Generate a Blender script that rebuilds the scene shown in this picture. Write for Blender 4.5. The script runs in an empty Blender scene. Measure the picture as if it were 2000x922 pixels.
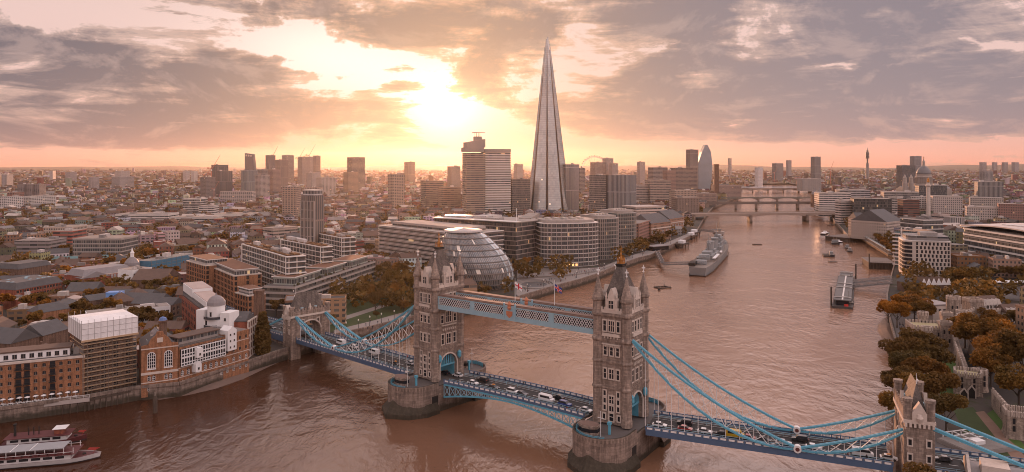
import bpy, math, random
from mathutils import Vector, Matrix
R = math.radians
C = bpy.context.scene.collection
sc = bpy.context.scene
rng = random.Random(7)
F, HC, Y0 = 1400.0, 90.0, 322.0
WZ, GZ = 0.0, 5.0            # river level, bank level (metres)

# ------------------------------------------------------------------ camera
cam_d = bpy.data.cameras.new('camera'); cam = bpy.data.objects.new('camera', cam_d); C.objects.link(cam)
cam.location = (0, 0, HC); cam.rotation_euler = (R(90), 0, 0)
cam_d.sensor_width = 36; cam_d.lens = 36*F/2000; cam_d.shift_y = -0.0695
cam_d.clip_start = 1; cam_d.clip_end = 90000
sc.camera = cam

# ------------------------------------------------------------------ shader maths
class S:
    def __init__(s, nt, k): s.nt, s.k = nt, k
    def _m(s, op, *a):
        n = s.nt.nodes.new('ShaderNodeMath'); n.operation = op
        for i, v in enumerate((s,)+a):
            if isinstance(v, S): s.nt.links.new(v.k, n.inputs[i])
            else: n.inputs[i].default_value = v
        return S(s.nt, n.outputs[0])
    def __add__(s, o): return s._m('ADD', o)
    __radd__ = __add__
    def __mul__(s, o): return s._m('MULTIPLY', o)
    __rmul__ = __mul__
    def __sub__(s, o): return s._m('SUBTRACT', o)
    def __rsub__(s, o): return (s*-1.0)+o
    def __truediv__(s, o): return s._m('DIVIDE', o)
    def __pow__(s, o): return s._m('POWER', o)
    def f(s, op, *a): return s._m(op, *a)
    def clamp(s):
        n = s.nt.nodes.new('ShaderNodeClamp'); s.nt.links.new(s.k, n.inputs[0]); return S(s.nt, n.outputs[0])
    def ramp(s, a, b, lo=0.0, hi=1.0):
        n = s.nt.nodes.new('ShaderNodeMapRange'); n.interpolation_type = 'SMOOTHSTEP'
        s.nt.links.new(s.k, n.inputs[0])
        for i, v in zip((1, 2, 3, 4), (a, b, lo, hi)): n.inputs[i].default_value = v
        return S(s.nt, n.outputs[0])
def nd(nt, t, **kw):
    n = nt.nodes.new(t)
    for k, v in kw.items(): setattr(n, k, v)
    return n
def mixc(nt, fac, a, b, bt='MIX'):
    n = nt.nodes.new('ShaderNodeMix'); n.data_type = 'RGBA'; n.blend_type = bt
    for i, v in ((0, fac), (6, a), (7, b)):
        if isinstance(v, S): nt.links.new(v.k, n.inputs[i])
        elif hasattr(v, 'is_output'): nt.links.new(v, n.inputs[i])
        elif i == 0: n.inputs[0].default_value = v
        else: n.inputs[i].default_value = (*v[:3], 1)
    return n.outputs[2]
def scalec(nt, c, k):
    n = nt.nodes.new('ShaderNodeVectorMath'); n.operation = 'SCALE'
    if hasattr(c, 'is_output'): nt.links.new(c, n.inputs[0])
    else: n.inputs[0].default_value = c[:3]
    if isinstance(k, S): nt.links.new(k.k, n.inputs['Scale'])
    else: n.inputs['Scale'].default_value = k
    return n.outputs[0]
def addc(nt, a, b):
    n = nt.nodes.new('ShaderNodeVectorMath'); n.operation = 'ADD'
    nt.links.new(a, n.inputs[0]); nt.links.new(b, n.inputs[1]); return n.outputs[0]
def noise(nt, vec, scale, detail=6, rough=.55, dist=0.0, out=0, dim='3D'):
    n = nt.nodes.new('ShaderNodeTexNoise'); n.noise_dimensions = dim
    if vec is not None: nt.links.new(vec, n.inputs['Vector'])
    n.inputs['Scale'].default_value = scale; n.inputs['Detail'].default_value = detail
    n.inputs['Roughness'].default_value = rough; n.inputs['Distortion'].default_value = dist
    return S(nt, n.outputs[out]) if out == 0 else n.outputs[out]
def comb(nt, *a):
    n = nt.nodes.new('ShaderNodeCombineXYZ')
    for i, v in enumerate(a):
        if isinstance(v, S): nt.links.new(v.k, n.inputs[i])
        else: n.inputs[i].default_value = v
    return n.outputs[0]
def sepv(nt, v):
    n = nt.nodes.new('ShaderNodeSeparateXYZ'); nt.links.new(v, n.inputs[0])
    return [S(nt, o) for o in n.outputs]

# ------------------------------------------------------------------ sky, sun, exposure
SUN_AZ, SUN_EL = math.atan((872-1000)/F), R(4.6)
SUNV = Vector((math.sin(SUN_AZ)*math.cos(SUN_EL), math.cos(SUN_AZ)*math.cos(SUN_EL), math.sin(SUN_EL)))
sun_d = bpy.data.lights.new('sun', 'SUN'); sun_o = bpy.data.objects.new('sun', sun_d); C.objects.link(sun_o)
sun_d.energy = 5.0; sun_d.angle = R(0.9); sun_d.color = (1.0, .47, .25)
sun_o.rotation_euler = SUNV.to_track_quat('Z', 'Y').to_euler(); sun_o.location = (0, 0, 400)

world = bpy.data.worlds.new('World'); sc.world = world; world.use_nodes = True
wt = world.node_tree; wt.nodes.clear()
def build_sky(nt):
    tc = nd(nt, 'ShaderNodeTexCoord'); d = tc.outputs['Generated']
    x, y, z = sepv(nt, d)
    el = z.f('ARCSINE'); az = x.f('ARCTAN2', y)
    # cloud layers: wide flat banks with ragged billows
    wz = z.f('MAXIMUM', 0.0)
    wz = wz*2.45 - (wz*wz)*1.8
    p = comb(nt, x, y, wz)
    p2 = comb(nt, x - (az-SUN_AZ)*.012, y, wz - .03)
    def cl(v): return noise(nt, v, 7.2, 12, .65, .4)
    n1 = cl(p); n2 = cl(p2)
    ps = comb(nt, x, y, wz*2.2)
    nb = noise(nt, ps, 2.2, 3, .5, .3)
    st = noise(nt, comb(nt, x, y, wz*3.2), 9.0, 6, .6, .4)
    def blob(px, py, wx, wy, amp):
        a0 = math.atan((px-1000)/F); e0 = math.atan((Y0-py)/F*math.cos(a0))
        u = (az-a0)*(F/wx); v = (el-e0)*(F/wy)
        return ((u*u + v*v)*-1.0).f('EXPONENT')*amp
    bias = blob(150, 268, 420, 16, .22) + blob(520, 250, 200, 12, .16) + blob(1500, 195, 420, 40, .16) + blob(1560, 255, 420, 20, .16) + blob(1150, 250, 160, 16, .12) + blob(180, 130, 360, 44, .22) + blob(470, 150, 120, 50, .13) + blob(640, 212, 200, 26, .22) + blob(740, 25, 210, 46, .24) \
        + blob(760, 75, 90, 34, .18) + blob(1000, 40, 150, 66, .16) + blob(1320, 22, 160, 44, .22) + blob(1650, 150, 420, 80, .10) + blob(150, 235, 300, 40, .17) \
        + blob(1900, 110, 260, 80, .12) + blob(1850, 215, 260, 30, .12) + blob(765, 168, 60, 12, .30) + blob(770, 135, 50, 12, .25) + blob(1250, 215, 220, 26, .10) + blob(1250, 130, 220, 26, .08) + blob(930, 150, 60, 24, .14) \
        + blob(640, 112, 110, 42, -.30) + blob(820, 140, 120, 40, -.22) + blob(880, 215, 70, 34, -.40) + blob(200, 45, 300, 26, -.20) + blob(520, 80, 100, 22, -.05) \
        + blob(250, 303, 600, 10, -.12) + blob(1700, 298, 600, 13, -.30) + blob(870, 285, 400, 26, -.14) + blob(1280, 290, 260, 16, -.16) + blob(1400, 160, 200, 16, -.07)
    dens = (n1-.5)*1.45 + .5 + (nb-.5)*.30 + (st-.5)*.75 + bias
    m = dens.ramp(.455, .545)
    thick = dens.ramp(.47, .72)
    emb = ((n1-n2)*4.0 + .5).clamp()
    dt = nt.nodes.new('ShaderNodeVectorMath'); dt.operation = 'DOT_PRODUCT'
    nt.links.new(d, dt.inputs[0]); dt.inputs[1].default_value = SUNV
    ang = S(nt, dt.outputs['Value']).f('MINIMUM', 1.0).f('ARCCOSINE')
    def g(wdeg): return ((ang/R(wdeg))**2.0*-1.0).f('EXPONENT')
    near, mid, wide = g(2.4), g(7.0), g(17.0)
    open_ = blob(640, 110, 190, 80, 1.0) + blob(860, 190, 150, 80, 1.0)
    hor = ((el/R(3.0)).f('MAXIMUM', 0.0)*-1.0).f('EXPONENT')              # 1 at the horizon
    gap = mixc(nt, hor, (.84, .60, .56), (.90, .38, .27))
    gs = mixc(nt, hor, (.80, .62, .56), (.62, .23, .10))
    gap = mixc(nt, (wide*1.1).clamp(), gap, gs)
    gap = addc(nt, gap, scalec(nt, (1.0, .93, .86), mid*.04 + near*.40 + open_*.36))
    cdark = mixc(nt, az.ramp(-.45, .5), (.135, .125, .165), (.255, .218, .255))
    clite = mixc(nt, hor, (.56, .41, .385), (.70, .37, .28))
    cc = mixc(nt, (thick*1.05 - (emb-.5)*1.0).clamp(), clite, cdark)
    cs = mixc(nt, thick, (.95, .50, .25), (.36, .245, .185))
    cc = mixc(nt, (wide*.62).clamp(), cc, cs)
    cc = addc(nt, cc, scalec(nt, (1.0, .55, .2), mid*.06 + near*.4))
    cc = mixc(nt, (hor*.35).clamp(), cc, gap)
    col = mixc(nt, m*.97, gap, cc)
    sky = nd(nt, 'ShaderNodeTexSky', sky_type='NISHITA', sun_disc=False)
    sky.sun_elevation = SUN_EL; sky.sun_rotation = SUN_AZ; sky.altitude = 90; sky.dust_density = 2.0
    tot = addc(nt, scalec(nt, col, 9.6), scalec(nt, sky.outputs[0], .06))
    tot = mixc(nt, z.ramp(-.06, -.003), (1.2, .8, .65), tot)          # dull ground light below the horizon
    # unseen sky overhead and behind the camera, boosted to light ground, facades and river
    up = el.ramp(R(13), R(25))*el.ramp(R(32), R(62), 1.25, .25); back = (y*-1.0).ramp(-.15, .5)*.5
    up = up*(az.ramp(-.15, .35, 1.0, 2.3))
    tot = mixc(nt, back.f('MAXIMUM', el.ramp(R(16), R(38))).clamp(), tot, (.84, .95, 1.03), 'MULTIPLY')      # cool tint overhead and to the east, cooling the fill light
    tot = scalec(nt, tot, up.f('MAXIMUM', back)*z.ramp(-.01, .02) + 1.0)
    bg = nd(nt, 'ShaderNodeBackground'); bg.inputs[1].default_value = .1
    nt.links.new(tot, bg.inputs[0])
    out = nd(nt, 'ShaderNodeOutputWorld'); nt.links.new(bg.outputs[0], out.inputs[0])
build_sky(wt)
world.cycles.sampling_method = 'MANUAL'; world.cycles.sample_map_resolution = 1024
sc.view_settings.view_transform = 'Standard'; sc.view_settings.look = 'None'
sc.view_settings.exposure = 0.0; sc.view_settings.gamma = 1; sc.view_settings.use_curve_mapping = False
sc.cycles.use_denoising = True; sc.cycles.pixel_filter_type = 'BLACKMAN_HARRIS'; sc.cycles.filter_width = 1.0
sc.cycles.max_bounces = 5; sc.cycles.diffuse_bounces = 2; sc.cycles.glossy_bounces = 3; sc.cycles.volume_bounces = 0
sc.cycles.transparent_max_bounces = 8; sc.cycles.sample_clamp_indirect = 4; sc.cycles.caustics_reflective = False

# ------------------------------------------------------------------ materials
MATS = {}
def mat(name, col=None, rough=.75, var=.25, vs=.6, bump=0.0, bs=2.0, metal=0.0, spec=.35, fn=None, coat=0):
    if name in MATS: return MATS[name]
    m = bpy.data.materials.new(name); MATS[name] = m; m.use_nodes = True
    nt = m.node_tree; b = nt.nodes['Principled BSDF']
    b.inputs['Roughness'].default_value = rough; b.inputs['Metallic'].default_value = metal
    b.inputs['Specular IOR Level'].default_value = spec
    if coat: b.inputs['Coat Weight'].default_value = coat
    if fn: fn(nt, b); return m
    tc = nd(nt, 'ShaderNodeTexCoord'); v = tc.outputs['Object']
    n = noise(nt, v, vs, 5, .6); n2 = noise(nt, v, vs*.17, 2, .5)
    k = (n-.5)*(2*var) + (n2-.5)*var + 1.0
    nt.links.new(scalec(nt, col, k), b.inputs['Base Color'])
    if bump:
        bn = nd(nt, 'ShaderNodeBump'); bn.inputs['Strength'].default_value = bump; bn.inputs['Distance'].default_value = .1
        nt.links.new(noise(nt, v, bs, 4).k, bn.inputs['Height']); nt.links.new(bn.outputs[0], b.inputs['Normal'])
    return m
def uvsep(nt):
    u = nd(nt, 'ShaderNodeUVMap'); u.uv_map = 'UVMap'
    return sepv(nt, u.outputs[0])
def colattr(nt):
    a = nd(nt, 'ShaderNodeAttribute'); a.attribute_name = 'Col'; return a.outputs['Color']
def white(nt, v):
    n = nd(nt, 'ShaderNodeTexWhiteNoise', noise_dimensions='3D'); nt.links.new(v, n.inputs[0]); return S(nt, n.outputs[0])
def facade(name, su, sv, wu, wv, glass=(.035, .04, .045), lit=.005, rough=.8):
    """wall with openings laid out in metres along the wall (UV), wall colour from the mesh"""
    def fn(nt, b):
        u, v, _ = uvsep(nt)
        fu = (u/su).f('FRACT'); fv = (v/sv).f('FRACT')
        iu = (u/su).f('FLOOR'); iv = (v/sv).f('FLOOR')
        w = (fu-.5).f('ABSOLUTE').f('LESS_THAN', wu/2)*(fv-.52).f('ABSOLUTE').f('LESS_THAN', wv/2)
        r = white(nt, comb(nt, iu, iv, 3.1))
        tc = nd(nt, 'ShaderNodeTexCoord')
        n = noise(nt, tc.outputs['Object'], .25, 4)
        n2 = noise(nt, tc.outputs['Object'], 1.7, 3)
        wall = scalec(nt, colattr(nt), (n-.5)*.5+(n2-.5)*.35+1.0)
        gl = mixc(nt, (r**2.0)*.8, glass, (.17, .15, .13))
        nt.links.new(mixc(nt, w, wall, gl), b.inputs['Base Color'])
        nt.links.new((w*-.55+rough).k, b.inputs['Roughness'])
        if lit:
            e = w*r.f('GREATER_THAN', 1-lit)
            b.inputs['Emission Color'].default_value = (1, .62, .28, 1)
            nt.links.new((e*.55).k, b.inputs['Emission Strength'])
        bn = nd(nt, 'ShaderNodeBump', invert=True); bn.inputs['Strength'].default_value = .6; bn.inputs['Distance'].default_value = .2
        nt.links.new(w.k, bn.inputs['Height']); nt.links.new(bn.outputs[0], b.inputs['Normal'])
    return mat(name, fn=fn, spec=.5)
def roofmat(name):
    def fn(nt, b):
        tc = nd(nt, 'ShaderNodeTexCoord'); v = tc.outputs['Object']
        n = noise(nt, v, .12, 5, .65); n2 = noise(nt, v, 2.2, 3)
        nt.links.new(scalec(nt, colattr(nt), (n-.5)*.9+(n2-.5)*.5+1.0), b.inputs['Base Color'])
        b.inputs['Roughness'].default_value = .95
    return mat(name, fn=fn, spec=.05)
def emis(name, col, k):
    def fn(nt, b):
        b.inputs['Base Color'].default_value = (*col, 1); b.inputs['Emission Color'].default_value = (*col, 1)
        b.inputs['Emission Strength'].default_value = k
    return mat(name, fn=fn)
def masonry(name, col, mortar, bw=1.1, bh=.45, rough=.85, var=.35, tide=False):
    """stone or brick coursing from UV in metres"""
    def fn(nt, b):
        u, v, _ = uvsep(nt)
        br = nd(nt, 'ShaderNodeTexBrick'); nt.links.new(comb(nt, u, v, 0.0), br.inputs[0])
        br.inputs['Scale'].default_value = 1; br.inputs['Brick Width'].default_value = bw; br.inputs['Row Height'].default_value = bh
        br.inputs['Mortar Size'].default_value = .018; br.inputs['Bias'].default_value = -.1
        br.inputs['Color1'].default_value = (*[c*.78 for c in col], 1); br.inputs['Color2'].default_value = (*[c*1.2 for c in col], 1)
        br.inputs['Mortar'].default_value = (*mortar, 1)
        tc = nd(nt, 'ShaderNodeTexCoord')
        n = noise(nt, tc.outputs['Object'], .35, 6, .65); n2 = noise(nt, tc.outputs['Object'], 2.5, 4)
        c_ = scalec(nt, br.outputs[0], (n-.5)*2*var+(n2-.5)*var*1.2+1.0)
        sx_, sy_, sz_ = sepv(nt, tc.outputs['Object']); st = noise(nt, comb(nt, sx_*1.1, sy_*1.1, sz_*.10), 1.0, 4, .6)
        c_ = scalec(nt, c_, st.ramp(.36, .62, .72, 1.18))        # rain and soot streaks
        if tide: c_ = mixc(nt, (v+(n-.5)*3.0).ramp(1.2, 3.4, .85, 0.0), c_, (.030, .026, .016))     # weed and wet below the tide line
        nt.links.new(c_, b.inputs['Base Color'])
        bn = nd(nt, 'ShaderNodeBump', invert=True); bn.inputs['Strength'].default_value = .5; bn.inputs['Distance'].default_value = .06
        nt.links.new(br.outputs[1], bn.inputs['Height']); nt.links.new(bn.outputs[0], b.inputs['Normal'])
        b.inputs['Roughness'].default_value = rough
    return mat(name, fn=fn, spec=.25)

# ------------------------------------------------------------------ mesh builder
def gp(px, py, z=GZ):
    D = F*(HC-z)/(py-Y0); return Vector(((px-1000)*D/F, D))
def at(px, D): return Vector(((px-1000)*D/F, D))
def zat(py, D): return HC-(py-Y0)*D/F
class MB:
    def __init__(s): s.v, s.f, s.mi, s.uv, s.col, s.m = [], [], [], [], [], 0; s.c = (.3, .3, .3)
    def add(s, vs, fs, uvs=None):
        o = len(s.v); s.v += [tuple(v) for v in vs]
        for i, f in enumerate(fs):
            s.f.append(tuple(a+o for a in f)); s.mi.append(s.m); s.col.append(s.c)
            s.uv.append(uvs[i] if uvs else None)
    def prism(s, poly, z0, z1, wm=None, rm=None, bottom=False, top=True):
        """vertical extrusion of a ccw plan polygon; wall UVs run in metres"""
        n = len(poly); vs = [(p[0], p[1], z0) for p in poly]+[(p[0], p[1], z1) for p in poly]
        a = sum(poly[i][0]*poly[(i+1) % n][1]-poly[(i+1) % n][0]*poly[i][1] for i in range(n))
        idx = range(n) if a > 0 else range(n-1, -1, -1)
        fs, uvs, u = [], [], 0.0
        order = list(idx)
        for k in range(n):
            i, j = order[k], order[(k+1) % n]
            L = math.dist(poly[i], poly[j])
            fs.append((i, j, j+n, i+n)); uvs.append(((u, z0), (u+L, z0), (u+L, z1), (u, z1))); u += L
        m0 = s.m
        if wm is not None: s.m = wm
        s.add(vs, fs, uvs)
        o = len(s.v)-2*n
        def cap(off, od):
            s.f.append(tuple(o+off+i for i in od)); s.mi.append(s.m); s.col.append(s.c); s.uv.append([(poly[i][0], poly[i][1]) for i in od])
        if rm is not None: s.m = rm
        if top: cap(n, order)
        if bottom: cap(0, order[::-1])
        s.m = m0; return s
    def box(s, x0, x1, y0, y1, z0, z1):
        return s.prism([(x0, y0), (x1, y0), (x1, y1), (x0, y1)], z0, z1, bottom=True)
    def obox(s, c, ux, hx, hy, z0, z1):
        """box round plan centre c, half sizes hx along unit ux and hy across"""
        ux = Vector(ux); uy = Vector((-ux.y, ux.x)); c = Vector(c)
        return s.prism([c-ux*hx-uy*hy, c+ux*hx-uy*hy, c+ux*hx+uy*hy, c-ux*hx+uy*hy], z0, z1, bottom=True)
    def lathe(s, prof, n=12, c=(0, 0), ph=0.0, sx=1.0, sy=1.0, cap=True):
        """profile [(r,z)...] turned about the vertical through c"""
        vs, fs, uvs = [], [], []
        for r, z in prof:
            for k in range(n):
                a = ph+2*math.pi*k/n; vs.append((c[0]+r*sx*math.cos(a), c[1]+r*sy*math.sin(a), z))
        vv = 0.0
        for i in range(len(prof)-1):
            L = math.dist(prof[i], prof[i+1]); rr = max(prof[i][0], prof[i+1][0])
            for k in range(n):
                q = (k+1) % n; fs.append((i*n+k, i*n+q, (i+1)*n+q, (i+1)*n+k))
                u0, u1 = 2*math.pi*rr*k/n, 2*math.pi*rr*(k+1)/n
                uvs.append(((u0, prof[i][1]), (u1, prof[i][1]), (u1, prof[i][1]+L), (u0, prof[i][1]+L)))
        if cap and prof[-1][0] > .001:
            fs.append(tuple((len(prof)-1)*n+k for k in range(n))); uvs.append(None)
        if cap and prof[0][0] > .001:
            fs.append(tuple(n-1-k for k in range(n))); uvs.append(None)
        s.add(vs, fs, uvs); return s
    def bar(s, p, q, r=.1, n=4, r2=None, w=None):
        """rod from p to q; w gives a square-ish width, r the half thickness"""
        p, q = Vector(p), Vector(q); d = (q-p)
        if d.length < 1e-6: return s
        d.normalize(); up = Vector((0, 0, 1)) if abs(d.z) < .95 else Vector((1, 0, 0))
        a = d.cross(up).normalized(); b = a.cross(d); vs = []
        for c, rr in ((p, r), (q, r if r2 is None else r2)):
            for k in range(n):
                t = 2*math.pi*(k+.5)/n; ww = rr if w is None else w
                vs.append(c+a*(ww*math.cos(t)*(1.414 if n == 4 else 1))+b*(rr*math.sin(t)*(1.414 if n == 4 else 1)))
        fs = [(k, (k+1) % n, n+(k+1) % n, n+k) for k in range(n)]+[tuple(range(n-1, -1, -1)), tuple(range(n, 2*n))]
        s.add(vs, fs); return s
    def path(s, pts, r, n=4, w=None):
        for i in range(len(pts)-1): s.bar(pts[i], pts[i+1], r, n, w=w)
        return s
    def quad(s, *p): s.add(p, [tuple(range(len(p)))]); return s
    def slab(s, outline, axis, a0, a1):
        """extrude an outline of (h,z) pairs along axis 'x' or 'y' from a0 to a1"""
        n = len(outline); P = (lambda h, a, z: (a, h, z)) if axis == 'x' else (lambda h, a, z: (h, a, z))
        vs = [P(h, a0, z) for h, z in outline]+[P(h, a1, z) for h, z in outline]
        A = sum(outline[i][0]*outline[(i+1) % n][1]-outline[(i+1) % n][0]*outline[i][1] for i in range(n))
        flip = (A > 0) == (axis == 'x'); 
        fs, uvs = [], []
        u = 0
        for i in range(n):
            j = (i+1) % n; L = math.dist(outline[i], outline[j]); f = (i, j, j+n, i+n)
            t = ((a0, u), (a0, u+L), (a1, u+L), (a1, u)); u += L
            fs.append(f if not flip else f[::-1]); uvs.append(t if not flip else t[::-1])
        c0 = tuple(range(n)); c1 = tuple(range(n, 2*n))
        fs += [c0[::-1] if not flip else c0, c1 if not flip else c1[::-1]]
        ol = [tuple(o) for o in outline]
        uvs += [ol[::-1] if not flip else ol, ol if not flip else ol[::-1]]
        s.add(vs, fs, uvs); return s
    def gable(s, c, ux, hx, hy, z0, z1, over=.3, hip=0.0):
        """pitched roof, ridge along ux; hip pulls the ridge ends in"""
        ux = Vector(ux); uy = Vector((-ux.y, ux.x)); c = Vector(c); hx += over; hy += over
        P = lambda a, b, z: (*(c+ux*a+uy*b), z)
        vs = [P(-hx, -hy, z0), P(hx, -hy, z0), P(hx, hy, z0), P(-hx, hy, z0), P(-hx+hip, 0, z1), P(hx-hip, 0, z1)]
        s.add(vs, [(0, 1, 5, 4), (2, 3, 4, 5), (1, 2, 5), (3, 0, 4), (3, 2, 1, 0)]); return s
    def mesh(s, name, mats):
        me = bpy.data.meshes.new(name); me.from_pydata(s.v, [], s.f)
        for m in (mats if isinstance(mats, (list, tuple)) else [mats]): me.materials.append(m)
        me.polygons.foreach_set('material_index', s.mi)
        uv = me.uv_layers.new(name='UVMap'); flat = []
        for f, t in zip(s.f, s.uv):
            if t and len(t) == len(f):
                for a in t: flat += [a[0], a[1]]
            else:
                for i in f: flat += [s.v[i][0]+s.v[i][1]*.37, s.v[i][2]+s.v[i][1]*.6]
        uv.data.foreach_set('uv', flat)
        ca = me.color_attributes.new('Col', 'FLOAT_COLOR', 'CORNER'); fc = []
        for f, c in zip(s.f, s.col): fc += [c[0], c[1], c[2], 1.0]*len(f)
        ca.data.foreach_set('color', fc)
        me.update(); return me
    def build(s, name, mats, parent=None, loc=None, rz=0.0):
        return link(name, s.mesh(name, mats), parent, loc, rz)
def link(name, me, parent=None, loc=None, rz=0.0):
    o = bpy.data.objects.new(name, me); C.objects.link(o)
    if parent: o.parent = parent
    if loc is not None: o.location = loc
    o.rotation_euler.z = rz; return o
def smooth(o):
    o.data.polygons.foreach_set('use_smooth', [True]*len(o.data.polygons)); return o
def tag(o, label, cat, group=None):
    o['label'] = label; o['category'] = cat
    if group: o['group'] = group
    return o
def struct(o, kind='structure'): o['kind'] = kind; return o
def thing(name, label, cat, loc=(0, 0, 0), rz=0.0, group=None):
    o = bpy.data.objects.new(name, None); C.objects.link(o); o.location = loc; o.rotation_euler.z = rz
    o.empty_display_size = 2; return tag(o, label, cat, group)
KIDS = {}
def dup(root, loc, rz, label=None, group=None, scale=None):
    r = root.copy(); C.objects.link(r); r.location = loc; r.rotation_euler = (0, 0, rz)
    if scale: r.scale = scale if isinstance(scale, (tuple, list)) else (scale,)*3
    if label: r['label'] = label
    if group: r['group'] = group
    if root.name not in KIDS:
        KIDS[root.name] = [(c, [g for g in bpy.data.objects if g.parent == c]) for c in bpy.data.objects if c.parent == root]
    for c, gs in KIDS[root.name]:
        k = c.copy(); C.objects.link(k); k.parent = r
        for g in gs: h = g.copy(); C.objects.link(h); h.parent = k
    return r
def rotv(v, a): return Vector((v[0]*math.cos(a)-v[1]*math.sin(a), v[0]*math.sin(a)+v[1]*math.cos(a)))
FOOT = []                                   # plan circles kept free of background buildings
def keep(c, r): FOOT.append((c[0], c[1], r))
LM = []                                     # landmarks used in the labels of the plainer buildings
def landmark(c, phrase): LM.append((c[0], c[1], phrase))
# ================================================================== ground, river, air
def water_fn(nt, b):
    tc = nd(nt, 'ShaderNodeTexCoord'); v = tc.outputs['Object']
    mp = nd(nt, 'ShaderNodeMapping'); mp.inputs['Rotation'].default_value = (0, 0, R(28)); mp.inputs['Scale'].default_value = (1, .5, 1)
    nt.links.new(v, mp.inputs[0]); w = mp.outputs[0]
    big = noise(nt, v, .011, 3, .5, 1.2)          # gusts
    n1 = noise(nt, w, .20, 3, .55, 1.0); n2 = noise(nt, w, .7, 4, .6, .6); n3 = noise(nt, v, .035, 3, .5, 1.5)
    h = n1*1.35 + n2*.36 + n3*1.6
    bn = nd(nt, 'ShaderNodeBump'); bn.inputs['Distance'].default_value = 1.0
    nt.links.new((big.ramp(.35, .68, .16, .44)).k, bn.inputs['Strength'])
    nt.links.new(h.k, bn.inputs['Height']); nt.links.new(bn.outputs[0], b.inputs['Normal'])
    silt_sheen = (noise(nt, v, .006, 4, .6)-.5)*.9 + sepv(nt, v)[0].ramp(-140, 60)*.85
    nt.links.new(mixc(nt, silt_sheen.clamp(), (.052, .020, .010), (.28, .148, .088)), b.inputs['Base Color'])     # silty patches; brighter reflection towards the right painted into the colour
    b.inputs['Roughness'].default_value = .10; b.inputs['IOR'].default_value = 1.38
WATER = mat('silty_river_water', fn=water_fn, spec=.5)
def ground_fn(nt, b):
    tc = nd(nt, 'ShaderNodeTexCoord'); v = tc.outputs['Object']
    n = noise(nt, v, .012, 5, .65); n2 = noise(nt, v, .15, 4, .6)
    c = mixc(nt, n.ramp(.4, .62), (.045, .039, .035), (.085, .068, .055))
    c = mixc(nt, n2.ramp(.52, .66), c, (.05, .052, .028))
    nt.links.new(c, b.inputs['Base Color']); b.inputs['Roughness'].default_value = .9
GROUND = mat('paved_city_ground', fn=ground_fn, spec=.2)
ASPH = mat('asphalt', (.042, .039, .038), .85, .25, .5)
ROADM = mat('bridge_asphalt', (.032, .029, .028), .8, .22, .35)
PAVE = mat('pale_paving', (.24, .21, .19), .85, .18, .4)
PAVE2 = mat('footway_paving', (.11, .096, .09), .85, .18, .4)
PAINT = mat('road_paint', (.7, .68, .64), .7, .12, 1)
STONE = masonry('bridge_stone', (.265, .205, .168), (.13, .10, .085), 1.3, .55)
STONE2 = masonry('pier_granite', (.215, .165, .135), (.07, .055, .045), 2.2, .85, var=.5, tide=True)
PALES = mat('pale_dressed_stone', (.52, .44, .38), .8, .3, .8, .3, 3)
SLATE = masonry('roof_slate', (.125, .105, .092), (.06, .05, .045), .6, .35, .75, .35)
GOLD = mat('gilded_metal', (.42, .19, .05), .55, .3, 2, metal=.7)
TEAL = mat('sky_blue_paint', (.10, .33, .44), .5, .22, .7)
TEALP = mat('pale_blue_paint', (.26, .40, .46), .5, .12, 1)
BLUE = mat('royal_blue_paint', (.07, .115, .19), .45, .15, .7)
WHITEP = mat('white_paint', (.66, .645, .63), .5, .1, 1)
GLASS = mat('dark_window_glass', (.022, .022, .025), .25, .3, .3, spec=.35)
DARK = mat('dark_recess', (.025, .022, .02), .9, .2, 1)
BROWNR = mat('brown_roof_felt', (.19, .125, .10), .85, .2, .3)
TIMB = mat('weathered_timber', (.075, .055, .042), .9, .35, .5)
MUD = mat('foreshore_mud', (.15, .105, .085), .55, .35, .12, .5, .8)
GRASSM = mat('mown_grass', (.040, .058, .017), .95, .4, .12)
LAWNM = mat('moat_grass', (.055, .10, .02), .95, .3, .15)

SOUTH = [gp(*p) for p in [(-700, 880), (0, 799), (165, 776), (268, 757), (350, 750), (488, 706), (545, 686), (650, 655), (720, 640), (800, 620), (900, 602), (1013, 580), (1076, 561), (1130, 547),
         (1165, 536), (1200, 521), (1245, 505), (1272, 498), (1330, 470), (1348, 461), (1362, 449), (1368, 438), (1380, 418), (1392, 405), (1432, 388), (1442, 378), (1450, 366)]]
NORTH = [gp(*p) for p in [(1592, 366), (1600, 380), (1604, 392), (1614, 408), (1630, 431), (1660, 464), (1693, 463), (1745, 495), (1748, 512), (1742, 535), (1738, 552), (1733, 575), (1733, 600), (1736, 616), (1752, 674),
         (1745, 760), (1748, 850)]] + [Vector((112, 205)), Vector((84, 150)), Vector((64, 60)), Vector((50, -300))]
far = [Vector((50, -900)), Vector((16000, -900)), Vector((16000, 15200)), Vector((-16000, 15200)), Vector((-16000, -900)), Vector((-700, -900))]
shore = [Vector((-640, -200))] + SOUTH + [gp(1480, 359), gp(1540, 358)] + NORTH
from mathutils.geometry import tessellate_polygon
def sheet(name, poly, z, m, kind='structure'):
    pv = [Vector((p[0], p[1], z)) for p in poly]; mb = MB()
    tris = tessellate_polygon([pv]); mb.add(pv, [t if (pv[t[1]]-pv[t[0]]).cross(pv[t[2]]-pv[t[0]]).z > 0 else t[::-1] for t in tris])
    o = mb.build(name, m)
    if kind: struct(o, kind)
    return o
ground = sheet('ground', shore + far, GZ, GROUND)
mb = MB(); mb.quad((-900, -900, 0), (1200, -900, 0), (3200, 3700, 0), (-900, 3700, 0)); struct(mb.build('river', WATER))
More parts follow.
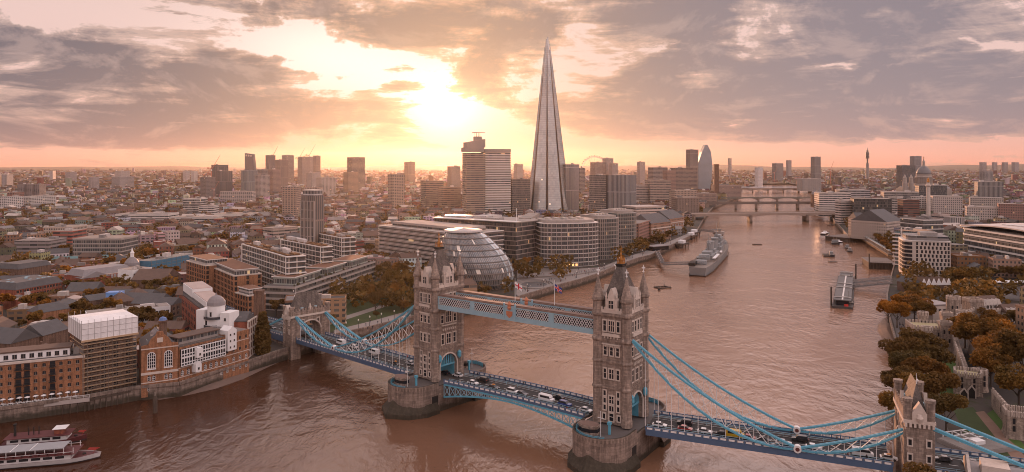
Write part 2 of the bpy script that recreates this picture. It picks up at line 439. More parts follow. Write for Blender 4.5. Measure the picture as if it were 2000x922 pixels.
def wall_along(name, pts, label, z0=-3, z1=GZ, th=.9, m=None, up=.0):
    mb = MB(); u = 0
    for i in range(len(pts)-1):
        a, b = pts[i], pts[i+1]; L = (b-a).length
        mb.add([(*a, z0), (*b, z0), (*b, z1), (*a, z1)], [(0, 1, 2, 3)], [[(u, z0), (u+L, z0), (u+L, z1), (u, z1)]]); u += L
        n = Vector((-(b-a).y, (b-a).x)).normalized()*th*.5
        mb.prism([a-n, b-n, b+n, a+n], z1-.35, z1+.75+up)
    return tag(mb.build(name, m or STONE2), label, 'river wall')
wall_along('river_wall', SOUTH[:8], 'dark stained river wall below the brick warehouses on the left bank')
wall_along('river_wall', SOUTH[7:22], 'long stone river wall edging the promenade beside the round glass offices')
wall_along('river_wall', SOUTH[21:], 'distant river wall beyond the nearest far bridge on its left side')
wall_along('river_wall', NORTH[:5], 'distant river wall beyond the nearest far bridge on its right side')
wall_along('river_wall', NORTH[4:11], 'river wall stepping round the quays on the right bank')
wall_along('river_wall', NORTH[10:], 'river wall of the tree lined wharf beside the old fortress')
# hills on the horizon
def hills(name, D0, D1, hs, seed, m):
    r = random.Random(seed); mb = MB(); N = 120; rows = []
    ph = [r.uniform(0, 6) for _ in range(6)]
    for j, t in enumerate((0, .35, .7, 1.0)):
        row = []
        for i in range(N+1):
            q = i/N*2-1; D = D0+(D1-D0)*t; x = q*D*1.05
            w = .55+.2*math.sin(q*7+ph[0])+.16*math.sin(q*17+ph[1])+.08*math.sin(q*43+ph[2])+.04*math.sin(q*91+ph[3])
            h = hs(q)*w*(0, .55, .9, 1.0)[j]+GZ-.5
            row.append((x, D, h))
        rows.append(row)
    vs = [p for row in rows for p in row]; n = N+1
    mb.add(vs, [(j*n+i, j*n+i+1, (j+1)*n+i+1, (j+1)*n+i) for j in range(3) for i in range(N)])
    return struct(smooth(mb.build(name, m)))
HILLM = mat('wooded_hills', (.05, .05, .035), .95, .4, .004)
hills('hills', 9500, 15000, lambda q: 100+75*max(q, 0), 3, HILLM)
# haze
hm = bpy.data.materials.new('haze'); hm.use_nodes = True; ht = hm.node_tree; ht.nodes.clear()
hv = nd(ht, 'ShaderNodeVolumePrincipled'); ho = nd(ht, 'ShaderNodeOutputMaterial'); ht.links.new(hv.outputs[0], ho.inputs['Volume'])
hv.inputs['Color'].default_value = (1, .88, .82, 1); hv.inputs['Density'].default_value = 1.45e-5; hv.inputs['Anisotropy'].default_value = .76
hm.cycles.homogeneous_volume = True
mb = MB(); mb.box(-16500, 16500, -1000, 15500, -4.2, 345); struct(mb.build('haze', hm), 'stuff')

# ================================================================== tower bridge
TR, TL = Vector((34.5, 226.7)), Vector((-27.85, 273.2))
AR, AL = Vector((105, 199.6)), Vector((-94.4, 337.0))
BR, BL = R(34), R(42)
HW = 7.6                                       # half the width between the chains
def seg(a, b): d = (b-a); L = d.length; return L, math.atan2(d.y, d.x)
def window(mb, y, z, w, h, face, lights=1, arch=False):
    """pale surround, dark glazing, mullions; face = (axis, coordinate, outward sign)"""
    ax, c, sg = face
    def bx(y0, y1, z0, z1, d0, d1, m):
        mb.m = m; a, b = sorted((c+sg*d0, c+sg*d1))
        if ax == 'y': mb.box(y0, y1, a, b, z0, z1)
        else: mb.box(a, b, y0, y1, z0, z1)
    t = .32
    bx(y-w/2-t, y+w/2+t, z-t, z, -.1, .22, 0); bx(y-w/2-t, y+w/2+t, z+h, z+h+t*1.2, -.1, .24, 0)
    bx(y-w/2-t, y-w/2, z, z+h, -.1, .18, 0); bx(y+w/2, y+w/2+t, z, z+h, -.1, .18, 0)
    for k in range(1, lights): bx(y-w/2+w*k/lights-.08, y-w/2+w*k/lights+.08, z, z+h, -.1, .14, 0)
    if h > 2: bx(y-w/2, y+w/2, z+h*.55-.07, z+h*.55+.07, -.1, .12, 0)
    bx(y-w/2, y+w/2, z, z+h, -.1, .04, 1); mb.m = 0
def bridge_tower(label, c, rz):
    T = thing('bridge_tower', label, 'bridge tower', (*c, 0), rz)
    X, Y = 5.3, 6.8
    ol = [(-Y, 10), (-4.3, 10), (-4.3, 14.5)]+[(4.3*math.cos(t), 14.5+4.6*math.sin(t)) for t in [math.pi-math.pi*k/12 for k in range(1, 12)]]+[(4.3, 14.5), (4.3, 10), (Y, 10), (Y, 44), (-Y, 44)]
    MB().slab(ol, 'x', -X, X).build('wall', STONE, T)
    for sx in (-1, 1):
        ar = MB()
        pts = [(4.75*math.cos(t), 14.5+5.05*math.sin(t)) for t in [math.pi*k/16 for k in range(17)]]; pin = [(4.3*math.cos(t), 14.5+4.6*math.sin(t)) for t in [math.pi*k/16 for k in range(17)]]
        ar.slab([(4.75, 10)]+pts+[(-4.75, 10), (-4.3, 10)]+pin[::-1]+[(4.3, 10)], 'x', sx*X-.1*sx, sx*(X+.35)); ar.build('arch_surround', PALES, T)
    for sx in (-1, 1):
        a, b = sorted((sx*(X-1.2), sx*(X-1.0)))
        g = MB(); g.box(-4, 4, sx*4.2-.12, sx*4.2+.1, 10, 14.6); g.build('side_screen', TEAL, T)
        g = MB()
        for k in range(9): g.box(a, b, -3.9+k*.93, -3.5+k*.93, 15.0, 18.2)
        g.box(a, b, -4.25, 4.25, 14.4, 15.0); g.build('arch_grille', TEAL, T)
    for z, h, p in ((20.9, .9, .35), (29.0, .8, .3), (35.6, 1.0, .35), (43.3, .9, .45)):
        s = MB(); s.box(-X-p, X+p, -Y-p, Y+p, z, z+h*.5); s.box(-X-p*.55, X+p*.55, -Y-p*.55, Y+p*.55, z+h*.5+.003, z+h)
        s.box(-X-p*.5, X+p*.5, -Y-p*.5, Y+p*.5, z-.4, z-.003); s.build('string_course', STONE, T)
    pa = MB()
    for sy in (-1, 1):
        pa.box(-X, X, sy*Y-.25, sy*Y+.25, 44.2, 45.2)
        for k in range(-4, 5):
            pa.box(k*1.1-.32, k*1.1+.32, sy*Y-.25, sy*Y+.25, 45.2, 45.95)
    for sx in (-1, 1):
        pa.box(sx*X-.25, sx*X+.25, -Y+.3, Y-.3, 44.2, 45.2)
        for k in range(-5, 6): pa.box(sx*X-.25, sx*X+.25, k*1.15-.33, k*1.15+.33, 45.2, 45.95)
    pa.build('parapet', PALES, T)
    ro = MB(); a = [(-4.7, -6.1), (4.7, -6.1), (4.7, 6.1), (-4.7, 6.1)]; lv = [(44.3, 1.0), (48, .80), (53, .50), (58.0, .20)]
    vs = [(x*k, y*k, z) for z, k in lv for x, y in a]
    ro.add(vs, [(i*4+j, i*4+(j+1) % 4, i*4+4+(j+1) % 4, i*4+4+j) for i in range(3) for j in range(4)]+[(12, 13, 14, 15)])
    r = ro.build('roof', SLATE, T)
    rb = MB(); rb.box(-1.15, 1.15, -1.45, 1.45, 57.9, 58.5); rb.box(-1.3, 1.3, -1.6, 1.6, 58.5, 58.8); rb.build('roof_ridge', DARK, r)
    gf = MB()
    for x in (-.7, .7):
        for y in (-.9, 0, .9): gf.lathe([(.24, 58.8), (.14, 59.6), (.24, 60.0), (.05, 60.8)], 6, (x, y))
    gf.lathe([(.6, 58.8), (.5, 60.2), (.24, 61.2), (.34, 61.6), (.14, 62.4), (.22, 63.0), (.05, 64.6)], 8); gf.box(-.5, .5, -.07, .07, 63.4, 63.6)
    gf.build('gilded_finial', GOLD, r)
    for sx in (-1, 1):
        for sy in (-1, 1):
            c0 = (sx*4.85, sy*6.3); t = MB()
            t.lathe([(1.75, 10), (1.75, 12), (1.6, 12.4), (1.6, 20.7), (1.9, 20.9), (1.9, 21.4), (1.6, 21.9), (1.6, 28.8), (1.85, 29), (1.85, 29.4), (1.55, 30), (1.55, 35.2), (1.95, 35.8), (1.95, 36.3), (1.55, 37), (1.55, 43), (1.95, 43.5), (1.95, 44.1), (1.6, 44.7), (1.6, 47.6), (1.95, 48.0), (1.95, 48.5)], 8, c0, math.pi/8)
            tr = t.build('turret', STONE, T)
            MB().lathe([(1.9, 48.5), (1.15, 51.3), (.62, 53.6), (.16, 55.6)], 8, c0, math.pi/8).build('spire', STONE, tr)
            f = MB(); f.lathe([(.14, 55.5), (.34, 55.9), (.14, 56.2), (.14, 58.0)], 6, c0); f.box(c0[0]-.55, c0[0]+.55, c0[1]-.13, c0[1]+.13, 56.9, 57.3); f.box(c0[0]-.13, c0[0]+.13, c0[1]-.55, c0[1]+.55, 56.9, 57.3)
            f.build('cross_finial', WHITEP, tr)
    def dormer(axis, sgn, w):
        e = (Y if axis == 'y' else X)*sgn; d = MB()
        ol = [(-w, 44.3), (w, 44.3), (w, 48.2), (w*.62, 48.8), (w*.62, 49.6), (.25, 51.8), (-.25, 51.8), (-w*.62, 49.6), (-w*.62, 48.8), (-w, 48.2)]
        a0, a1 = sorted((e-sgn*2.6, e+sgn*.32))
        d.slab(ol, 'x' if axis == 'x' else 'y', a0, a1)
        for q in (-w, w):
            qx, qy = (q, e+sgn*.1) if axis == 'y' else (e+sgn*.1, q); d.lathe([(.3, 44.3), (.3, 49), (.42, 49.2), (.05, 50.8)], 6, (qx, qy))
        dd = d.build('dormer', PALES, T)
        for q in ((-.85, .85) if w > 1.9 else (0,)):
            wb = MB(); window(wb, q, 45.7, 1.1 if w > 1.9 else 1.6, 2.4, (axis, e+sgn*.32, sgn), 2); wb.build('window', [PALES, GLASS], dd)
    for sg in (-1, 1): dormer('y', sg, 1.75); dormer('x', sg, 2.2)
    fE = ('y', -Y, -1)
    W = [(0, 11.0, 1.4, 2.3, 1)]+[(q, 11.3, .8, 1.6, 1) for q in (-2.5, 2.5)]
    W += [(0, 14.0, 1.5, 1.6, 2), (0, 16.4, 1.5, 2.2, 2)]+[(q, z, .8, 1.5, 1) for q in (-2.3, 2.3) for z in (14.2, 16.3, 18.6)]
    W += [(q, 24.0, w, 2.9, l) for q, w, l in ((-2.2, .9, 1), (0, 1.5, 2), (2.2, .9, 1))]
    W += [(q, 31.2, 1.0, 2.6, 1) for q in (-2.1, 0, 2.1)]
    W += [(q, 38.6, w, 3.2, l) for q, w, l in ((-2.3, .95, 1), (0, 1.9, 3), (2.3, .95, 1))]
    for y, z, w, h, l in W:
        wb = MB(); window(wb, y, z, w, h, fE, l); wb.build('window', [PALES, GLASS], T)
    for z, n in ((36.9, 5), (34.3, 9)):                    # corbels and carved balcony
        cb = MB()
        for k in range(n): q = (k-(n-1)/2)*(5.4/n); cb.box(q-.16, q+.16, -Y-.55, -Y-.05, z-.5, z+.15)
        cb.box(-3.1, 3.1, -Y-.65, -Y-.05, z+.15, z+.45)
        if n == 5: cb.box(-2.9, 2.9, -Y-.6, -Y-.4, z+.45, z+1.1)
        cb.build('balcony', PALES, T)
    for sx in (-1, 1):
        fN = ('x', sx*X, sx)
        for y, z, w, h, l in [(q, 23.0, w, 3.6, l) for q, w, l in ((-3.0, 1.2, 1), (0, 2.1, 2), (3.0, 1.2, 1))]+[(q, 31.0, w, h, l) for q, w, h, l in ((-3.2, 1.2, 2.7, 1), (0, 2.6, 4.0, 3), (3.2, 1.2, 2.7, 1))]+[(q, 38.4, 1.1, 3.2, 1) for q in (-3.0, -1.0, 1.0, 3.0)]:
            wb = MB(); window(wb, y, z, w, h, fN, l); wb.build('window', [PALES, GLASS], T)
        if sx == 1:
            cb = MB()
            for k in range(7): cb.box(X+.05, X+.6, -3+k-.2, -3+k+.2, 28.1, 28.9)
            cb.box(X+.05, X+.7, -3.6, 3.6, 28.9+.95, 30.2); cb.box(X+.05, X+.5, -3.4, 3.4, 36.95, 38.0); cb.build('balcony', PALES, T)
        for sy in (-1, 1):
            s = MB(); s.lathe([(.2, 16.6), (.75, 17.3), (.75, 18.9), (.2, 19.6)], 8, (sx*(X+.7), sy*5.0)); s.build('heraldic_shield', TEAL, T)
    return T
bridge_tower('stone gothic bridge tower nearer the camera with chains sweeping to the right bank', TR, -BR)
bridge_tower('stone gothic bridge tower farther off with the egg shaped glass hall behind it', TL, -BL)

def pier(label, c, rz):
    T = thing('bridge_pier', label, 'bridge pier', (*c, 0), rz)
    def stad(r, y, n=14): return [(r*math.cos(t), -y+r*math.sin(t)) for t in [math.pi+math.pi*k/n for k in range(n+1)]]+[(r*math.cos(t), y+r*math.sin(t)) for t in [math.pi*k/n for k in range(n+1)]]
    b = MB(); b.prism(stad(9.0, 13), -3, 9.4); b.build('pier_wall', STONE2, T)
    d = MB()
    for sg in (-1, 1):
        pl = [(10.6, sg*9), (10.6, sg*15), (7.6, sg*21), (0, sg*25.5), (-7.6, sg*21), (-10.6, sg*15), (-10.6, sg*9)]
        pu = [(9.05, sg*9), (9.05, sg*13.5), (6.4, sg*19.4), (0, sg*22.2), (-6.4, sg*19.4), (-9.05, sg*13.5), (-9.05, sg*9)]
        n = len(pl); d.prism(pl, -3, 1.6, top=False)
        d.add([(*p, 1.6) for p in pl]+[(*p, 3.9 if i not in (3,) else 5.6) for i, p in enumerate(pu)], [(i, i+1, n+i+1, n+i) for i in range(n-1)]+[tuple(range(n, 2*n))])
    d.build('cutwater', STONE2, T)
    for sg in (-1, 1):
        e = MB(); o = [(9.0*math.cos(t), sg*13+sg*9.0*math.sin(t)) for t in [math.pi*k/24 for k in range(25)]]; i = [(8.45*math.cos(t), sg*13+sg*8.45*math.sin(t)) for t in [math.pi*k/24 for k in range(25)]]
        for k in range(24): e.prism([o[k], o[k+1], i[k+1], i[k]], 9.35, 10.7); 
        for s2 in (-1, 1): e.box(min(s2*8.45, s2*9.0), max(s2*8.45, s2*9.0), min(sg*8.2, sg*13), max(sg*8.2, sg*13), 9.35, 10.7)
        e.build('parapet', STONE2, T)
    f = MB(); f.prism(stad(8.4, 13), 9.40, 9.48); f.build('pier_paving', PAVE2, T)
    for sg in (-1, 1):
        cb = MB(); cx, cy = -3.2, sg*15.5
        cb.lathe([(2.6, 9.45), (2.6, 11.6), (2.85, 11.7), (2.85, 12.2)], 8, (cx, cy), math.pi/8, 1.3, .85)
        q = cb.build('control_cabin', STONE, T); cb = MB(); cb.lathe([(2.5, 12.2), (2.5, 12.3)], 8, (cx, cy), math.pi/8, 1.3, .85); cb.build('roof', BROWNR, q)
        g = MB(); g.lathe([(2.63, 10.2), (2.63, 11.3)], 8, (cx, cy), math.pi/8, 1.3, .85, cap=False); g.build('window', GLASS, q)
        rl = MB(); pts = [(7.9*math.cos(t), sg*(13+7.9*math.sin(t))) for t in [R(60)+R(120)*k/14 for k in range(15)]]
        for a, b2 in zip(pts, pts[1:]):
            for z in (9.9, 10.4, 10.95): rl.bar((*a, z), (*b2, z), .05)
            rl.bar((*a, 9.45), (*a, 11), .07)
            rl.quad((*a, 9.6), (*b2, 9.6), (*b2, 10.7), (*a, 10.7))
        rl.bar((2.6, sg*13.5, 9.45), (2.6, sg*13.5, 13), .3); rl.box(2.1, 3.1, sg*13.5-.5, sg*13.5+.5, 12.4, 13.2)
        rl.build('railing', TEAL, T)
        ms = MB(); ms.bar((1.2, sg*16.5, 9.4), (1.2, sg*16.5, 17.0), .1, 6); ms.bar((.2, sg*16.5, 15), (2.2, sg*16.5, 15), .07); ms.build('mast', WHITEP, T)
    dr = MB(); dr.box(8.96, 9.12, -11.5, -8.6, 1.9, 6.2); dr.build('doorway', DARK, T)
    return T
pier('round nosed granite pier under the nearer bridge tower', TR, -BR)
pier('round nosed granite pier under the farther bridge tower', TL, -BL)

# ---- decks
def deck(label, a, b, za, zb, s0, s1, width, camber=0.0, skip=None, girder=1.15):
    """a roadway between plan points; local x runs along it"""
    L, an = seg(a, b); T = thing('bridge_deck', label, 'bridge deck', (*a, 0), an)
    N = 12; S_ = [s0+(L-s0-s1)*k/N for k in range(N+1)]
    zf = lambda x: za+(zb-za)*x/L+camber*4*(x/L)*(1-x/L)
    def strip(name, y0, y1, dz0, dz1, m, x0=None, x1=None):
        mb = MB(); xs = S_ if x0 is None else [x0+(x1-x0)*k/4 for k in range(5)]
        for p, q in zip(xs, xs[1:]):
            vs = [(x, y, zf(x)+d) for x in (p, q) for y, d in ((y0, dz0), (y1, dz0), (y1, dz1), (y0, dz1))]
            mb.add(vs, [(3, 2, 6, 7), (0, 4, 5, 1), (0, 3, 7, 4), (1, 5, 6, 2)])
        mb.add(vs, [(0, 1, 2, 3), (4, 5, 6, 7)]); return mb.build(name, m, T)
    w = width
    strip('roadway', -w+2.6, w-2.6, -.7, 0, ROADM)
    for sg in (-1, 1):
        y0, y1 = sorted((sg*(w-2.6), sg*(w-.1))); strip('footway', y0, y1, -.6, .14, PAVE2)
        y0, y1 = sorted((sg*(w-.1), sg*(w+.25))); strip('girder', y0, y1, -girder, .35, BLUE)
        # parapet: posts and rail in blue, pale pierced panels
        n = max(4, int((L-s0-s1)/2.3)); pm, pp = MB(), MB(); y = sg*(w+.08)
        for k in range(n+1):
            x = s0+(L-s0-s1)*k/n; z = zf(x); pm.box(x-.16, x+.16, y-.14, y+.14, z+.3, z+1.55)
            if k < n:
                x2 = s0+(L-s0-s1)*(k+1)/n; z2 = zf(x2)
                pm.bar((x, y, z+1.38), (x2, y, z2+1.38), .1, w=.12); pm.bar((x, y, z+.5), (x2, y, z2+.5), .12, w=.1)
                pp.add([(x+.4, y+sg*.06, z+.66), (x2-.4, y+sg*.06, z2+.66), (x2-.4, y+sg*.06, z2+1.24), (x+.4, y+sg*.06, z+1.24),
                        (x+.4, y-sg*.06, z+.66), (x2-.4, y-sg*.06, z2+.66), (x2-.4, y-sg*.06, z2+1.24), (x+.4, y-sg*.06, z+1.24)], [(0, 1, 2, 3), (4, 5, 6, 7), (3, 2, 6, 7), (0, 1, 5, 4)])
        q = pm.build('parapet', BLUE, T); pp.build('parapet_panel', WHITEP, q)
        gr = MB()                                           # guard rail by the kerb
        for p, q2 in zip(S_, S_[1:]):
            for h in (.55, 1.0): gr.bar((p, sg*(w-2.75), zf(p)+h), (q2, sg*(w-2.75), zf(q2)+h), .05, w=.05)
            gr.bar((p, sg*(w-2.75), zf(p)), (p, sg*(w-2.75), zf(p)+1.05), .07)
        gr.build('guard_rail', TEALP, T)
    mk = MB(); x = s0+1
    while x < L-s1-3:
        mk.add([(x, -.1, zf(x)+.006), (x+2.2, -.1, zf(x+2.2)+.006), (x+2.2, .1, zf(x+2.2)+.006), (x, .1, zf(x)+.006)], [(0, 1, 2, 3)]); x += 4.2
    for sg in (-1, 1):
        for p, q2 in zip(S_, S_[1:]):
            yy = sg*(w-3.1); mk.add([(p, yy-.07, zf(p)+.006), (q2, yy-.07, zf(q2)+.006), (q2, yy+.07, zf(q2)+.006), (p, yy+.07, zf(p)+.006)], [(0, 1, 2, 3)])
    mk.build('road_marking', PAINT, T)
    return T, L, an, zf
dR = deck('blue edged roadway of the right side span with hangers along it', TR, AR, 9.8, 8.7, 9.2, 0, 7.6)
dL = deck('blue edged roadway of the left side span', AL, TL, 8.7, 9.8, 0, 9.2, 7.6)
dM = deck('central opening roadway between the two stone bridge towers', TL, TR, 9.8, 9.8, 9.2, 9.2, 7.2, .8, girder=.6)
# bascule trusses under the middle span
LM_, anM = seg(TL, TR)
for sg in (-1, 1):
    u, w_, d = MB(), MB(), MB(); y = sg*7.25; n = 22; prev = None
    for k in range(n+1):
        x = 9.2+(LM_-18.4)*k/n; t = abs(2*k/n-1); zt = dM[3](x)-.4; zb = zt-.9-3.6*t**1.7
        if prev:
            u.bar((prev[0], y, prev[1]), (x, y, zt), .28, w=.22); u.bar((prev[0], y, prev[2]), (x, y, zb), .25, w=.3)
            w_.bar((prev[0], y, prev[1]), (x, y, zb) if k <= n/2 else (x, y, zb), .1)
            w_.bar((prev[0], y, prev[2]), (x, y, zt), .1)
        w_.bar((x, y, zt), (x, y, zb), .12); prev = (x, zt, zb)
    q = u.build('truss', TEAL, None); q.parent = dM[0]
    w_.build('truss_web', TEALP, q)
# ---- high level walkways
def walkway(label, off, crest):
    L, an = seg(TL, TR); T = thing('high_walkway', label, 'walkway', (*TL, 0), an)
    x0, x1 = 5.2, L-5.2; y = off; zt, zb = 41.6, 37.7
    m = MB(); m.box(x0, x1, y-1.75, y+1.75, zt, zt+.25); m.box(x0, x1, y-1.3, y+1.3, zt+.25, zt+.6); m.build('roof', BROWNR, T)
    m = MB(); m.box(x0, x1, y-1.3, y+1.3, zb+.2, zt-.05); m.build('glazing', GLASS, T)
    m = MB(); m.box(x0, x1, y-1.6, y+1.6, zb-.5, zb+.2); m.build('floor_girder', TEALP, T)
    for sg in (-1, 1):
        yy = y+sg*1.62; f, la = MB(), MB(); n = 36
        f.box(x0, x1, yy-.13, yy+.13, zt-.45, zt-.05); f.box(x0, x1, yy-.16, yy+.16, zb-.9, zb+.75)
        for k in range(5):
            xx = x0+(x1-x0)*k/4; f.box(max(x0, xx-1.0), min(x1, xx+1.0), yy-.2, yy+.2, zb-.6, zt)
        hz0, hz1 = zb+.75, zt-.45
        for k in range(n):
            a = x0+(x1-x0)*k/n; b = x0+(x1-x0)*(k+1)/n; h = (hz1-hz0)
            for p, q in (((a, hz0), (b, hz1)), ((b, hz0), (a, hz1)), (((a+b)/2, hz0), (b+(b-a)/2, hz1)), (((a+b)/2, hz0), (a-(b-a)/2, hz1))):
                if min(p[0], q[0]) >= x0 and max(p[0], q[0]) <= x1: la.bar((p[0], yy, p[1]), (q[0], yy, q[1]), .065, w=.05)
        q = f.build('side_frame', TEALP, T); la.build('lattice', WHITEP, q)
    if crest:
        cx = (x0+x1)/2; m = MB(); yy = y-1.9
        m.box(cx-2.4, cx+2.4, yy-.1, yy+.1, zb-.8, zt+.3); m.box(cx-2.6, cx-2.1, yy-.25, yy+.2, zb-.8, zt+1.2); m.box(cx+2.1, cx+2.6, yy-.25, yy+.2, zb-.8, zt+1.2)
        q = m.build('crest_panel', TEALP, T)
        s = MB(); s.slab([(cx-1.3, zb+2.4), (cx-1.2, zb+1.0), (cx, zb+.1), (cx+1.2, zb+1.0), (cx+1.3, zb+2.4)], 'y', yy-.3, yy-.1); s.lathe([(.5, zt-.9), (.75, zt-.2), (.55, zt+.1), (.75, zt+.9), (.1, zt+1.9)], 8, (cx, yy-.2)); s.build('coat_of_arms', mat('rusty_red_gilding', (.45, .16, .08), .6, .4, 1.5), q)
    return T
walkway('nearer of the two lattice walkways high between the stone bridge towers', -5.0, True)
walkway('farther of the two lattice walkways high between the stone bridge towers', 5.0, True)
# ---- chains
def chain(label, T0, T1, s0, zt, s1, zp, sp, zab, side, zf, flip=False):
    """T0 tower, T1 abutment (plan); s along from tower; pin at sp; side = local y"""
    L, an = seg(T0, T1); T = thing('suspension_chain', label, 'bridge chain', (*T0, 0), an)
    up, lo, br = MB(), MB(), MB(); y = side
    def run(xa, za, xb, zb_, su, sl, n):
        U = []; Lo = []
        for k in range(n+1):
            t = k/n; q = 4*t*(1-t); x = xa+(xb-xa)*t; z = za+(zb_-za)*t
            U.append((x, y, z-su*q)); Lo.append((x, y, z-sl*q-.35))
        for m, P in ((up, U), (lo, Lo)):
            for yy in (-.33, .33): m.path([(x, y+yy, z) for x, _, z in P], .25, w=.15)
        for k in range(n):
            if 0 < k: br.bar(U[k], Lo[k], .075)
            if n > 6 or True:
                br.bar(U[k], Lo[k+1], .075); br.bar(Lo[k], U[k+1], .075)
        return Lo
    l1 = run(s0, zt, sp, zp, 2.4, 7.6, 12); l2 = run(sp, zp, s1, zab, .5, 3.0, 7)
    a = up.build('upper_boom', TEAL, T); b = lo.build('lower_boom', TEAL, T); br.build('bracing', WHITEP, T)
    p = MB(); nn = 20
    vs = [(sp+r*math.cos(2*math.pi*k/nn), y+d, zp-.15+r*math.sin(2*math.pi*k/nn)) for r, d in ((1.05, -.75), (1.05, .75)) for k in range(nn)]
    p.add(vs, [(k, (k+1) % nn, nn+(k+1) % nn, nn+k) for k in range(nn)]+[tuple(range(nn)), tuple(range(nn, 2*nn))]); q = p.build('pin', WHITEP, T)
    p = MB(); vs = [(sp+.55*math.cos(2*math.pi*k/nn), y+d, zp-.15+.55*math.sin(2*math.pi*k/nn)) for d in (-.85, .85) for k in range(nn)]
    p.add(vs, [(k, (k+1) % nn, nn+(k+1) % nn, nn+k) for k in range(nn)]+[tuple(range(nn)), tuple(range(nn, 2*nn))]); p.build('pin_boss', mat('dark_red_paint', (.12, .04, .035), .5), q)
    for x, yy, z in l1[1:-1]+l2[1:-1]:
        zz = zf(x if not flip else L-x)+1.4
        if z-zz > .4: MB().bar((x, y, z-.1), (x, y, zz), .085, 6).build('hanger', WHITEP, T)
    return T
LRs = seg(TR, AR)[0]; LLs = seg(TL, AL)[0]
chain('nearer blue chain sweeping from the near stone tower to the right bank', TR, AR, 5.2, 36.8, LRs+4.0, 10.6, LRs*.685, 20.0, -HW-.1, dR[3])
chain('farther blue chain sweeping from the near stone tower to the right bank', TR, AR, 5.2, 36.8, LRs+4.0, 10.6, LRs*.685, 20.0, HW+.1, dR[3])
chain('nearer blue chain running from the far stone tower to the left gatehouse', TL, AL, 5.2, 36.8, LLs+1.0, 11.2, LLs*.655, 20.0, HW+.1, dL[3], True)
chain('farther blue chain running from the far stone tower to the left gatehouse', TL, AL, 5.2, 36.8, LLs+1.0, 11.2, LLs*.655, 20.0, -HW-.1, dL[3], True)
# ---- gatehouses on the banks
def gatehouse(label, base, rz, x0, x1, top, zr, Y, tur):
    T = thing('bridge_gatehouse', label, 'gatehouse', (*base, 0), rz); xc = (x0+x1)/2; zd = 8.7
    ol = [(-Y, -3), (-5.2, -3), (-5.2, zd+4)]+[(5.2*math.cos(t), zd+4+4.2*math.sin(t)) for t in [math.pi-math.pi*k/12 for k in range(1, 12)]]+[(5.2, zd+4), (5.2, -3), (Y, -3), (Y, top-3.4), (-Y, top-3.4)]
    MB().slab(ol, 'x', x0+.4, x1-.4).build('wall', STONE, T)
    m = MB()
    for yy in (-Y, Y-4.8):
        m.box(x0-.1, x1+.1, yy, yy+4.8, -3, 6); m.box(x0, x1, yy+.1, yy+4.7, 6, top-6)
    m.build('buttress', STONE, T)
    m = MB(); m.box(x0-.2, x1+.2, -Y-.25, Y+.25, top-4.2, top-3.3)
    for k in range(7): xx = x0+.4+(x1-x0-.8)*k/6; m.box(xx-.28, xx+.28, -Y-.6, -Y-.2, top-5.1, top-4.2)
    m.build('corbel_table', PALES, T)
    m = MB()
    for yy in (-Y, Y-.5):
        m.box(x0, x1, yy, yy+.5, top-3.3, top-1.4)
    for xx in (x0, x1-.5):
        m.box(xx, xx+.5, -Y+.5, Y-.5, top-3.3, top-1.4)
        n = 12
        for k in range(n): yy = -Y+1+(2*Y-2)*k/(n-1); m.box(xx-.003, xx+.5, yy-.45, yy+.45, top-1.4, top-.4)
    for sx in (x0+.9, x1-.9):
        for sy in (-Y+.9, Y-.9): m.lathe([(1.1, top-4), (1.1, top+tur-.9), (1.3, top+tur-.8), (1.3, top+tur)], 8, (sx, sy), math.pi/8)
    m.build('battlement', STONE, T)
    m = MB(); hx = (x1-x0)/2-1.2; m.gable((xc, 0), (0, 1), Y-1.6, hx, top-3.0, zr, 0, 3.2); r = m.build('roof', SLATE, T)
    for yy in (-Y*.35, Y*.35):
        for sx in (-1, 1):
            q = MB(); q.box(xc+sx*hx*.62-.5, xc+sx*hx*.62+.5, yy-.7, yy+.7, top-2, top-.2); q.build('skylight', TEALP, r)
    m = MB(); m.bar((xc, -Y+4.6, zr-.3), (xc, -Y+4.6, zr+2.6), .13, 6, .04); m.lathe([(.05, zr+.6), (.3, zr+1.0), (.05, zr+1.4)], 8, (xc, -Y+3.4)); m.build('finial', WHITEP, r)
    m = MB(); m.slab([(xc-1.7, top-4), (xc+1.7, top-4), (xc+1.7, top-1.4), (xc, top+1.5), (xc-1.7, top-1.4)], 'y', -Y-.3, -Y+1.6); m.lathe([(.5, top-3.6), (.9, top-2.6), (.5, top-1.6)], 8, (xc, -Y-.3)); m.build('dormer', PALES, T)
    for sx, xx in ((-1, x0+.4), (1, x1-.4)):
        m = MB(); m.slab([(-Y*.16, top-4), (Y*.16, top-4), (0, top+1.6)], 'x', min(xx-sx*.8, xx+sx*.1), max(xx-sx*.8, xx+sx*.1)); m.build('dormer', PALES, T)
        for yy in (-4, 4): q = MB(); window(q, yy, top-7.6, .9, 1.7, ('x', xx, sx)); q.build('window', [PALES, GLASS], T)
        m = MB(); pts = [(5.7*math.cos(t), zd+4+4.7*math.sin(t)) for t in [math.pi*k/16 for k in range(17)]]; pin = [(5.2*math.cos(t), zd+4+4.2*math.sin(t)) for t in [math.pi*k/16 for k in range(17)]]
        m.slab(pts+pin[::-1], 'x', xx-.05 if sx > 0 else xx-.5, xx+.5 if sx > 0 else xx+.05); m.build('arch_surround', PALES, T)
    for xx in (xc-2.2, xc+2.2):
        for z in (12, 16): q = MB(); window(q, xx, z, .8, 1.6, ('y', -Y, -1)); q.build('window', [PALES, GLASS], T)
    return T
angR = seg(TR, AR)[1]; angL = seg(AL, TL)[1]
gatehouse('narrow stone gatehouse with steep roof where the bridge meets the right bank', AR, angR, 2.4, 9.6, 26.0, 31.4, 9.6, 2.2)
gatehouse('stone gatehouse arched over the road where the bridge meets the left bank', AL, angL, -8.0, -.3, 23.4, 30.0, 10.2, .8)
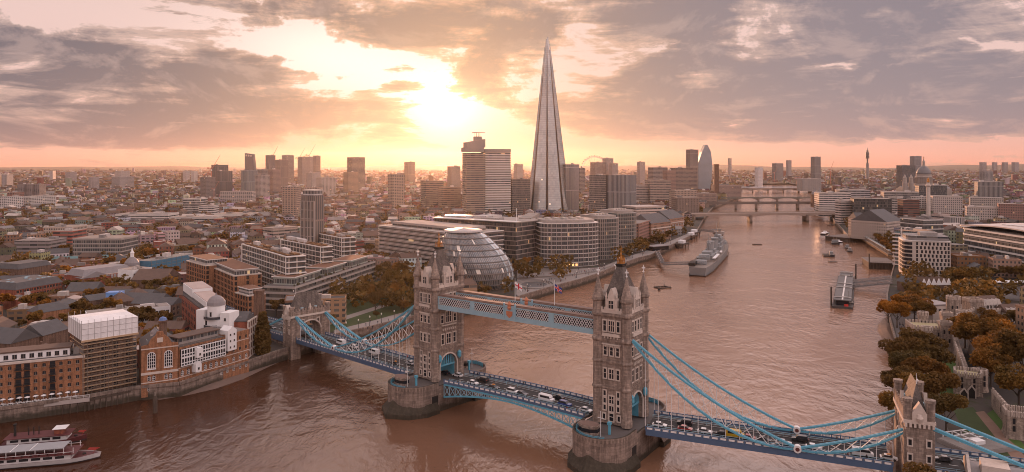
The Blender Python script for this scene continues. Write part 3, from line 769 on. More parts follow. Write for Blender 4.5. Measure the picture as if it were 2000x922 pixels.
uR = Vector((math.cos(angR), math.sin(angR))); vR = Vector((-uR.y, uR.x)); uL = Vector((math.cos(angL), math.sin(angL))); vL = Vector((-uL.y, uL.x))
for sg, w in ((-1, 'nearer'), (1, 'farther')):
    T = thing('land_tie', w+' straight blue tie from the right gatehouse down to the approach road', 'bridge chain', (*AR, 0), angR)
    m = MB()
    for d in (-.45, .45): m.bar((9, sg*(HW+.1)+d, 20.6), (41, sg*(HW+.1)+d, 9.6), .35, w=.2)
    m.build('boom', TEAL, T); m = MB(); m.bar((9, sg*(HW+.1), 20.7), (41, sg*(HW+.1), 9.7), .12, w=.3); m.build('cover_strip', WHITEP, T)
    T = thing('land_tie', w+' straight blue tie from the left gatehouse down to the street behind it', 'bridge chain', (*AL, 0), angL)
    m = MB(); m.bar((-9, sg*(HW+.1), 18.6), (-34, sg*(HW+.1), 8.6), .4, w=.5); m.build('boom', TEAL, T); m = MB(); m.bar((-9, sg*(HW+.1), 18.9), (-34, sg*(HW+.1), 8.9), .2, w=.22); m.build('cover_strip', WHITEP, T)
dA = deck('approach road with blue parapets beyond the right gatehouse', AR+uR*9.3, AR+uR*80, 8.7, 8.2, 0, 0, 8.2, girder=2.2)
dS = deck('approach road leading away behind the left gatehouse', AL-uL*120, AL-uL*9, 6.2, 8.7, 0, 0, 8.2, girder=2.2)
for a, b in ((AR+uR*9.3, AR+uR*80), (AL-uL*120, AL-uL*9)):
    for t in (0, .25, .5, .75, 1): keep(a+(b-a)*t, 18)
m = MB(); a = AR+uR*9; b = AR+uR*80; m.prism([a-vR*8, b-vR*8, b+vR*8, a+vR*8], 2, 6.4); tag(m.build('approach_viaduct', STONE), 'masonry viaduct carrying the approach road beyond the right gatehouse', 'viaduct')
m = MB(); a = AL-uL*120; b = AL-uL*9; m.prism([a-vL*8, b-vL*8, b+vL*8, a+vL*8], 2, 5.6); tag(m.build('approach_viaduct', STONE), 'masonry viaduct carrying the road behind the left gatehouse', 'viaduct')
# ================================================================== buildings
F_PUNCH = facade('punched_window_wall', 2.6, 3.3, .46, .5)
F_STRIP = facade('strip_window_wall', 7.0, 3.5, .97, .46)
F_CURT = facade('curtain_glass_wall', 1.6, 3.6, .86, .72, (.05, .055, .06), .005)
F_FLAT = facade('flat_block_wall', 4.2, 2.9, .62, .5)
F_TALL = facade('ribbed_tower_wall', 2.2, 40, .55, .97, (.06, .065, .07), 0)
F_OFF = facade('lit_office_glass', 1.8, 3.7, .90, .78, (.03, .035, .038), .012)
ROOF = roofmat('flat_roof_covering'); FACS = (F_PUNCH, F_STRIP, F_CURT, F_FLAT, F_TALL, F_OFF)
BRICKO = masonry('orange_stock_brick', (.34, .15, .072), (.17, .11, .08), .45, .16)
BRICKR = masonry('red_brick', (.30, .085, .05), (.15, .09, .07), .45, .16)
BRICKB = masonry('brown_brick', (.17, .10, .07), (.11, .08, .065), .45, .16)
CONC = mat('grey_concrete', (.26, .23, .21), .85, .2, .4)
WHITEW = mat('white_render', (.68, .66, .645), .75, .12, .35)
SHEETM = mat('white_plastic_sheeting', (.70, .68, .67), .5, .2, .35, 1.0, .9)
BANDW = mat('white_floor_band', (.62, .57, .53), .6, .1, .5)
BANDG = mat('grey_floor_band', (.34, .30, .27), .65, .12, .5)
SCAFB = mat('scaffold_board', (.42, .29, .18), .9, .25, 1)
STEELP = mat('scaffold_steel', (.20, .16, .13), .6, .2, 2)
LEADR = mat('lead_roof', (.22, .20, .20), .6, .2, .5)
TILER = mat('brown_tile_roof', (.115, .075, .058), .85, .3, .4)
GREYR = mat('grey_slate_roof', (.085, .08, .08), .75, .3, .4)
PINKR = mat('pale_pink_roof', (.42, .33, .29), .85, .2, .2)
BLUEN = mat('blue_scaffold_netting', (.055, .16, .24), .8, .3, .5)
LITW = emis('lit_window', (1.0, .58, .24), 1.1)
WINM = {}
def wmesh(kind):
    if kind in WINM: return WINM[kind]
    m = MB(); 
    def bx(x0, x1, z0, z1, d0, d1, mm): m.m = mm; m.box(x0, x1, -d1, -d0, z0, z1)
    if kind == 'arched':        # dark recess under a shallow brick arch
        m.m = 1; m.slab([(-.6, 0), (.6, 0), (.6, 1.15), (.35, 1.4), (-.35, 1.4), (-.6, 1.15)], 'y', -.05, .1); bx(-.72, .72, -.14, 0, -.1, .12, 0); bx(-.04, .04, 0, 1.3, .05, .09, 0)
        mats = [mat('grey_sill_stone', (.3, .25, .21), .8), GLASS]
    elif kind == 'white':       # tall white sash with glazing bars
        bx(-.62, .62, 0, 2.2, -.1, .06, 1)
        for x in (-.62, -.2, .2, .62): bx(x-.06, x+.06, -.05, 2.25, -.1, .12, 0)
        for z in (0, .75, 1.5, 2.2): bx(-.62, .62, z-.06, z+.06, -.1, .11, 0)
        mats = [WHITEP, GLASS]
    elif kind == 'arch_white':
        m.m = 1; m.slab([(-.8, 0), (.8, 0), (.8, 1.7), (.5, 2.25), (0, 2.45), (-.5, 2.25), (-.8, 1.7)], 'y', -.06, .1)
        for x in (-.8, 0, .8): bx(x-.07, x+.07, 0, 1.75 if x else 2.4, .0, .13, 0)
        for z in (0, .9, 1.7): bx(-.8, .8, z-.07, z+.07, .0, .12, 0)
        mats = [WHITEP, GLASS]
    elif kind == 'square':
        bx(-.7, .7, 0, 1.5, -.1, .05, 1); bx(-.8, .8, -.12, 0, -.1, .16, 0); bx(-.04, .04, 0, 1.5, -.1, .1, 0)
        mats = [mat('grey_sill_stone', (.3, .25, .21), .8), GLASS]
    elif kind == 'bay':         # tall loft opening
        bx(-.75, .75, 0, 2.0, -.1, .05, 1); bx(-.04, .04, 0, 2.0, -.1, .09, 0); bx(-.85, .85, 2.0, 2.2, -.1, .12, 0); bx(-.75, .75, .9, 1.0, -.1, .08, 0)
        mats = [mat('dark_frame', (.05, .045, .04), .6), GLASS]
    elif kind == 'loading':     # loading doors stacked with iron balconies
        bx(-1.0, 1.0, 0, 2.2, -.1, .06, 1); bx(-1.3, 1.3, -.15, 0, -.1, .95, 0)
        for k in range(9): bx(-1.3+k*.325-.03, -1.3+k*.325+.03, 0, .95, .88, .94, 0)
        bx(-1.3, 1.3, .9, .98, .86, .95, 0)
        mats = [mat('black_iron', (.03, .028, .027), .6), GLASS]
    elif kind == 'skylight':
        m.box(-.6, .6, -.06, .06, 0, 1.3); mats = [TEALP]
    WINM[kind] = m.mesh('window', mats); return WINM[kind]
class Bld:
    """a building whose front runs from plan point p to q; x along the front, y into the depth, z up from the bank"""
    def __init__(s, name, label, cat, p, q, dep=12, z0=GZ, lm=None, group=None):
        s.L, s.a = seg(p, q); s.dep = dep; s.T = thing(name, label, cat, (p.x, p.y, z0), s.a, group); s.p, s.q = p, q; s.label = label
        s.u = (q-p).normalized(); s.n = Vector((-s.u.y, s.u.x)); s.c = p+s.u*s.L/2+s.n*dep/2
        k = max(1, int(s.L/max(dep, 8)+.5))
        for i in range(k): keep(p+s.u*s.L*(i+.5)/k+s.n*dep/2, math.hypot(s.L/k, dep)/2+2)
        if lm: landmark(s.c, lm)
    def part(s, mb, name, m, parent=None): return mb.build(name, m, parent or s.T)
    def box(s, name, m, x0, x1, y0, y1, z0, z1, parent=None, col=None):
        b = MB(); b.c = col or (.3, .3, .3); fc = m in FACS; b.prism([(x0, y0), (x1, y0), (x1, y1), (x0, y1)], z0, z1, rm=1 if fc else None, bottom=True); return b.build(name, [m, ROOF] if fc else m, parent or s.T)
    def win(s, kind, x, z, side='f', y=0.0, parent=None, name='window', sc_=None):
        rz = {'f': 0, 'r': math.pi/2, 'l': -math.pi/2}[side]
        loc = {'f': (x, y, z), 'r': (s.L+y, x, z), 'l': (y, x, z)}[side]
        o = link(name, wmesh(kind), parent or s.T, loc, rz)
        if sc_: o.scale = sc_
        return o
    def grid(s, kind, side, z0, dz, rows, n, m0=1.2, L=None, skip=()):
        L = L or (s.L if side == 'f' else s.dep)
        for r in range(rows):
            for k in range(n):
                if (k, r) in skip or k in skip: continue
                s.win(kind, m0+(L-2*m0)*(k/(n-1) if n > 1 else .5), z0+dz*r, side)
    def flatroof(s, z, col=(.2, .17, .155), inset=.35, plant=2, seed=0, over=0.0, up=.7):
        b = MB(); b.c = col; b.prism([(inset-over, inset), (s.L-inset+over, inset), (s.L-inset+over, s.dep-inset), (inset-over, s.dep-inset)], z-.2, z+.06, bottom=True)
        r = s.part(b, 'roof', ROOF); rr = random.Random(seed*7+int(s.L*13))
        for k in range(plant):
            w, d, h = rr.uniform(.08, .2)*s.L, rr.uniform(.15, .35)*s.dep, rr.uniform(1.4, 3.0)
            x, y = rr.uniform(.08, .75)*s.L, rr.uniform(.12, .55)*s.dep
            b = MB(); b.c = rr.choice([(.35, .31, .28), (.22, .2, .19), (.5, .45, .42)]); b.box(x, x+w, y, y+d, z, z+h); s.part(b, 'plant_box', ROOF, r)
            b = MB(); b.c = (.3, .27, .25)
            for j in range(3): b.lathe([(.5, z+.05), (.5, z+.9)], 8, (min(s.L-1, x+w+1.2), y+j*1.4))
            s.part(b, 'roof_vents', ROOF, r)
        return r
    def facade(s, z, m, col, z0=0, name='wall', roofcol=(.2, .17, .155), up=.5):
        b = MB(); b.c = col; b.prism([(0, 0), (s.L, 0), (s.L, s.dep), (0, s.dep)], z0, z+up, 0, 1)
        b.col[-1] = roofcol; return s.part(b, name, [m, ROOF])
    def bands(s, n, fh, bm, gcol=(.10, .09, .085), gm=None, over=.7, t=.45, z0=0, poly=None, mull=True, first=0, jit=0):
        poly = poly or [(0, 0), (s.L, 0), (s.L, s.dep), (0, s.dep)]
        cx = sum(p[0] for p in poly)/len(poly); cy = sum(p[1] for p in poly)/len(poly)
        rad = sum(math.hypot(p[0]-cx, p[1]-cy) for p in poly)/len(poly)
        gb = MB(); gb.c = gcol; gb.prism(poly, z0, z0+n*fh-.05); s.part(gb, 'glazing', gm or F_CURT)
        rr = random.Random(int(s.L*31))
        for k in range(first, n+1):
            o = over+(rr.choice((0, .5)) if jit else 0); pl = [(cx+(p[0]-cx)*(1+o/rad), cy+(p[1]-cy)*(1+o/rad)) for p in poly]
            b = MB(); b.prism(pl, z0+k*fh-t/2, z0+k*fh+t/2, bottom=True); s.part(b, 'floor_band', bm)
def rect3(h, Lp, Np, Rp, z0=GZ):
    z = z0+h; n, r, l = gp(*Np, z), gp(*Rp, z), gp(*Lp, z); u = (r-n).normalized(); nn = Vector((-u.y, u.x)); return n, r, max(5.0, (l-n).dot(nn))

def rectL(h, Lp, Np, Rp, z0=GZ):
    """front runs from the far left roof corner to the near one; depth so that the right corner shows at its place"""
    z = z0+h; l, n = gp(*Lp, z), gp(*Np, z); u = (n-l).normalized(); nn = Vector((-u.y, u.x)); k = (Rp[0]-1000)/F; return l, n, max(6.0, min(30, 1.2*(k*n.y-n.x)/(nn.x-k*nn.y)))
# ---- left bank, water front
pR = gp(165, 772); u = (pR-gp(0, 791)).normalized(); nW = Vector((-u.y, u.x)); pL = pR-u*58
b = Bld('brick_warehouse', 'long brown brick warehouse with arched windows and dark loading bays above the terrace', 'warehouse', pL, pR, 15, lm='the long brown brick warehouse')
b.box('wall', BRICKO, 0, b.L, 0, b.dep, 0, 14.6)
b.box('cornice', PALES, -.2, b.L+.2, -.3, .5, 14.0, 14.75); b.box('roof_terrace', PAVE2, .2, b.L-.2, .5, b.dep, 14.4, 14.7)
x = b.L-2.2; k = 0
while x > 20:
    bay = k in (3, 6, 7, 11, 14)
    for r in range(5):
        if bay: b.win('loading', x, .9+r*2.72, sc_=(.85, 1, .9))
        else: b.win('arched', x, 1.2+r*2.72, sc_=(.85, 1, .85))
    x -= 2.6; k += 1
a = b.box('attic_storey', WHITEW, 0, b.L-5, 2.6, 9.6, 14.7, 17.5)
for k in range(14): b.win('square', b.L-6.4-k*2.6, 15.2, 'f', 2.6, a)
b.box('attic_roof', TILER, -.5, b.L-4.6, 2.2, 10, 17.5, 18.0)
b.box('plant_box', CONC, b.L-4, b.L-1, 4, 8, 14.7, 16.6)
# terrace on piles, tables under parasols
T = thing('river_terrace', 'timber dining terrace on piles below the long brown brick warehouse', 'terrace', (pL.x, pL.y, 0), b.a)
m = MB(); m.box(0, 60, -3.7, .4, 4.55, 4.95); m.build('deck', PAVE2, T); m = MB(); m.box(0, 60, -3.9, -3.6, 3.6, 5.0); m.build('fascia', mat('pale_fascia', (.38, .33, .30), .8), T)
m = MB()
for k in range(31): m.bar((k*2, -3.6, 5), (k*2, -3.6, 6), .05)
m.bar((0, -3.6, 6), (60, -3.6, 6), .06); m.bar((0, -3.6, 5.5), (60, -3.6, 5.5), .03); m.build('railing', WHITEP, T)
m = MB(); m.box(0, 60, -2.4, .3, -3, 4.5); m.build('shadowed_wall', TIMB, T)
for k in range(26):
    m = MB(); m.bar((1+k*2.3, -3.4, -3), (1+k*2.3, -3.4, 4.5), .2, 6); m.build('pile', TIMB, T)
t0 = thing('dining_table', '', 'table', (0, 0, 0)); m = MB(); m.lathe([(.55, .72), (.55, .76)], 10); m.lathe([(.05, 0), (.05, .72)], 6); m.build('tabletop', WHITEP, t0)
m = MB(); m.lathe([(.95, 2.2), (.5, 2.45), (.04, 2.6)], 8); m.lathe([(.04, .76), (.04, 2.2)], 6, cap=False); m.build('parasol', SHEETM, t0)
m = MB()
for q in range(4):
    cx, cy = .95*math.cos(q*1.57+.4), .95*math.sin(q*1.57+.4); m.box(cx-.22, cx+.22, cy-.22, cy+.22, .4, .46); m.box(cx-.22, cx+.22, cy+.16, cy+.22, .46, .9)
m.build('chairs', WHITEP, t0)
for k in range(15):
    q = pL+u*(21+k*2.45)+nW*(-1.9+.5*(k % 2)); lab = 'white parasol table on the terrace below the brown brick warehouse'
    if k == 0: t0.location = (q.x, q.y, 4.95); t0['label'] = lab; t0['group'] = 'parasol tables on the river terrace'
    else: dup(t0, (q.x, q.y, 4.95), k*.4)
# scaffolded building
pA, pB = gp(164, 772), gp(266, 752)
b = Bld('scaffolded_building', 'building wrapped in tan scaffolding under a white plastic sheeted top', 'building', pA, pB, 19, lm='the scaffolded building')
b.box('wall', BRICKB, .9, b.L-.6, 1.2, b.dep, -1, 20); b.box('glass_side', F_CURT, b.L-.5, b.L+.6, 2, b.dep-3, -1, 17, col=(.2, .22, .22))
for k in range(11):
    z = 1.2+k*1.72; q = MB(); q.box(-.4, b.L+.2, -.3, .95, z, z+.12); q.box(-.4, b.L+.2, -.34, -.28, z+.12, z+.32); q.box(-.5, -.32, -.3, b.dep, z, z+.3); b.part(q, 'scaffold_deck', SCAFB)
q = MB()
for k in range(14):
    x = -.3+(b.L+.4)*k/13; q.bar((x, -.36, -1.5), (x, -.36, 20.2), .06, 4)
for k in range(11):
    for h in (.6, 1.1): z = 1.2+k*1.72+h; q.bar((-.4, -.36, z), (b.L+.2, -.36, z), .045)
    x0 = (k % 4)*4.2; q.bar((x0, -.42, 1.2+k*1.72), (min(x0+4.2, b.L), -.42, 1.2+k*1.72+1.72), .05)
for k in range(10):
    y = k*b.dep/9; q.bar((-.45, y, 0), (-.45, y, 20.2), .06)
b.part(q, 'scaffold_poles', STEELP)
for k in range(4):
    for r in range(5): b.win('bay', 2.6+k*4.2, 1.0+r*3.6, 'f', 1.2)
q = MB(); q.prism([(-.9, -.5), (b.L+.5, -.5), (b.L+.5, b.dep+.3), (-.9, b.dep+.3)], 20.3, 26.4, bottom=True); w = b.part(q, 'white_sheeting', SHEETM)
q = MB(); q.gable((b.L/2-.2, b.dep/2), (1, 0), b.L/2+.7, b.dep/2+.4, 26.4, 27.1, .1, 1.0); b.part(q, 'sheeted_roof', SHEETM, w)
q = MB(); q.box(-1.1, b.L+.7, -.75, -.5, 19.6, 20.3); b.part(q, 'scaffold_deck', SCAFB); q = MB()
for k in range(10): x = -.9+(b.L+1.4)*k/9; q.bar((x, -.56, 20.3), (x, -.56, 27.6), .05); q.bar((x, b.dep+.4, 26), (x, b.dep+.4, 28), .05)
for z in (22.3, 24.4, 26.4): q.bar((-.95, -.56, z), (b.L+.55, -.56, z), .045)
for k in range(8): y = -.5+(b.dep+.8)*k/7; q.bar((-.96, y, 20.3), (-.96, y, 27.6), .05)
b.part(q, 'sheeting_battens', mat('grey_batten', (.36, .34, .33), .7), w)
T = thing('timber_jetty', 'dark timber jetty on piles below the scaffolded building', 'jetty', (pA.x, pA.y, 0), b.a)
m = MB(); m.box(.2, b.L+3, -3.6, 0, 3.6, 4.2); m.build('deck', TIMB, T)
for k in range(11): m = MB(); m.bar((.8+k*1.9, -3.4, -3), (.8+k*1.9, -3.4, 4.6), .22, 6); m.build('pile', TIMB, T)
# brewery: gable end
pA, pB = gp(276, 757), gp(348, 747)
b = Bld('gabled_brewery', 'orange brick brewery with a shaped gable and two giant white arched windows', 'brewery', pA, pB, 17, lm='the gabled orange brick brewery')
L = b.L; q = MB(); q.slab([(0, -4), (L, -4), (L, 15.6), (L*.82, 16.0), (L*.74, 18), (L*.62, 19.2), (L*.58, 20.6), (L*.42, 20.6), (L*.38, 19.2), (L*.26, 18), (L*.18, 16.0), (0, 15.6)], 'y', 0, .9); b.part(q, 'gable_wall', BRICKO)
b.box('wall', BRICKO, .05, L-.05, .9, b.dep, -4, 14.8)
q = MB(); q.gable((L/2, b.dep/2+.6), (0, 1), b.dep/2, L/2, 14.6, 19.2, .15); r = b.part(q, 'roof', GREYR)
for k in (0, 1):
    for x in (2.2, 3.6): q = MB(); q.quad((x, 5+k*2.2, 14.9+x*.62), (x+1.1, 5+k*2.2, 14.9+(x+1.1)*.62), (x+1.1, 6.6+k*2.2, 14.9+(x+1.1)*.62), (x, 6.6+k*2.2, 14.9+x*.62)); b.part(q, 'skylight', TEALP, r)
for z, h in ((4.5, .9), (1.3, .35), (14.2, .4)): b.box('string_course', PALES, -.1, L+.1, -.18, .3, z, z+h)
q = MB(); q.box(L/2-1.0, L/2+1.0, -.15, 0.1, 16.5, 18.3); b.part(q, 'stone_plaque', PALES)
for x in (L*.27, L*.73):
    q = MB(); q.m = 1; n = 10; arc = [(1.35*math.cos(t), 11.6+1.35*math.sin(t)) for t in [math.pi*k/n for k in range(n+1)]]; q.slab([(x-1.35, 7.0), (x+1.35, 7.0)]+[(x+c, z) for c, z in arc[0:]], 'y', -.06, .1); q.m = 0
    for k in range(5): xx = x-1.35+k*.675; q.box(xx-.07, xx+.07, -.16, 0, 6.6, 11.6+math.sqrt(max(.02, 1.35**2-(xx-x)**2)))
    for z in (7, 8.2, 9.4, 10.6, 11.6): q.box(x-1.35, x+1.35, -.15, 0, z-.07, z+.07)
    q.box(x-1.6, x+1.6, -.2, 0, 6.3, 6.7)
    for (c0, z0), (c1, z1) in zip(arc, arc[1:]): q.bar((x+c0, -.1, z0), (x+c1, -.1, z1), .12)
    b.part(q, 'giant_window', [WHITEP, GLASS])
    for dx in (-.8, .8): b.win('arch_white', x+dx, -1.7, sc_=(.62, 1, .8)); b.win('arch_white', x+dx, 2.1, sc_=(.62, 1, .85))
T = thing('brewery_chimney', 'round brown brick chimney with a blue cap behind the shaped gable', 'chimney', (*(pA+b.u*L*.62+b.n*7), 15)); q = MB(); q.lathe([(1.7, -8), (1.6, 0), (1.45, 12.5), (1.75, 13), (1.75, 13.6)], 12); q.build('shaft', BRICKB, T); q = MB(); q.lathe([(1.55, 13.6), (1.2, 14.5), (.2, 15)], 12); q.build('cap', mat('blue_dome_paint', (.10, .16, .33), .5), T)
T = thing('cupola', 'small white cupola with a grey dome beside the blue capped chimney', 'cupola', (*(pA+b.u*L*.4+b.n*9), 20)); q = MB(); q.lathe([(1.5, -2), (1.5, 3), (1.7, 3.2)], 8); q.build('drum', WHITEW, T); q = MB(); q.lathe([(1.7, 3.2), (1.3, 4.2), (.6, 4.9), (.05, 5.8)], 12); q.build('dome', LEADR, T)
# brewery: long curving front with white glazed galleries
pA, pB = gp(350, 747), gp(438, 722)
b = Bld('riverside_brewery', 'orange brick riverside building with two white glazed gallery floors and roof terrace', 'brewery', pA, pB, 16, lm='the white glazed gallery building')
L = b.L; b.box('wall', BRICKO, 0, L, 0, b.dep, -4.5, 13.6)
for z in (1.7, 5.3): b.box('string_course', PALES, -.1, L+.1, -.15, .3, z, z+.3)
n = 8
for k in range(n): b.win('arch_white', 1.3+(L-2.6)*k/(n-1), -1.6, sc_=(.7, 1, .9)); b.win('arch_white', 1.3+(L-2.6)*k/(n-1), 2.4, sc_=(.7, 1, .9))
for f in (0, 1):
    q = MB(); z = 6.4+f*3.3; q.box(.3, L-.3, -1.0, .1, z, z+3.1); g = b.part(q, 'glazed_gallery', GLASS); q = MB(); N = 17
    for k in range(N+1): x = .3+(L-.6)*k/N; q.box(x-.13, x+.13, -1.2, -1.0, z-.1, z+3.2)
    for h in (-.1, 1.0, 2.9): q.box(.1, L-.1, -1.22, -1.0, z+h-.13, z+h+.2)
    b.part(q, 'gallery_frame', WHITEP, g)
for x, z in ((L*.36, 8.4), (L*.33, 2.9)):
    q = MB(); q.box(x-1.3, x+1.3, -2.6, 0, z, z+3.0); q.slab([(x-1.3, z+3), (x+1.3, z+3), (x+.9, z+3.9), (x-.9, z+3.9)], 'y', -2.6, -.2); o = b.part(q, 'oriel_box', WHITEW); b.win('square', x, z+.9, 'f', -2.6, o, sc_=(.55, 1, .6))
b.box('roof_terrace', PAVE2, -.1, L+.1, .2, b.dep, 13.6, 13.9); a = b.box('penthouse', F_CURT, 1.5, L-1, 2.5, 9, 13.9, 16.4, col=(.25, .22, .2)); b.box('penthouse_roof', TILER, 1, L-.5, 2, 9.6, 16.4, 16.8)
q = MB()
for k in range(13): q.bar((L*k/12, -.3, 13.6), (L*k/12, -.3, 14.8), .05)
q.bar((0, -.3, 14.8), (L, -.3, 14.8), .06); b.part(q, 'railing', STEELP)
pA, pB = gp(438, 722), gp(486, 707)
b2 = Bld('riverside_brewery', 'orange brick block with a white gabled tower box hung on its upper wall', 'brewery', pA, pB, 15)
L = b2.L; b2.box('wall', BRICKO, 0.05, L, 0, b2.dep, -4.5, 14.2); b2.flatroof(14.2, plant=1)
for z in (1.7, 5.3, 10.2): b2.box('string_course', PALES, 0, L+.1, -.15, .3, z, z+.28)
for k in range(4):
    for z, kd in ((-1.6, 'arch_white'), (2.4, 'arch_white'), (6.4, 'square'), (11, 'square')): b2.win(kd, 1.5+(L-3)*k/3, z, sc_=(.62, 1, .8))
q = MB(); q.slab([(.6, 7.6), (5.0, 7.6), (5.0, 16), (2.8, 17.6), (.6, 16)], 'y', -1.6, 3.5); o = b2.part(q, 'tower_box', WHITEW)
for z in (8.6, 11.2, 13.8):
    for x in (1.8, 3.8): b2.win('square', x, z, 'f', -1.6, o, sc_=(.5, 1, .55))
# white cupola tower
c = gp(424, 592, 29); b3 = Bld('cupola_tower', 'white tower with balconies and a grey ribbed dome behind the glazed gallery building', 'tower', c+Vector((-5.5, -2.5)), c+Vector((2.5, -4.5)), 9, lm='the white domed tower')
b3.box('wall', WHITEW, 0, b3.L, 0, 8, 0, 17.5); b3.box('stair_block', WHITEW, b3.L+.02, b3.L+4.6, 1, 8, 0, 20.5); b3.box('annex', WHITEW, -4.2, -.02, 1.5, 8, 0, 21)
q = MB(); q.lathe([(3.7, 17.5), (3.7, 23.0), (4.0, 23.2)], 14, (b3.L/2, 4)); d = b3.part(q, 'drum', WHITEW); q = MB(); q.lathe([(3.9, 23.2), (3.7, 24.6), (3.0, 26), (1.8, 27), (.4, 27.5), (.1, 28.6)], 16, (b3.L/2, 4)); b3.part(q, 'dome', LEADR, d)
for z in (17.6, 14.0):
    q = MB(); q.lathe([(4.9, z), (4.9, z+.2)], 14, (b3.L/2, 3.4)); q.lathe([(4.85, z+.2), (4.85, z+1.1)], 14, (b3.L/2, 3.4), cap=False); b3.part(q, 'balcony', mat('dark_iron', (.05, .05, .055), .6))
for x, z in ((2, 10.5), (5.5, 10.5), (2, 15), (4, 18.6)): b3.win('bay', x, z, sc_=(.6, 1, .9), y=0 if z < 17 else .35)
for z in (10, 13.5, 17): b3.win('square', b3.L+2.4, z, 'f', 1.0, sc_=(.7, 1, .8))
pA, pB = gp(484, 700), gp(500, 688); b4 = Bld('stone_framed_building', 'brick building in a pale stone frame between the brewery and the dark cypress', 'building', pA, pA+(pB-pA).normalized()*11, 16)
b4.box('wall', BRICKR, .1, b4.L-.1, .1, b4.dep, -1, 15.8); b4.flatroof(16.2, (.12, .1, .09), plant=1)
q = MB()
for k in range(5): x = b4.L*k/4; q.box(x-.3, x+.3, -.25, .2, -1, 16.2)
for r in range(6): q.box(-.3, b4.L+.3, -.22, .2, r*3.2-.25, r*3.2+.4)
b4.part(q, 'stone_frame', PALES)
for k in range(4):
    for r in range(5): b4.win('bay', b4.L*(k+.5)/4, .7+r*3.2, y=.1, sc_=(.75, 1, 1))
q = MB(); q.slab([(0, 16.2), (b4.L, 16.2), (b4.L*.55, 19.5)], 'y', 1, 12); b4.part(q, 'attic_roof', GREYR)
T = thing('brick_stack', 'square brown brick flue stack rising behind the dark cypress', 'chimney', (*gp(506, 655), GZ)); q = MB(); q.box(-2, 2, -2, 2, 0, 21.5); q.build('shaft', BRICKB, T); q = MB(); q.box(-2.3, 2.3, -2.3, 2.3, 21.5, 22.6); q.build('cap', BRICKB, T)
# ---- second row, left bank
n, r, d = rectL(19, (355, 557), (398, 589), (437, 574)); b = Bld('flat_roofed_office', 'white roofed office with red brick sides and stepped flat roofs behind the white domed tower', 'office', n, r, d, lm='the white roofed office')
b.box('wall', BRICKR, 0, b.L, 0, d, 0, 13.2); b.box('glazed_storey', F_CURT, .6, b.L-.6, .6, d-.6, 13.2, 16, col=(.14, .13, .13)); b.box('upper_storey', WHITEW, b.L*.45, b.L, 1, d-1, 16, 18.6); b.box('roof', PINKR, b.L*.45+.3, b.L-.3, 1.3, d-1.3, 18.55, 18.9); b.box('rear_storey', WHITEW, .5, b.L*.45-.2, .6, d-.4, 16, 20.2); b.box('rear_roof', PINKR, .8, b.L*.45-.5, 1, d-.8, 20.1, 20.4)
for k in range(14):
    for rr in range(3): b.win('bay', 1.5+k*(b.L-3)/13, 1.6+rr*3.9)
def loft(label, L_, N_, R_, h, fl, lm=None):
    n, r, d = rectL(h, L_, N_, R_); b = Bld('brick_apartment_block', label, 'apartment block', n, r, d, lm=lm)
    b.facade(h, BRICKO, (.3, .3, .3), up=0); b.box('parapet', PALES, -.12, b.L+.12, -.12, d+.12, h-.4, h+.15)
    nf = max(2, int(b.L/3.0)); nd_ = max(3, int(d/3.0)); fh = h/fl
    for q in range(fl):
        for k in range(nf): b.win('bay', 1.4+(b.L-2.8)*k/(nf-1), .5+q*fh)
        for k in range(nd_):
            if nd_*fl+nf*fl <= 100 or k % 2 == 0: b.win('bay', 1.4+(d-2.8)*k/(nd_-1), .5+q*fh, 'r')
    a = b.box('penthouse', F_CURT, 1.8, b.L-1.8, 1.4, d-1.6, h+.1, h+3.0, col=(.36, .33, .31)); b.box('penthouse_roof', BANDW, 1.2, b.L-1.2, .9, d-1.1, h+3.0, h+3.4, a); b.box('roof_covering', mat('rusty_sedum_roof', (.17, .085, .05), .95, .3, .3), 1.6, b.L-1.6, 1.3, d-1.5, h+3.38, h+3.5, a)
    return b
loft('brown brick loft apartment block with a glazed penthouse left of the white balconied blocks', (403, 517), (456, 539), (502, 528), 19, 6, 'the brick loft apartments')
loft('taller brick apartment block with pale parapet standing behind the nearer brick loft block', (364, 509), (401, 519), (442, 505), 21, 7)
loft('lower brick block with a white edged penthouse tucked in front of the brick lofts', (459, 571), (484, 578), (513, 566), 13, 4)
def balc(label, L_, N_, R_, h, fl, lm=None):
    n, r, d = rectL(h, L_, N_, R_); b = Bld('balcony_apartment_block', label, 'apartment block', n, r, d, lm=lm); fh = h/fl
    b.bands(fl, fh, BANDW, (.075, .068, .062), F_CURT, 1.3, .55, jit=1)
    q = MB()
    q.box(-.5, .0, -.5, .0, 0, h); q.box(b.L-.3, b.L, -.5, 0, 0, h); b.part(q, 'column', BANDW); q = MB(); q.c = (.3, .27, .24)
    for k in range(int(b.L/5)): q.box(k*5+1, k*5+2.2, -.12, .0, 0, h)
    for k in range(int(d/5)): q.box(b.L, b.L+.12, k*5+1, k*5+2.2, 0, h)
    b.part(q, 'wall_panels', ROOF)
    b.flatroof(h+.25, (.14, .11, .09), .6, 5)
    q = MB(); q.c = (.16, .09, .05)
    for k in range(7): x = (k+.5)*b.L/7; q.box(x-b.L/20, x+b.L/20, 1, 3.5, h+.2, h+.9); q.box(x-b.L/22, x+b.L/22, max(3.6, d-6), d-2.5, h+.2, h+1.3)
    b.part(q, 'roof_planters', ROOF); return b
balc('tallest front apartment block with white wrapped balconies beside the left gatehouse', (473, 477), (559, 502), (590, 488), 30, 9, 'the white balconied apartments')
balc('middle white balconied apartment block behind the front one', (549, 468), (627, 483), (645, 476), 30, 9)
balc('rearmost white balconied apartment block with a green roof', (621, 456), (668, 465), (689, 458), 30, 9)
p, q_ = at(588, 575), at(614, 568); b = Bld('apartment_tower', 'slim brown apartment tower with glazed crown behind the white balconied blocks', 'tower', p, q_, 11, lm='the slim brown apartment tower')
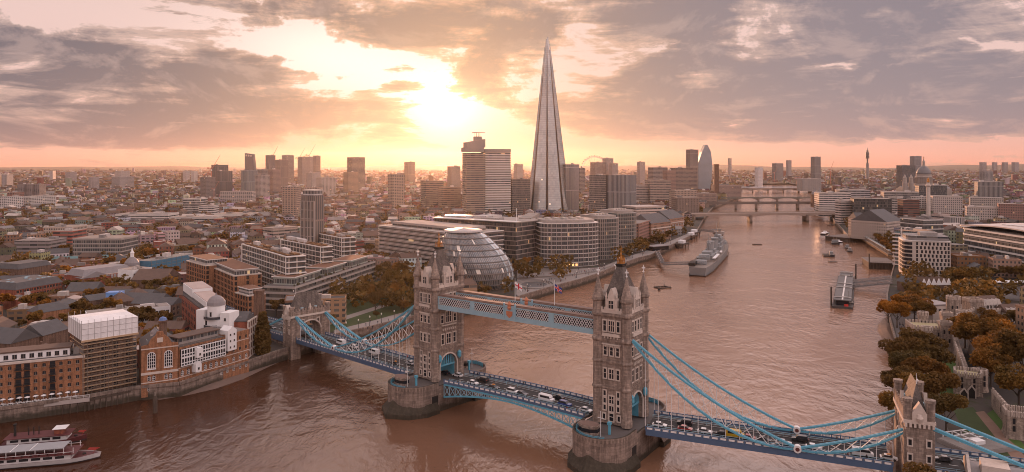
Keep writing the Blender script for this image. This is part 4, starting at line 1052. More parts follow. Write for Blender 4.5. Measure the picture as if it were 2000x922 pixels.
b.facade(60, F_TALL, (.23, .18, .15)); q = MB()
for k in range(5): x = b.L*k/4; q.box(x-.35, x+.35, -.5, .1, 0, 56)
for k in range(9): q.box(-.3, b.L+.3, -.4, .1, k*7-.2, k*7+.25)
b.part(q, 'stone_frame', BANDG); b.box('glazed_crown', F_CURT, 1, b.L-1, 1, 10, 60.4, 64.5, col=(.45, .43, .42)); b.box('roof', BANDW, .6, b.L-.6, .6, 10.4, 64.5, 65)
pA, pB = gp(576, 562, 18.7), gp(733, 511, 18.7); b = Bld('terraced_apartment_block', 'long low grey banded apartment block with glass roof pavilions along the park', 'apartment block', pA, pB, 20, lm='the park side block')
b.bands(4, 3.4, BANDG, (.10, .09, .08), F_OFF, .35, 1.2)
b.box('roof_deck', PAVE2, .3, b.L-.3, .3, 19.7, 13.85, 14.3)
for x0, x1 in ((5, 36), (44, 72), (80, 108)):
    a = b.box('roof_pavilion', F_CURT, x0, x1, 3, 17, 14.3, 18.6, col=(.30, .33, .29)); b.box('pavilion_roof', BANDW, x0-.8, x1+.8, 2.2, 17.8, 18.6, 19.0, a); b.box('pavilion_covering', mat('rusty_sedum_roof', (.17, .085, .05)), x0, x1, 3, 17, 19.0, 19.1, a)
rr = random.Random(4)
q = MB(); q.c = (.06, .055, .03)
for k in range(40): x, y = rr.uniform(0, b.L), rr.choice([1, 1.4, 2, 18]); s_ = rr.uniform(.3, .8); q.lathe([(s_*.6, 14.3), (s_, 14.3+s_), (s_*.4, 14.3+2*s_)], 6, (x, y))
b.part(q, 'planting', ROOF)
# ---- city hall
def egg():
    c = gp(941, 566); T = thing('egg_shaped_hall', 'leaning egg shaped glass hall banded with dark rings behind the farther bridge tower', 'hall', (c.x, c.y+14, GZ)); keep((c.x-4, c.y+14), 34); landmark((c.x-5, c.y+14), 'the egg shaped glass hall')
    prof = [(0, 18.5), (3, 21), (7, 23.2), (12, 24.3), (18, 24.0), (23, 22.6), (28, 20.2), (32.5, 17.4), (36, 14.8), (38.5, 12.6)]
    def rad(z):
        for (a, r0), (b_, r1) in zip(prof, prof[1:]):
            if a <= z <= b_: return r0+(r1-r0)*(z-a)/(b_-a)
        return prof[-1][1]
    cx = lambda z: -13.5*(max(z, 0)/38.5)**1.35
    G = mat('tinted_ring_glass', fn=lambda nt, b: ringglass(nt, b))
    n = 56; zs = [38.5*k/10 for k in range(11)]
    for i in range(10):
        vs, fs, uv = [], [], []; sub = 3
        for j in range(sub+1):
            z = zs[i]+(zs[i+1]-zs[i])*j/sub
            for k in range(n): a = 2*math.pi*k/n; vs.append((cx(z)+rad(z)*math.cos(a), rad(z)*math.sin(a)*.95, z))
        for j in range(sub):
            for k in range(n): fs.append((j*n+k, j*n+(k+1) % n, (j+1)*n+(k+1) % n, (j+1)*n+k)); u0, u1 = k*3.0, k*3+3.0; uv.append(((u0, j/sub), (u1, j/sub), (u1, (j+1)/sub), (u0, (j+1)/sub)))
        m = MB(); m.add(vs, fs, uv); m.build('glass_band', G, T)
        m = MB(); z = zs[i+1]; rr = rad(z)+.3; vs = [(cx(z)+(rr+dr)*math.cos(2*math.pi*k/n), (rr+dr)*.95*math.sin(2*math.pi*k/n), z+dz) for dr, dz in ((0, -.35), (.25, -.25), (.15, .35), (-.3, .4)) for k in range(n)]
        m.add(vs, [(j*n+k, j*n+(k+1) % n, (j+1)*n+(k+1) % n, (j+1)*n+k) for j in range(3) for k in range(n)]); m.build('floor_ring', mat('dark_ring_metal', (.12, .115, .11), .5), T)
    m = MB(); m.lathe([(13.6, 38.6), (13.2, 39.6), (12.0, 39.9), (0.01, 41.0)], 40, (-13.5, 0)); m.build('roof_dish', mat('pale_roof_metal', (.40, .36, .34), .45, .1, .5), T)
    m = MB(); m.lathe([(16.8, 0), (16.8, 3.2)], 40, (0, 0)); m.build('plinth', GLASS, T)
    # glazed atrium strip on the river side
    m = MB(); pts = []
    for j in range(13):
        z = 1+j*36/12
        for a in (-.62, -.22): pts.append((cx(z)+(rad(z)+.35)*math.cos(a), (rad(z)+.35)*.95*math.sin(a), z))
    m.add(pts, [(2*j, 2*j+1, 2*j+3, 2*j+2) for j in range(12)], [((0, j), (6, j), (6, j+1), (0, j+1)) for j in range(12)]); m.build('atrium_glazing', mat('atrium_glass', (.30, .36, .38), .2, .2, .4), T)
def ringglass(nt, b):
    u, v, _ = uvsep(nt); tc = nd(nt, 'ShaderNodeTexCoord')
    fu = (u/1.5).f('FRACT'); iu = (u/1.5).f('FLOOR'); mul = (fu-.5).f('ABSOLUTE').f('GREATER_THAN', .40)
    r = white(nt, comb(nt, iu, 0.0, (nd_z(nt, tc)/3.85).f('FLOOR')))
    c = mixc(nt, r, (.055, .06, .062), (.15, .155, .155)); c = mixc(nt, mul, c, (.30, .29, .28))
    hot = r.f('GREATER_THAN', .965)
    c = mixc(nt, hot, c, (.75, .70, .62))
    nt.links.new(c, b.inputs['Base Color']); b.inputs['Roughness'].default_value = .18
    b.inputs['Specular IOR Level'].default_value = .8
def nd_z(nt, tc): return sepv(nt, tc.outputs['Object'])[2]
egg()
# ---- offices behind
pA, pB = gp(741, 439, 38), gp(905, 456, 38); b = Bld('striped_office', 'long low office striped with pale sunshades left of the egg shaped hall', 'office', pA, pB, 42, lm='the long striped office')
b.bands(9, 3.6, BANDW, (.13, .11, .10), F_STRIP, .9, .5)
q = MB()
for k in range(18): z = k*1.8+.9; q.box(-.9, b.L+.9, -1.0, -.75, z, z+.22)
b.part(q, 'sunshade', BANDW); b.flatroof(32.6, (.30, .26, .23), .5, 4); b.box('plant_storey', F_STRIP, 8, b.L-12, 8, 34, 32.6, 36, col=(.3, .27, .25))
pA, pB = gp(849, 425, 43), gp(1008, 434, 43); b = Bld('dark_glass_office', 'dark glass office block with lit rooms right behind the egg shaped hall', 'office', pA, pB, 48, lm='the dark glass office')
b.bands(10, 3.75, BANDG, (.09, .08, .07), F_OFF, .25, .5); b.flatroof(37.7, (.34, .30, .27), .5, 5); b.box('canopy', BANDW, -1, b.L+1, -2, 6, 37.9, 38.4)
q = MB(); q.slab([(0, 38), (30, 38), (28, 40), (4, 40)], 'y', 8, 24); b.part(q, 'plant_storey', F_STRIP)
n, r, d = rect3(36, (1010, 430), (1045, 433), (1063, 421)); b = Bld('brown_office', 'plain brown office between the dark glass office and the round glass offices', 'office', n, r, d); b.facade(36, F_CURT, (.20, .15, .12)); b.flatroof(36.4, (.33, .29, .26), .6, 2); b.box('plant_storey', ROOF, 4, b.L-4, 4, d-3, 36.5, 39, col=(.3, .26, .23))
def curved(label, px0, px1, D, h, fl, bulge, dep, lm=None, col=(.16, .125, .105)):
    p, q_ = at(px0, D), at(px1, D*1.02); b = Bld('round_glass_office', label, 'office', p, q_, dep, lm=lm); L = b.L
    poly = [(L*(1-math.cos(t))/2, bulge-(bulge*1.0)*math.sin(t)**.8) for t in [math.pi*k/16 for k in range(17)]]+[(L, dep), (0, dep)]
    b.bands(fl, h/fl, BANDW if bulge > 8 else BANDG, col, F_CURT, .5, .5, poly=poly)
    q = MB()
    for k in range(0, 17): x, y = poly[k]; q.bar((x, y-.25, 0), (x, y-.25, h), .22, 6)
    b.part(q, 'column', BANDG); q = MB(); q.c = (.33, .29, .26); q.prism([(x*.9+L*.05, y*.8+3) for x, y in poly], h+.2, h+2.6); b.part(q, 'roof_storey', ROOF)
    for k in range(5): q = MB(); q.c = (.45, .4, .36); q.box(L*(.15+.14*k), L*(.22+.14*k), dep*.35, dep*.6, h+2.6, h+4); b.part(q, 'plant_box', ROOF)
    q = MB(); 
    return b
cu = curved('rounded glass office with pale floor rings and lit shops on the promenade', 1062, 1175, 592, 36, 10, 11, 40, 'the rounded glass office')
q = MB()
for k in range(5): q.box(cu.L*(.3+.06*k), cu.L*(.335+.06*k), -.9, -.6, .8, 2.6)
cu.part(q, 'lit_shopfront', LITW)
curved('middle curved green glass office stepping back along the promenade', 1172, 1214, 640, 36.5, 10, 6, 36, col=(.10, .12, .11))
curved('end curved green glass office farthest along the promenade', 1211, 1248, 705, 37, 10, 6, 36, col=(.09, .12, .11))
# ---- the tall spire of glass
def spire():
    D = 1225; c = at(1070, D+34); T = thing('glass_spire', 'very tall tapering glass skyscraper with a splintered tip', 'skyscraper', (*c, GZ)); keep(c, 48); landmark(c, 'the tall glass spire')
    def fn(nt, b):
        u, v, _ = uvsep(nt); fv = (v/3.8).f('FRACT'); iu = (u/3.0).f('FLOOR'); iv = (v/3.8).f('FLOOR'); r = white(nt, comb(nt, iu, iv, 1.0))
        tc = nd(nt, 'ShaderNodeTexCoord'); n = noise(nt, tc.outputs['Object'], .03, 4, .6)
        c_ = mixc(nt, r*.35+n.ramp(.35, .65)*.5, (.31, .325, .32), (.52, .53, .515)); c_ = mixc(nt, fv.f('LESS_THAN', .22)*.35, c_, (.2, .19, .18))
        nt.links.new(c_, b.inputs['Base Color']); b.inputs['Roughness'].default_value = .16; b.inputs['Metallic'].default_value = .55
        e = r.f('GREATER_THAN', .997)*fv.f('GREATER_THAN', .4); b.inputs['Emission Color'].default_value = (1, .7, .4, 1); nt.links.new((e*.6).k, b.inputs['Emission Strength'])
    G = mat('reflective_sky_glass', fn=fn); H = 300
    base = [(-37, -4), (-30, -24), (-3, -31), (25, -27), (41, -10), (37, 20), (5, 30), (-33, 24)]
    core = MB(); k = len(base); vs = [(x*.9, y*.9, 0) for x, y in base]+[(x*.16-1, y*.16, 266) for x, y in base]; core.add(vs, [(i, (i+1) % k, k+(i+1) % k, k+i) for i in range(k)]); core.build('core', mat('dark_spire_glass', (.09, .07, .06), .5, .2, .05), T)
    tops = [292, 306, 309, 297, 302, 288, 304, 290]
    for i in range(k):
        a, b_ = Vector(base[i]), Vector(base[(i+1) % k]); e = (b_-a); a2, b2 = a+e*.075, b_-e*.075; h = tops[i]; t = 1-h/H*.905
        off = Vector((-1, 0))*(h/H); A, B = a2*t+off, b2*t+off; nrm = Vector((e.y, -e.x)).normalized()*.6; z0 = 0
        L0, L1 = (b2-a2).length, (B-A).length; N = 6; vs, fs, uv = [], [], []
        for j in range(N+1):
            q = j/N
            for p0, p1, s_ in ((a2, A, -1), (b2, B, 1)):
                pt = p0+(p1-p0)*q; w = L0+(L1-L0)*q; vs.append((*(pt+nrm), h*q)); uv.append((s_*w/2+50*i, h*q))
        for j in range(N): fs.append((2*j, 2*j+1, 2*j+3, 2*j+2))
        m = MB(); m.add(vs, fs, [[uv[q] for q in f] for f in fs]); o = m.build('glass_facet', G, T)
    m = MB()
    for z in (268, 274, 280, 286, 291): r = 36*(1-z/H*.905)*.8; m.lathe([(r, z), (r, z+.8)], 8, (-1, 0), .3, 1, .9)
    for kk in range(5): m.bar((-2.6+kk*.9, -1, 258), (-1.6+kk*.5, -.3, 297-abs(kk-2)*3), .35)
    m.build('open_frame', mat('spire_steel', (.2, .16, .14), .5), T)
spire()
p, q_ = at(911, 1150), at(948, 1160); b = Bld('hospital_tower', 'tall concrete hospital tower with overhanging lecture box and a lower banded slab', 'tower', p, q_, 26, lm='the concrete hospital tower')
b.facade(104, F_STRIP, (.30, .24, .19)); b.box('overhang', CONC, -2.5, b.L*.9, -3, 24, 106, 113); b.box('upper_core', CONC, 1, b.L, 0, 24, 113, 119); q = MB(); q.slab([(1, 119), (b.L, 119), (b.L, 127), (1, 121.5)], 'y', 0, 24); b.part(q, 'slanted_top', CONC); b.box('mast_base', CONC, b.L*.5, b.L*.9, 8, 16, 124, 131)
q = MB(); [q.bar((b.L*(.55+.09*k), 12, 131), (b.L*(.55+.09*k), 12, 138), .35) for k in range(4)]; q.box(b.L*.4, b.L*1.1, 11, 13, 137, 138); b.part(q, 'aerial', STEELP)
e = Vector((b.L, 0)); q = MB(); L2 = 45
b.box('rear_slab', F_STRIP, b.L+.1, b.L+L2, 6, 26, 0, 108, col=(.33, .27, .215)); b.box('slab_parapet', CONC, b.L, b.L+L2+.5, 5.5, 26.5, 106, 111); keep(p+b.u*(b.L+22)+b.n*15, 26)
q = MB()
for k in range(27): q.box(b.L+.1, b.L+L2+.3, 5.3, 6, 3.8*k+2, 3.8*k+3.6)
b.part(q, 'balcony_band', BANDW)
# ---------------------------------------------------------------- table of plainer named buildings
STY = {'p': F_PUNCH, 's': F_STRIP, 'c': F_CURT, 'f': F_FLAT, 't': F_TALL, 'o': F_OFF}
def tow(px0, px1, ytop, D, dep, sty, col, label, name='office', cat='office', skew=0.0, lm=None, roof='flat', plant=2, rcol=(.26, .225, .2)):
    p, q = at(px0, D), at(px1, D*(1+skew)); h = zat(ytop, D)-GZ; b = Bld(name, label, cat, p, q, dep, lm=lm)
    b.facade(h-.6, STY[sty], col, up=0)
    q_ = MB(); q_.c = tuple(c*1.15 for c in col); q_.prism([(-.25, -.25), (b.L+.25, -.25), (b.L+.25, dep+.25), (-.25, dep+.25)], h-.6, h); b.part(q_, 'cornice', ROOF)
    if roof == 'flat': b.flatroof(h+.1, rcol, .4, plant, int(px0))
    elif roof == 'gable':
        q_ = MB(); q_.gable((b.L/2, dep/2), (1, 0), b.L/2, dep/2, h, h+dep*.32, .3, 1.5 if dep > 12 else 0); b.part(q_, 'roof', GREYR if sum(col) > .4 else TILER)
    b.h = h; return b
def row2(p, q, h, dep, m, col, label, name, cat, roof, rm, rh=3.5, lm=None, win='square', rows=0, n=0, z0=1.0, dz=3.0, hip=0.0, ridge='x'):
    b = Bld(name, label, cat, p, q, dep, lm=lm); b.box('wall', m, 0, b.L, 0, dep, 0, h, col=col)
    if roof == 'gable':
        r = MB(); (r.gable((b.L/2, dep/2), (1, 0), b.L/2, dep/2, h, h+rh, .3, hip) if ridge == 'x' else r.gable((b.L/2, dep/2), (0, 1), dep/2, b.L/2, h, h+rh, .3, hip)); b.part(r, 'roof', rm)
    elif roof == 'mansard':
        r = MB(); i = rh*.5; r.add([(-.2, -.2, h), (b.L+.2, -.2, h), (b.L+.2, dep+.2, h), (-.2, dep+.2, h), (i, i, h+rh), (b.L-i, i, h+rh), (b.L-i, dep-i, h+rh), (i, dep-i, h+rh)], [(0, 1, 5, 4), (1, 2, 6, 5), (2, 3, 7, 6), (3, 0, 4, 7), (4, 5, 6, 7)]); r_ = b.part(r, 'roof', rm)
    else: b.flatroof(h+.05, (.3, .26, .23), .3, 2)
    for r in range(rows):
        for k in range(n): b.win(win, 1.5+(b.L-3)*k/max(1, n-1), z0+dz*r)
    return b
g5 = lambda px, py, h=0: gp(px, py, GZ+h)
# second rows on the left bank
row2(g5(20, 672, 9), g5(77, 657, 9), 9, 44, BRICKB, None, 'courtyard warehouse with long dark slate roofs beside the left hand street', 'courtyard_warehouse', 'warehouse', 'gable', GREYR, 5, 'the slate roofed courtyard warehouse', rows=2, n=5, ridge='y')
row2(g5(84, 656, 9), g5(134, 642, 9), 9, 13, BRICKB, None, 'slate roofed warehouse range behind the long brown brick warehouse', 'courtyard_warehouse', 'warehouse', 'gable', GREYR, 4.5)
row2(g5(76, 612, 8), g5(136, 602, 8), 8, 12, BRICKO, None, 'brick range with three tall arches under a dark hipped roof', 'arcaded_building', 'building', 'gable', GREYR, 3.5, win='arch_white', rows=1, n=6, hip=3)
row2(g5(170, 614, 8), g5(333, 597, 8), 8, 11, WHITEW, None, 'long low building with pale flat roof and pink end wall', 'low_office', 'office', 'flat', None, win='square', rows=2, n=22, z0=1.4, lm='the long low pale building')
row2(g5(175, 588, 7), g5(232, 580, 7), 7, 12, BRICKB, None, 'low building with a ridged grey metal roof and bright blue plant box', 'metal_roofed_building', 'building', 'gable', GREYR, 2.6)
T = thing('plant_room', 'bright blue plant box with a round fan grille on the low grey roof', 'plant room', (*g5(225, 585, 7), 11.6), R(8)); q = MB(); q.box(-4, 4, -3, 3, 0, 5); q.build('housing', mat('bright_blue_cladding', (.13, .27, .55), .6, .1), T); q = MB(); vs = [(1.2*math.cos(t)-1, -3.05, 2.4+1.2*math.sin(t)) for t in [2*math.pi*k/12 for k in range(12)]]; q.quad(*vs); q.build('fan_grille', DARK, T)
T = thing('round_pavilion', 'round low pavilion with a shallow brown conical roof', 'pavilion', (*gp(146, 606), GZ)); q = MB(); q.lathe([(7, 0), (7, 5)], 16); q.build('wall', PALES, T); q = MB(); q.lathe([(8, 5), (4.5, 6.6), (4.5, 7.4), (.2, 9)], 16); q.build('roof', PINKR, T); keep(gp(146, 606), 10)
for i, (px, py) in enumerate(((250, 592), (285, 584))): row2(g5(px-26, py, 7), g5(px+16, py-6, 7), 7, 15, BRICKB, None, ('left' if not i else 'right')+' hipped dark tile roof house of the pair in front of the red brick block', 'hipped_house', 'house', 'gable', TILER, 5, hip=6)
b = row2(gp(161, 570), gp(257, 556), 10, 20, BRICKR, None, 'long red brick block with white window frames and grey mansard roof', 'red_brick_block', 'apartment block', 'mansard', LEADR, 4.2, 'the long red brick block', win='white', rows=3, n=16, z0=.8)
b.box('cornice', PALES, -.2, b.L+.2, -.2, .2, 9.5, 10.1)
row2(gp(126, 562), gp(160, 571), 9, 18, BRICKR, None, 'gabled red brick wing at the left end of the long red brick block', 'red_brick_block', 'apartment block', 'gable', LEADR, 4, win='white', rows=2, n=5)
b = row2(gp(259, 570), gp(297, 563), 14.4, 14, WHITEW, None, 'white rendered block with small square windows beside the red brick block', 'white_block', 'apartment block', 'flat', None, lm='the white rendered block', win='square', rows=4, n=4, z0=1.2, dz=3.1)
T = thing('domed_turret', 'dark dome with a white lantern spire rising behind the white rendered block', 'church turret', (*at(258, 525), GZ)); q = MB(); q.lathe([(5, 0), (5, 11.5)], 8); q.build('drum', PALES, T); q = MB(); q.lathe([(5.2, 11.5), (5.0, 13.5), (3.4, 16), (1.4, 17.5)], 16); q.build('dome', LEADR, T); q = MB(); q.lathe([(1.3, 17.3), (1.3, 20.3), (1.7, 20.4), (.9, 21.6), (.1, 24.5)], 8); q.build('lantern', WHITEW, T)
b = row2(gp(30, 596), gp(122, 578), 9, 24, BRICKR, None, 'mansard roofed block dotted with white skylights near the left hand street', 'mansard_block', 'apartment block', 'mansard', GREYR, 4, 'the skylit mansard block', rows=3, n=14)
rr = random.Random(5)
for k in range(14): b.win('skylight', 3+rr.random()*(b.L-6), 12.98, y=3+rr.random()*17, sc_=(1.5, 10, .2))
b = row2(gp(36, 560), gp(100, 549), 12, 20, BRICKB, None, 'dark roofed block behind the skylit mansard block', 'mansard_block', 'apartment block', 'mansard', GREYR, 3.5, rows=2, n=10)
row2(gp(32, 606), gp(75, 597), 6, 10, BRICKR, None, 'small brick building with a pale pink flat roof beside the left hand street', 'small_workshop', 'workshop', 'flat', None)
row2(gp(-30, 660), gp(6, 652), 14, 40, BRICKO, None, 'orange brick block at the left picture edge across the street', 'street_block', 'building', 'flat', None, rows=4, n=3)
for p0, p1, h, lab in (((-20, 553), (31, 548), 10.5, 'block wrapped in blue scaffold netting at the left picture edge'), ((296, 548), (372, 532), 14, 'block wrapped in blue scaffold netting left of the brick loft apartments')):
    b = Bld('netted_building', lab, 'building', gp(*p0), gp(*p1), 14); b.box('netting', BLUEN, 0, b.L, 0, 14, 0, h); b.flatroof(h+.1, (.2, .2, .19)); q = MB()
    for k in range(6): q.box(-.1, b.L+.1, -.15, .05, k*h/6-.08, k*h/6+.1)
    for k in range(9): q.bar((b.L*k/8, -.1, 0), (b.L*k/8, -.1, h+1), .07)
    b.part(q, 'scaffold_poles', STEELP)
row2(gp(321, 574), gp(353, 562), 9, 22, BRICKB, None, 'dark brick chapel like hall with twin pitched gables', 'brick_hall', 'hall', 'gable', TILER, 6, ridge='y', win='arch_white', rows=1, n=3)
for i, (px, py) in enumerate(((290, 596), (312, 604), (336, 612))): row2(g5(px, py-16, 7), g5(px+24, py-23, 7), 7, 26, BRICKB, None, ('left', 'middle', 'right')[i]+' slate roofed terrace row descending beside the white roofed office', 'terraced_house', 'house', 'gable', GREYR, 3.4, ridge='y', rows=2, n=3)
# railway
a, c_ = gp(-260, 506), gp(430, 489); b = Bld('railway_viaduct', 'long brick railway viaduct crossing behind the red brick blocks on the left', 'viaduct', a, c_, 22, lm='the railway viaduct')
b.box('wall', BRICKB, 0, b.L, 0, 22, 0, 7); b.box('track_bed', mat('ballast', (.14, .10, .085), .95, .3, .3), 0, b.L, .4, 21.6, 6.9, 7.1)
q = MB()
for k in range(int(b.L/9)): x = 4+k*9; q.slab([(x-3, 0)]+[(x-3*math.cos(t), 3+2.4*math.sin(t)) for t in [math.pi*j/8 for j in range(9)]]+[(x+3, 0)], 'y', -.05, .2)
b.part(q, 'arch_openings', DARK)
T = thing('train', 'white commuter train standing on the railway viaduct', 'train', (*(gp(141, 490)), 12.2), b.a)
for k in range(3):
    q = MB(); q.slab([(0, .6), (2.8, .6), (2.9, 2.2), (2.3, 3.6), (.5, 3.6), (-.1, 2.2)], 'x', k*13, k*13+12.6); o = q.build('carriage', WHITEP, T); q = MB(); q.box(k*13+.6, k*13+12, -.14, 0, 1.9, 2.7); q.build('window', GLASS, o)
for px0, px1, y in ((70, 98, 512), (100, 165, 511), (170, 235, 508)):
    b = Bld('platform_canopy', 'teal weathered workshop roof below the railway viaduct, spanning picture columns near '+('the left street' if px0 == 70 else 'the red brick block' if px0 == 100 else 'the domed turret'), 'canopy', gp(px0, y+6), gp(px1, y+5), 9, 5); q = MB(); q.gable((b.L/2, 4.5), (1, 0), b.L/2, 4.5, 4, 6.5); b.part(q, 'roof', mat('verdigris_roof', (.11, .19, .19), .8, .3, .4)); b.box('wall', BRICKB, 0, b.L, 0, 9, 0, 4)
# mid distance, left
tow(142, 236, 466, 640, 30, 'c', (.33, .29, .26), 'pale curved office with grey framed bays behind the railway viaduct', lm='the curved office')
tow(103, 140, 452, 690, 24, 's', (.30, .10, .07), 'red panelled flats left of the curved office', 'flats', 'flats'); tow(153, 205, 447, 800, 26, 'f', (.34, .23, .18), 'pinkish framed office block with deep square bays', skew=.03)
tow(85, 140, 444, 780, 30, 'p', (.42, .33, .27), 'low sand coloured sheds with pale roofs', 'shed', 'shed'); tow(28, 95, 470, 650, 26, 's', (.24, .2, .19), 'grey metal clad office left of the red panelled flats')
tow(357, 390, 388, 1150, 30, 'o', (.55, .51, .48), 'white and glass office tower amid the low white campus', lm='the white glazed campus tower'); tow(388, 416, 402, 1140, 24, 's', (.50, .46, .43), 'white campus wing with a red end stair', 'campus_block')
tow(225, 328, 418, 1010, 34, 's', (.56, .51, .47), 'wide white campus building with stepped roofs', 'campus_block'); tow(330, 420, 424, 1000, 26, 's', (.48, .44, .41), 'low white campus range in front of the glazed tower', 'campus_block'); tow(418, 488, 418, 1060, 40, 's', (.60, .55, .51), 'long white roofed shed right of the campus tower', 'shed', 'shed')
tow(533, 581, 446, 780, 20, 's', (.34, .27, .23), 'brown office striped with two white bands left of the slim apartment tower', skew=.03); tow(700, 742, 470, 690, 20, 's', (.30, .24, .2), 'low brick office half hidden by the park trees')
for i, (x0, x1) in enumerate(((551, 579), (594, 622))): tow(x0, x1, 365+i*1, 1080+i*60, 24, 'f', (.33, .24, .19), ('left' if not i else 'right')+' of two balconied brown council towers behind the slim apartment tower', 'council_tower', 'tower', lm='the two brown council towers' if not i else None)
tow(430, 492, 374, 1500, 22, 'f', (.34, .30, .28), 'long grey concrete slab block in front of the left hand tower cluster', 'slab_block', 'flats', lm='the long grey slab block')
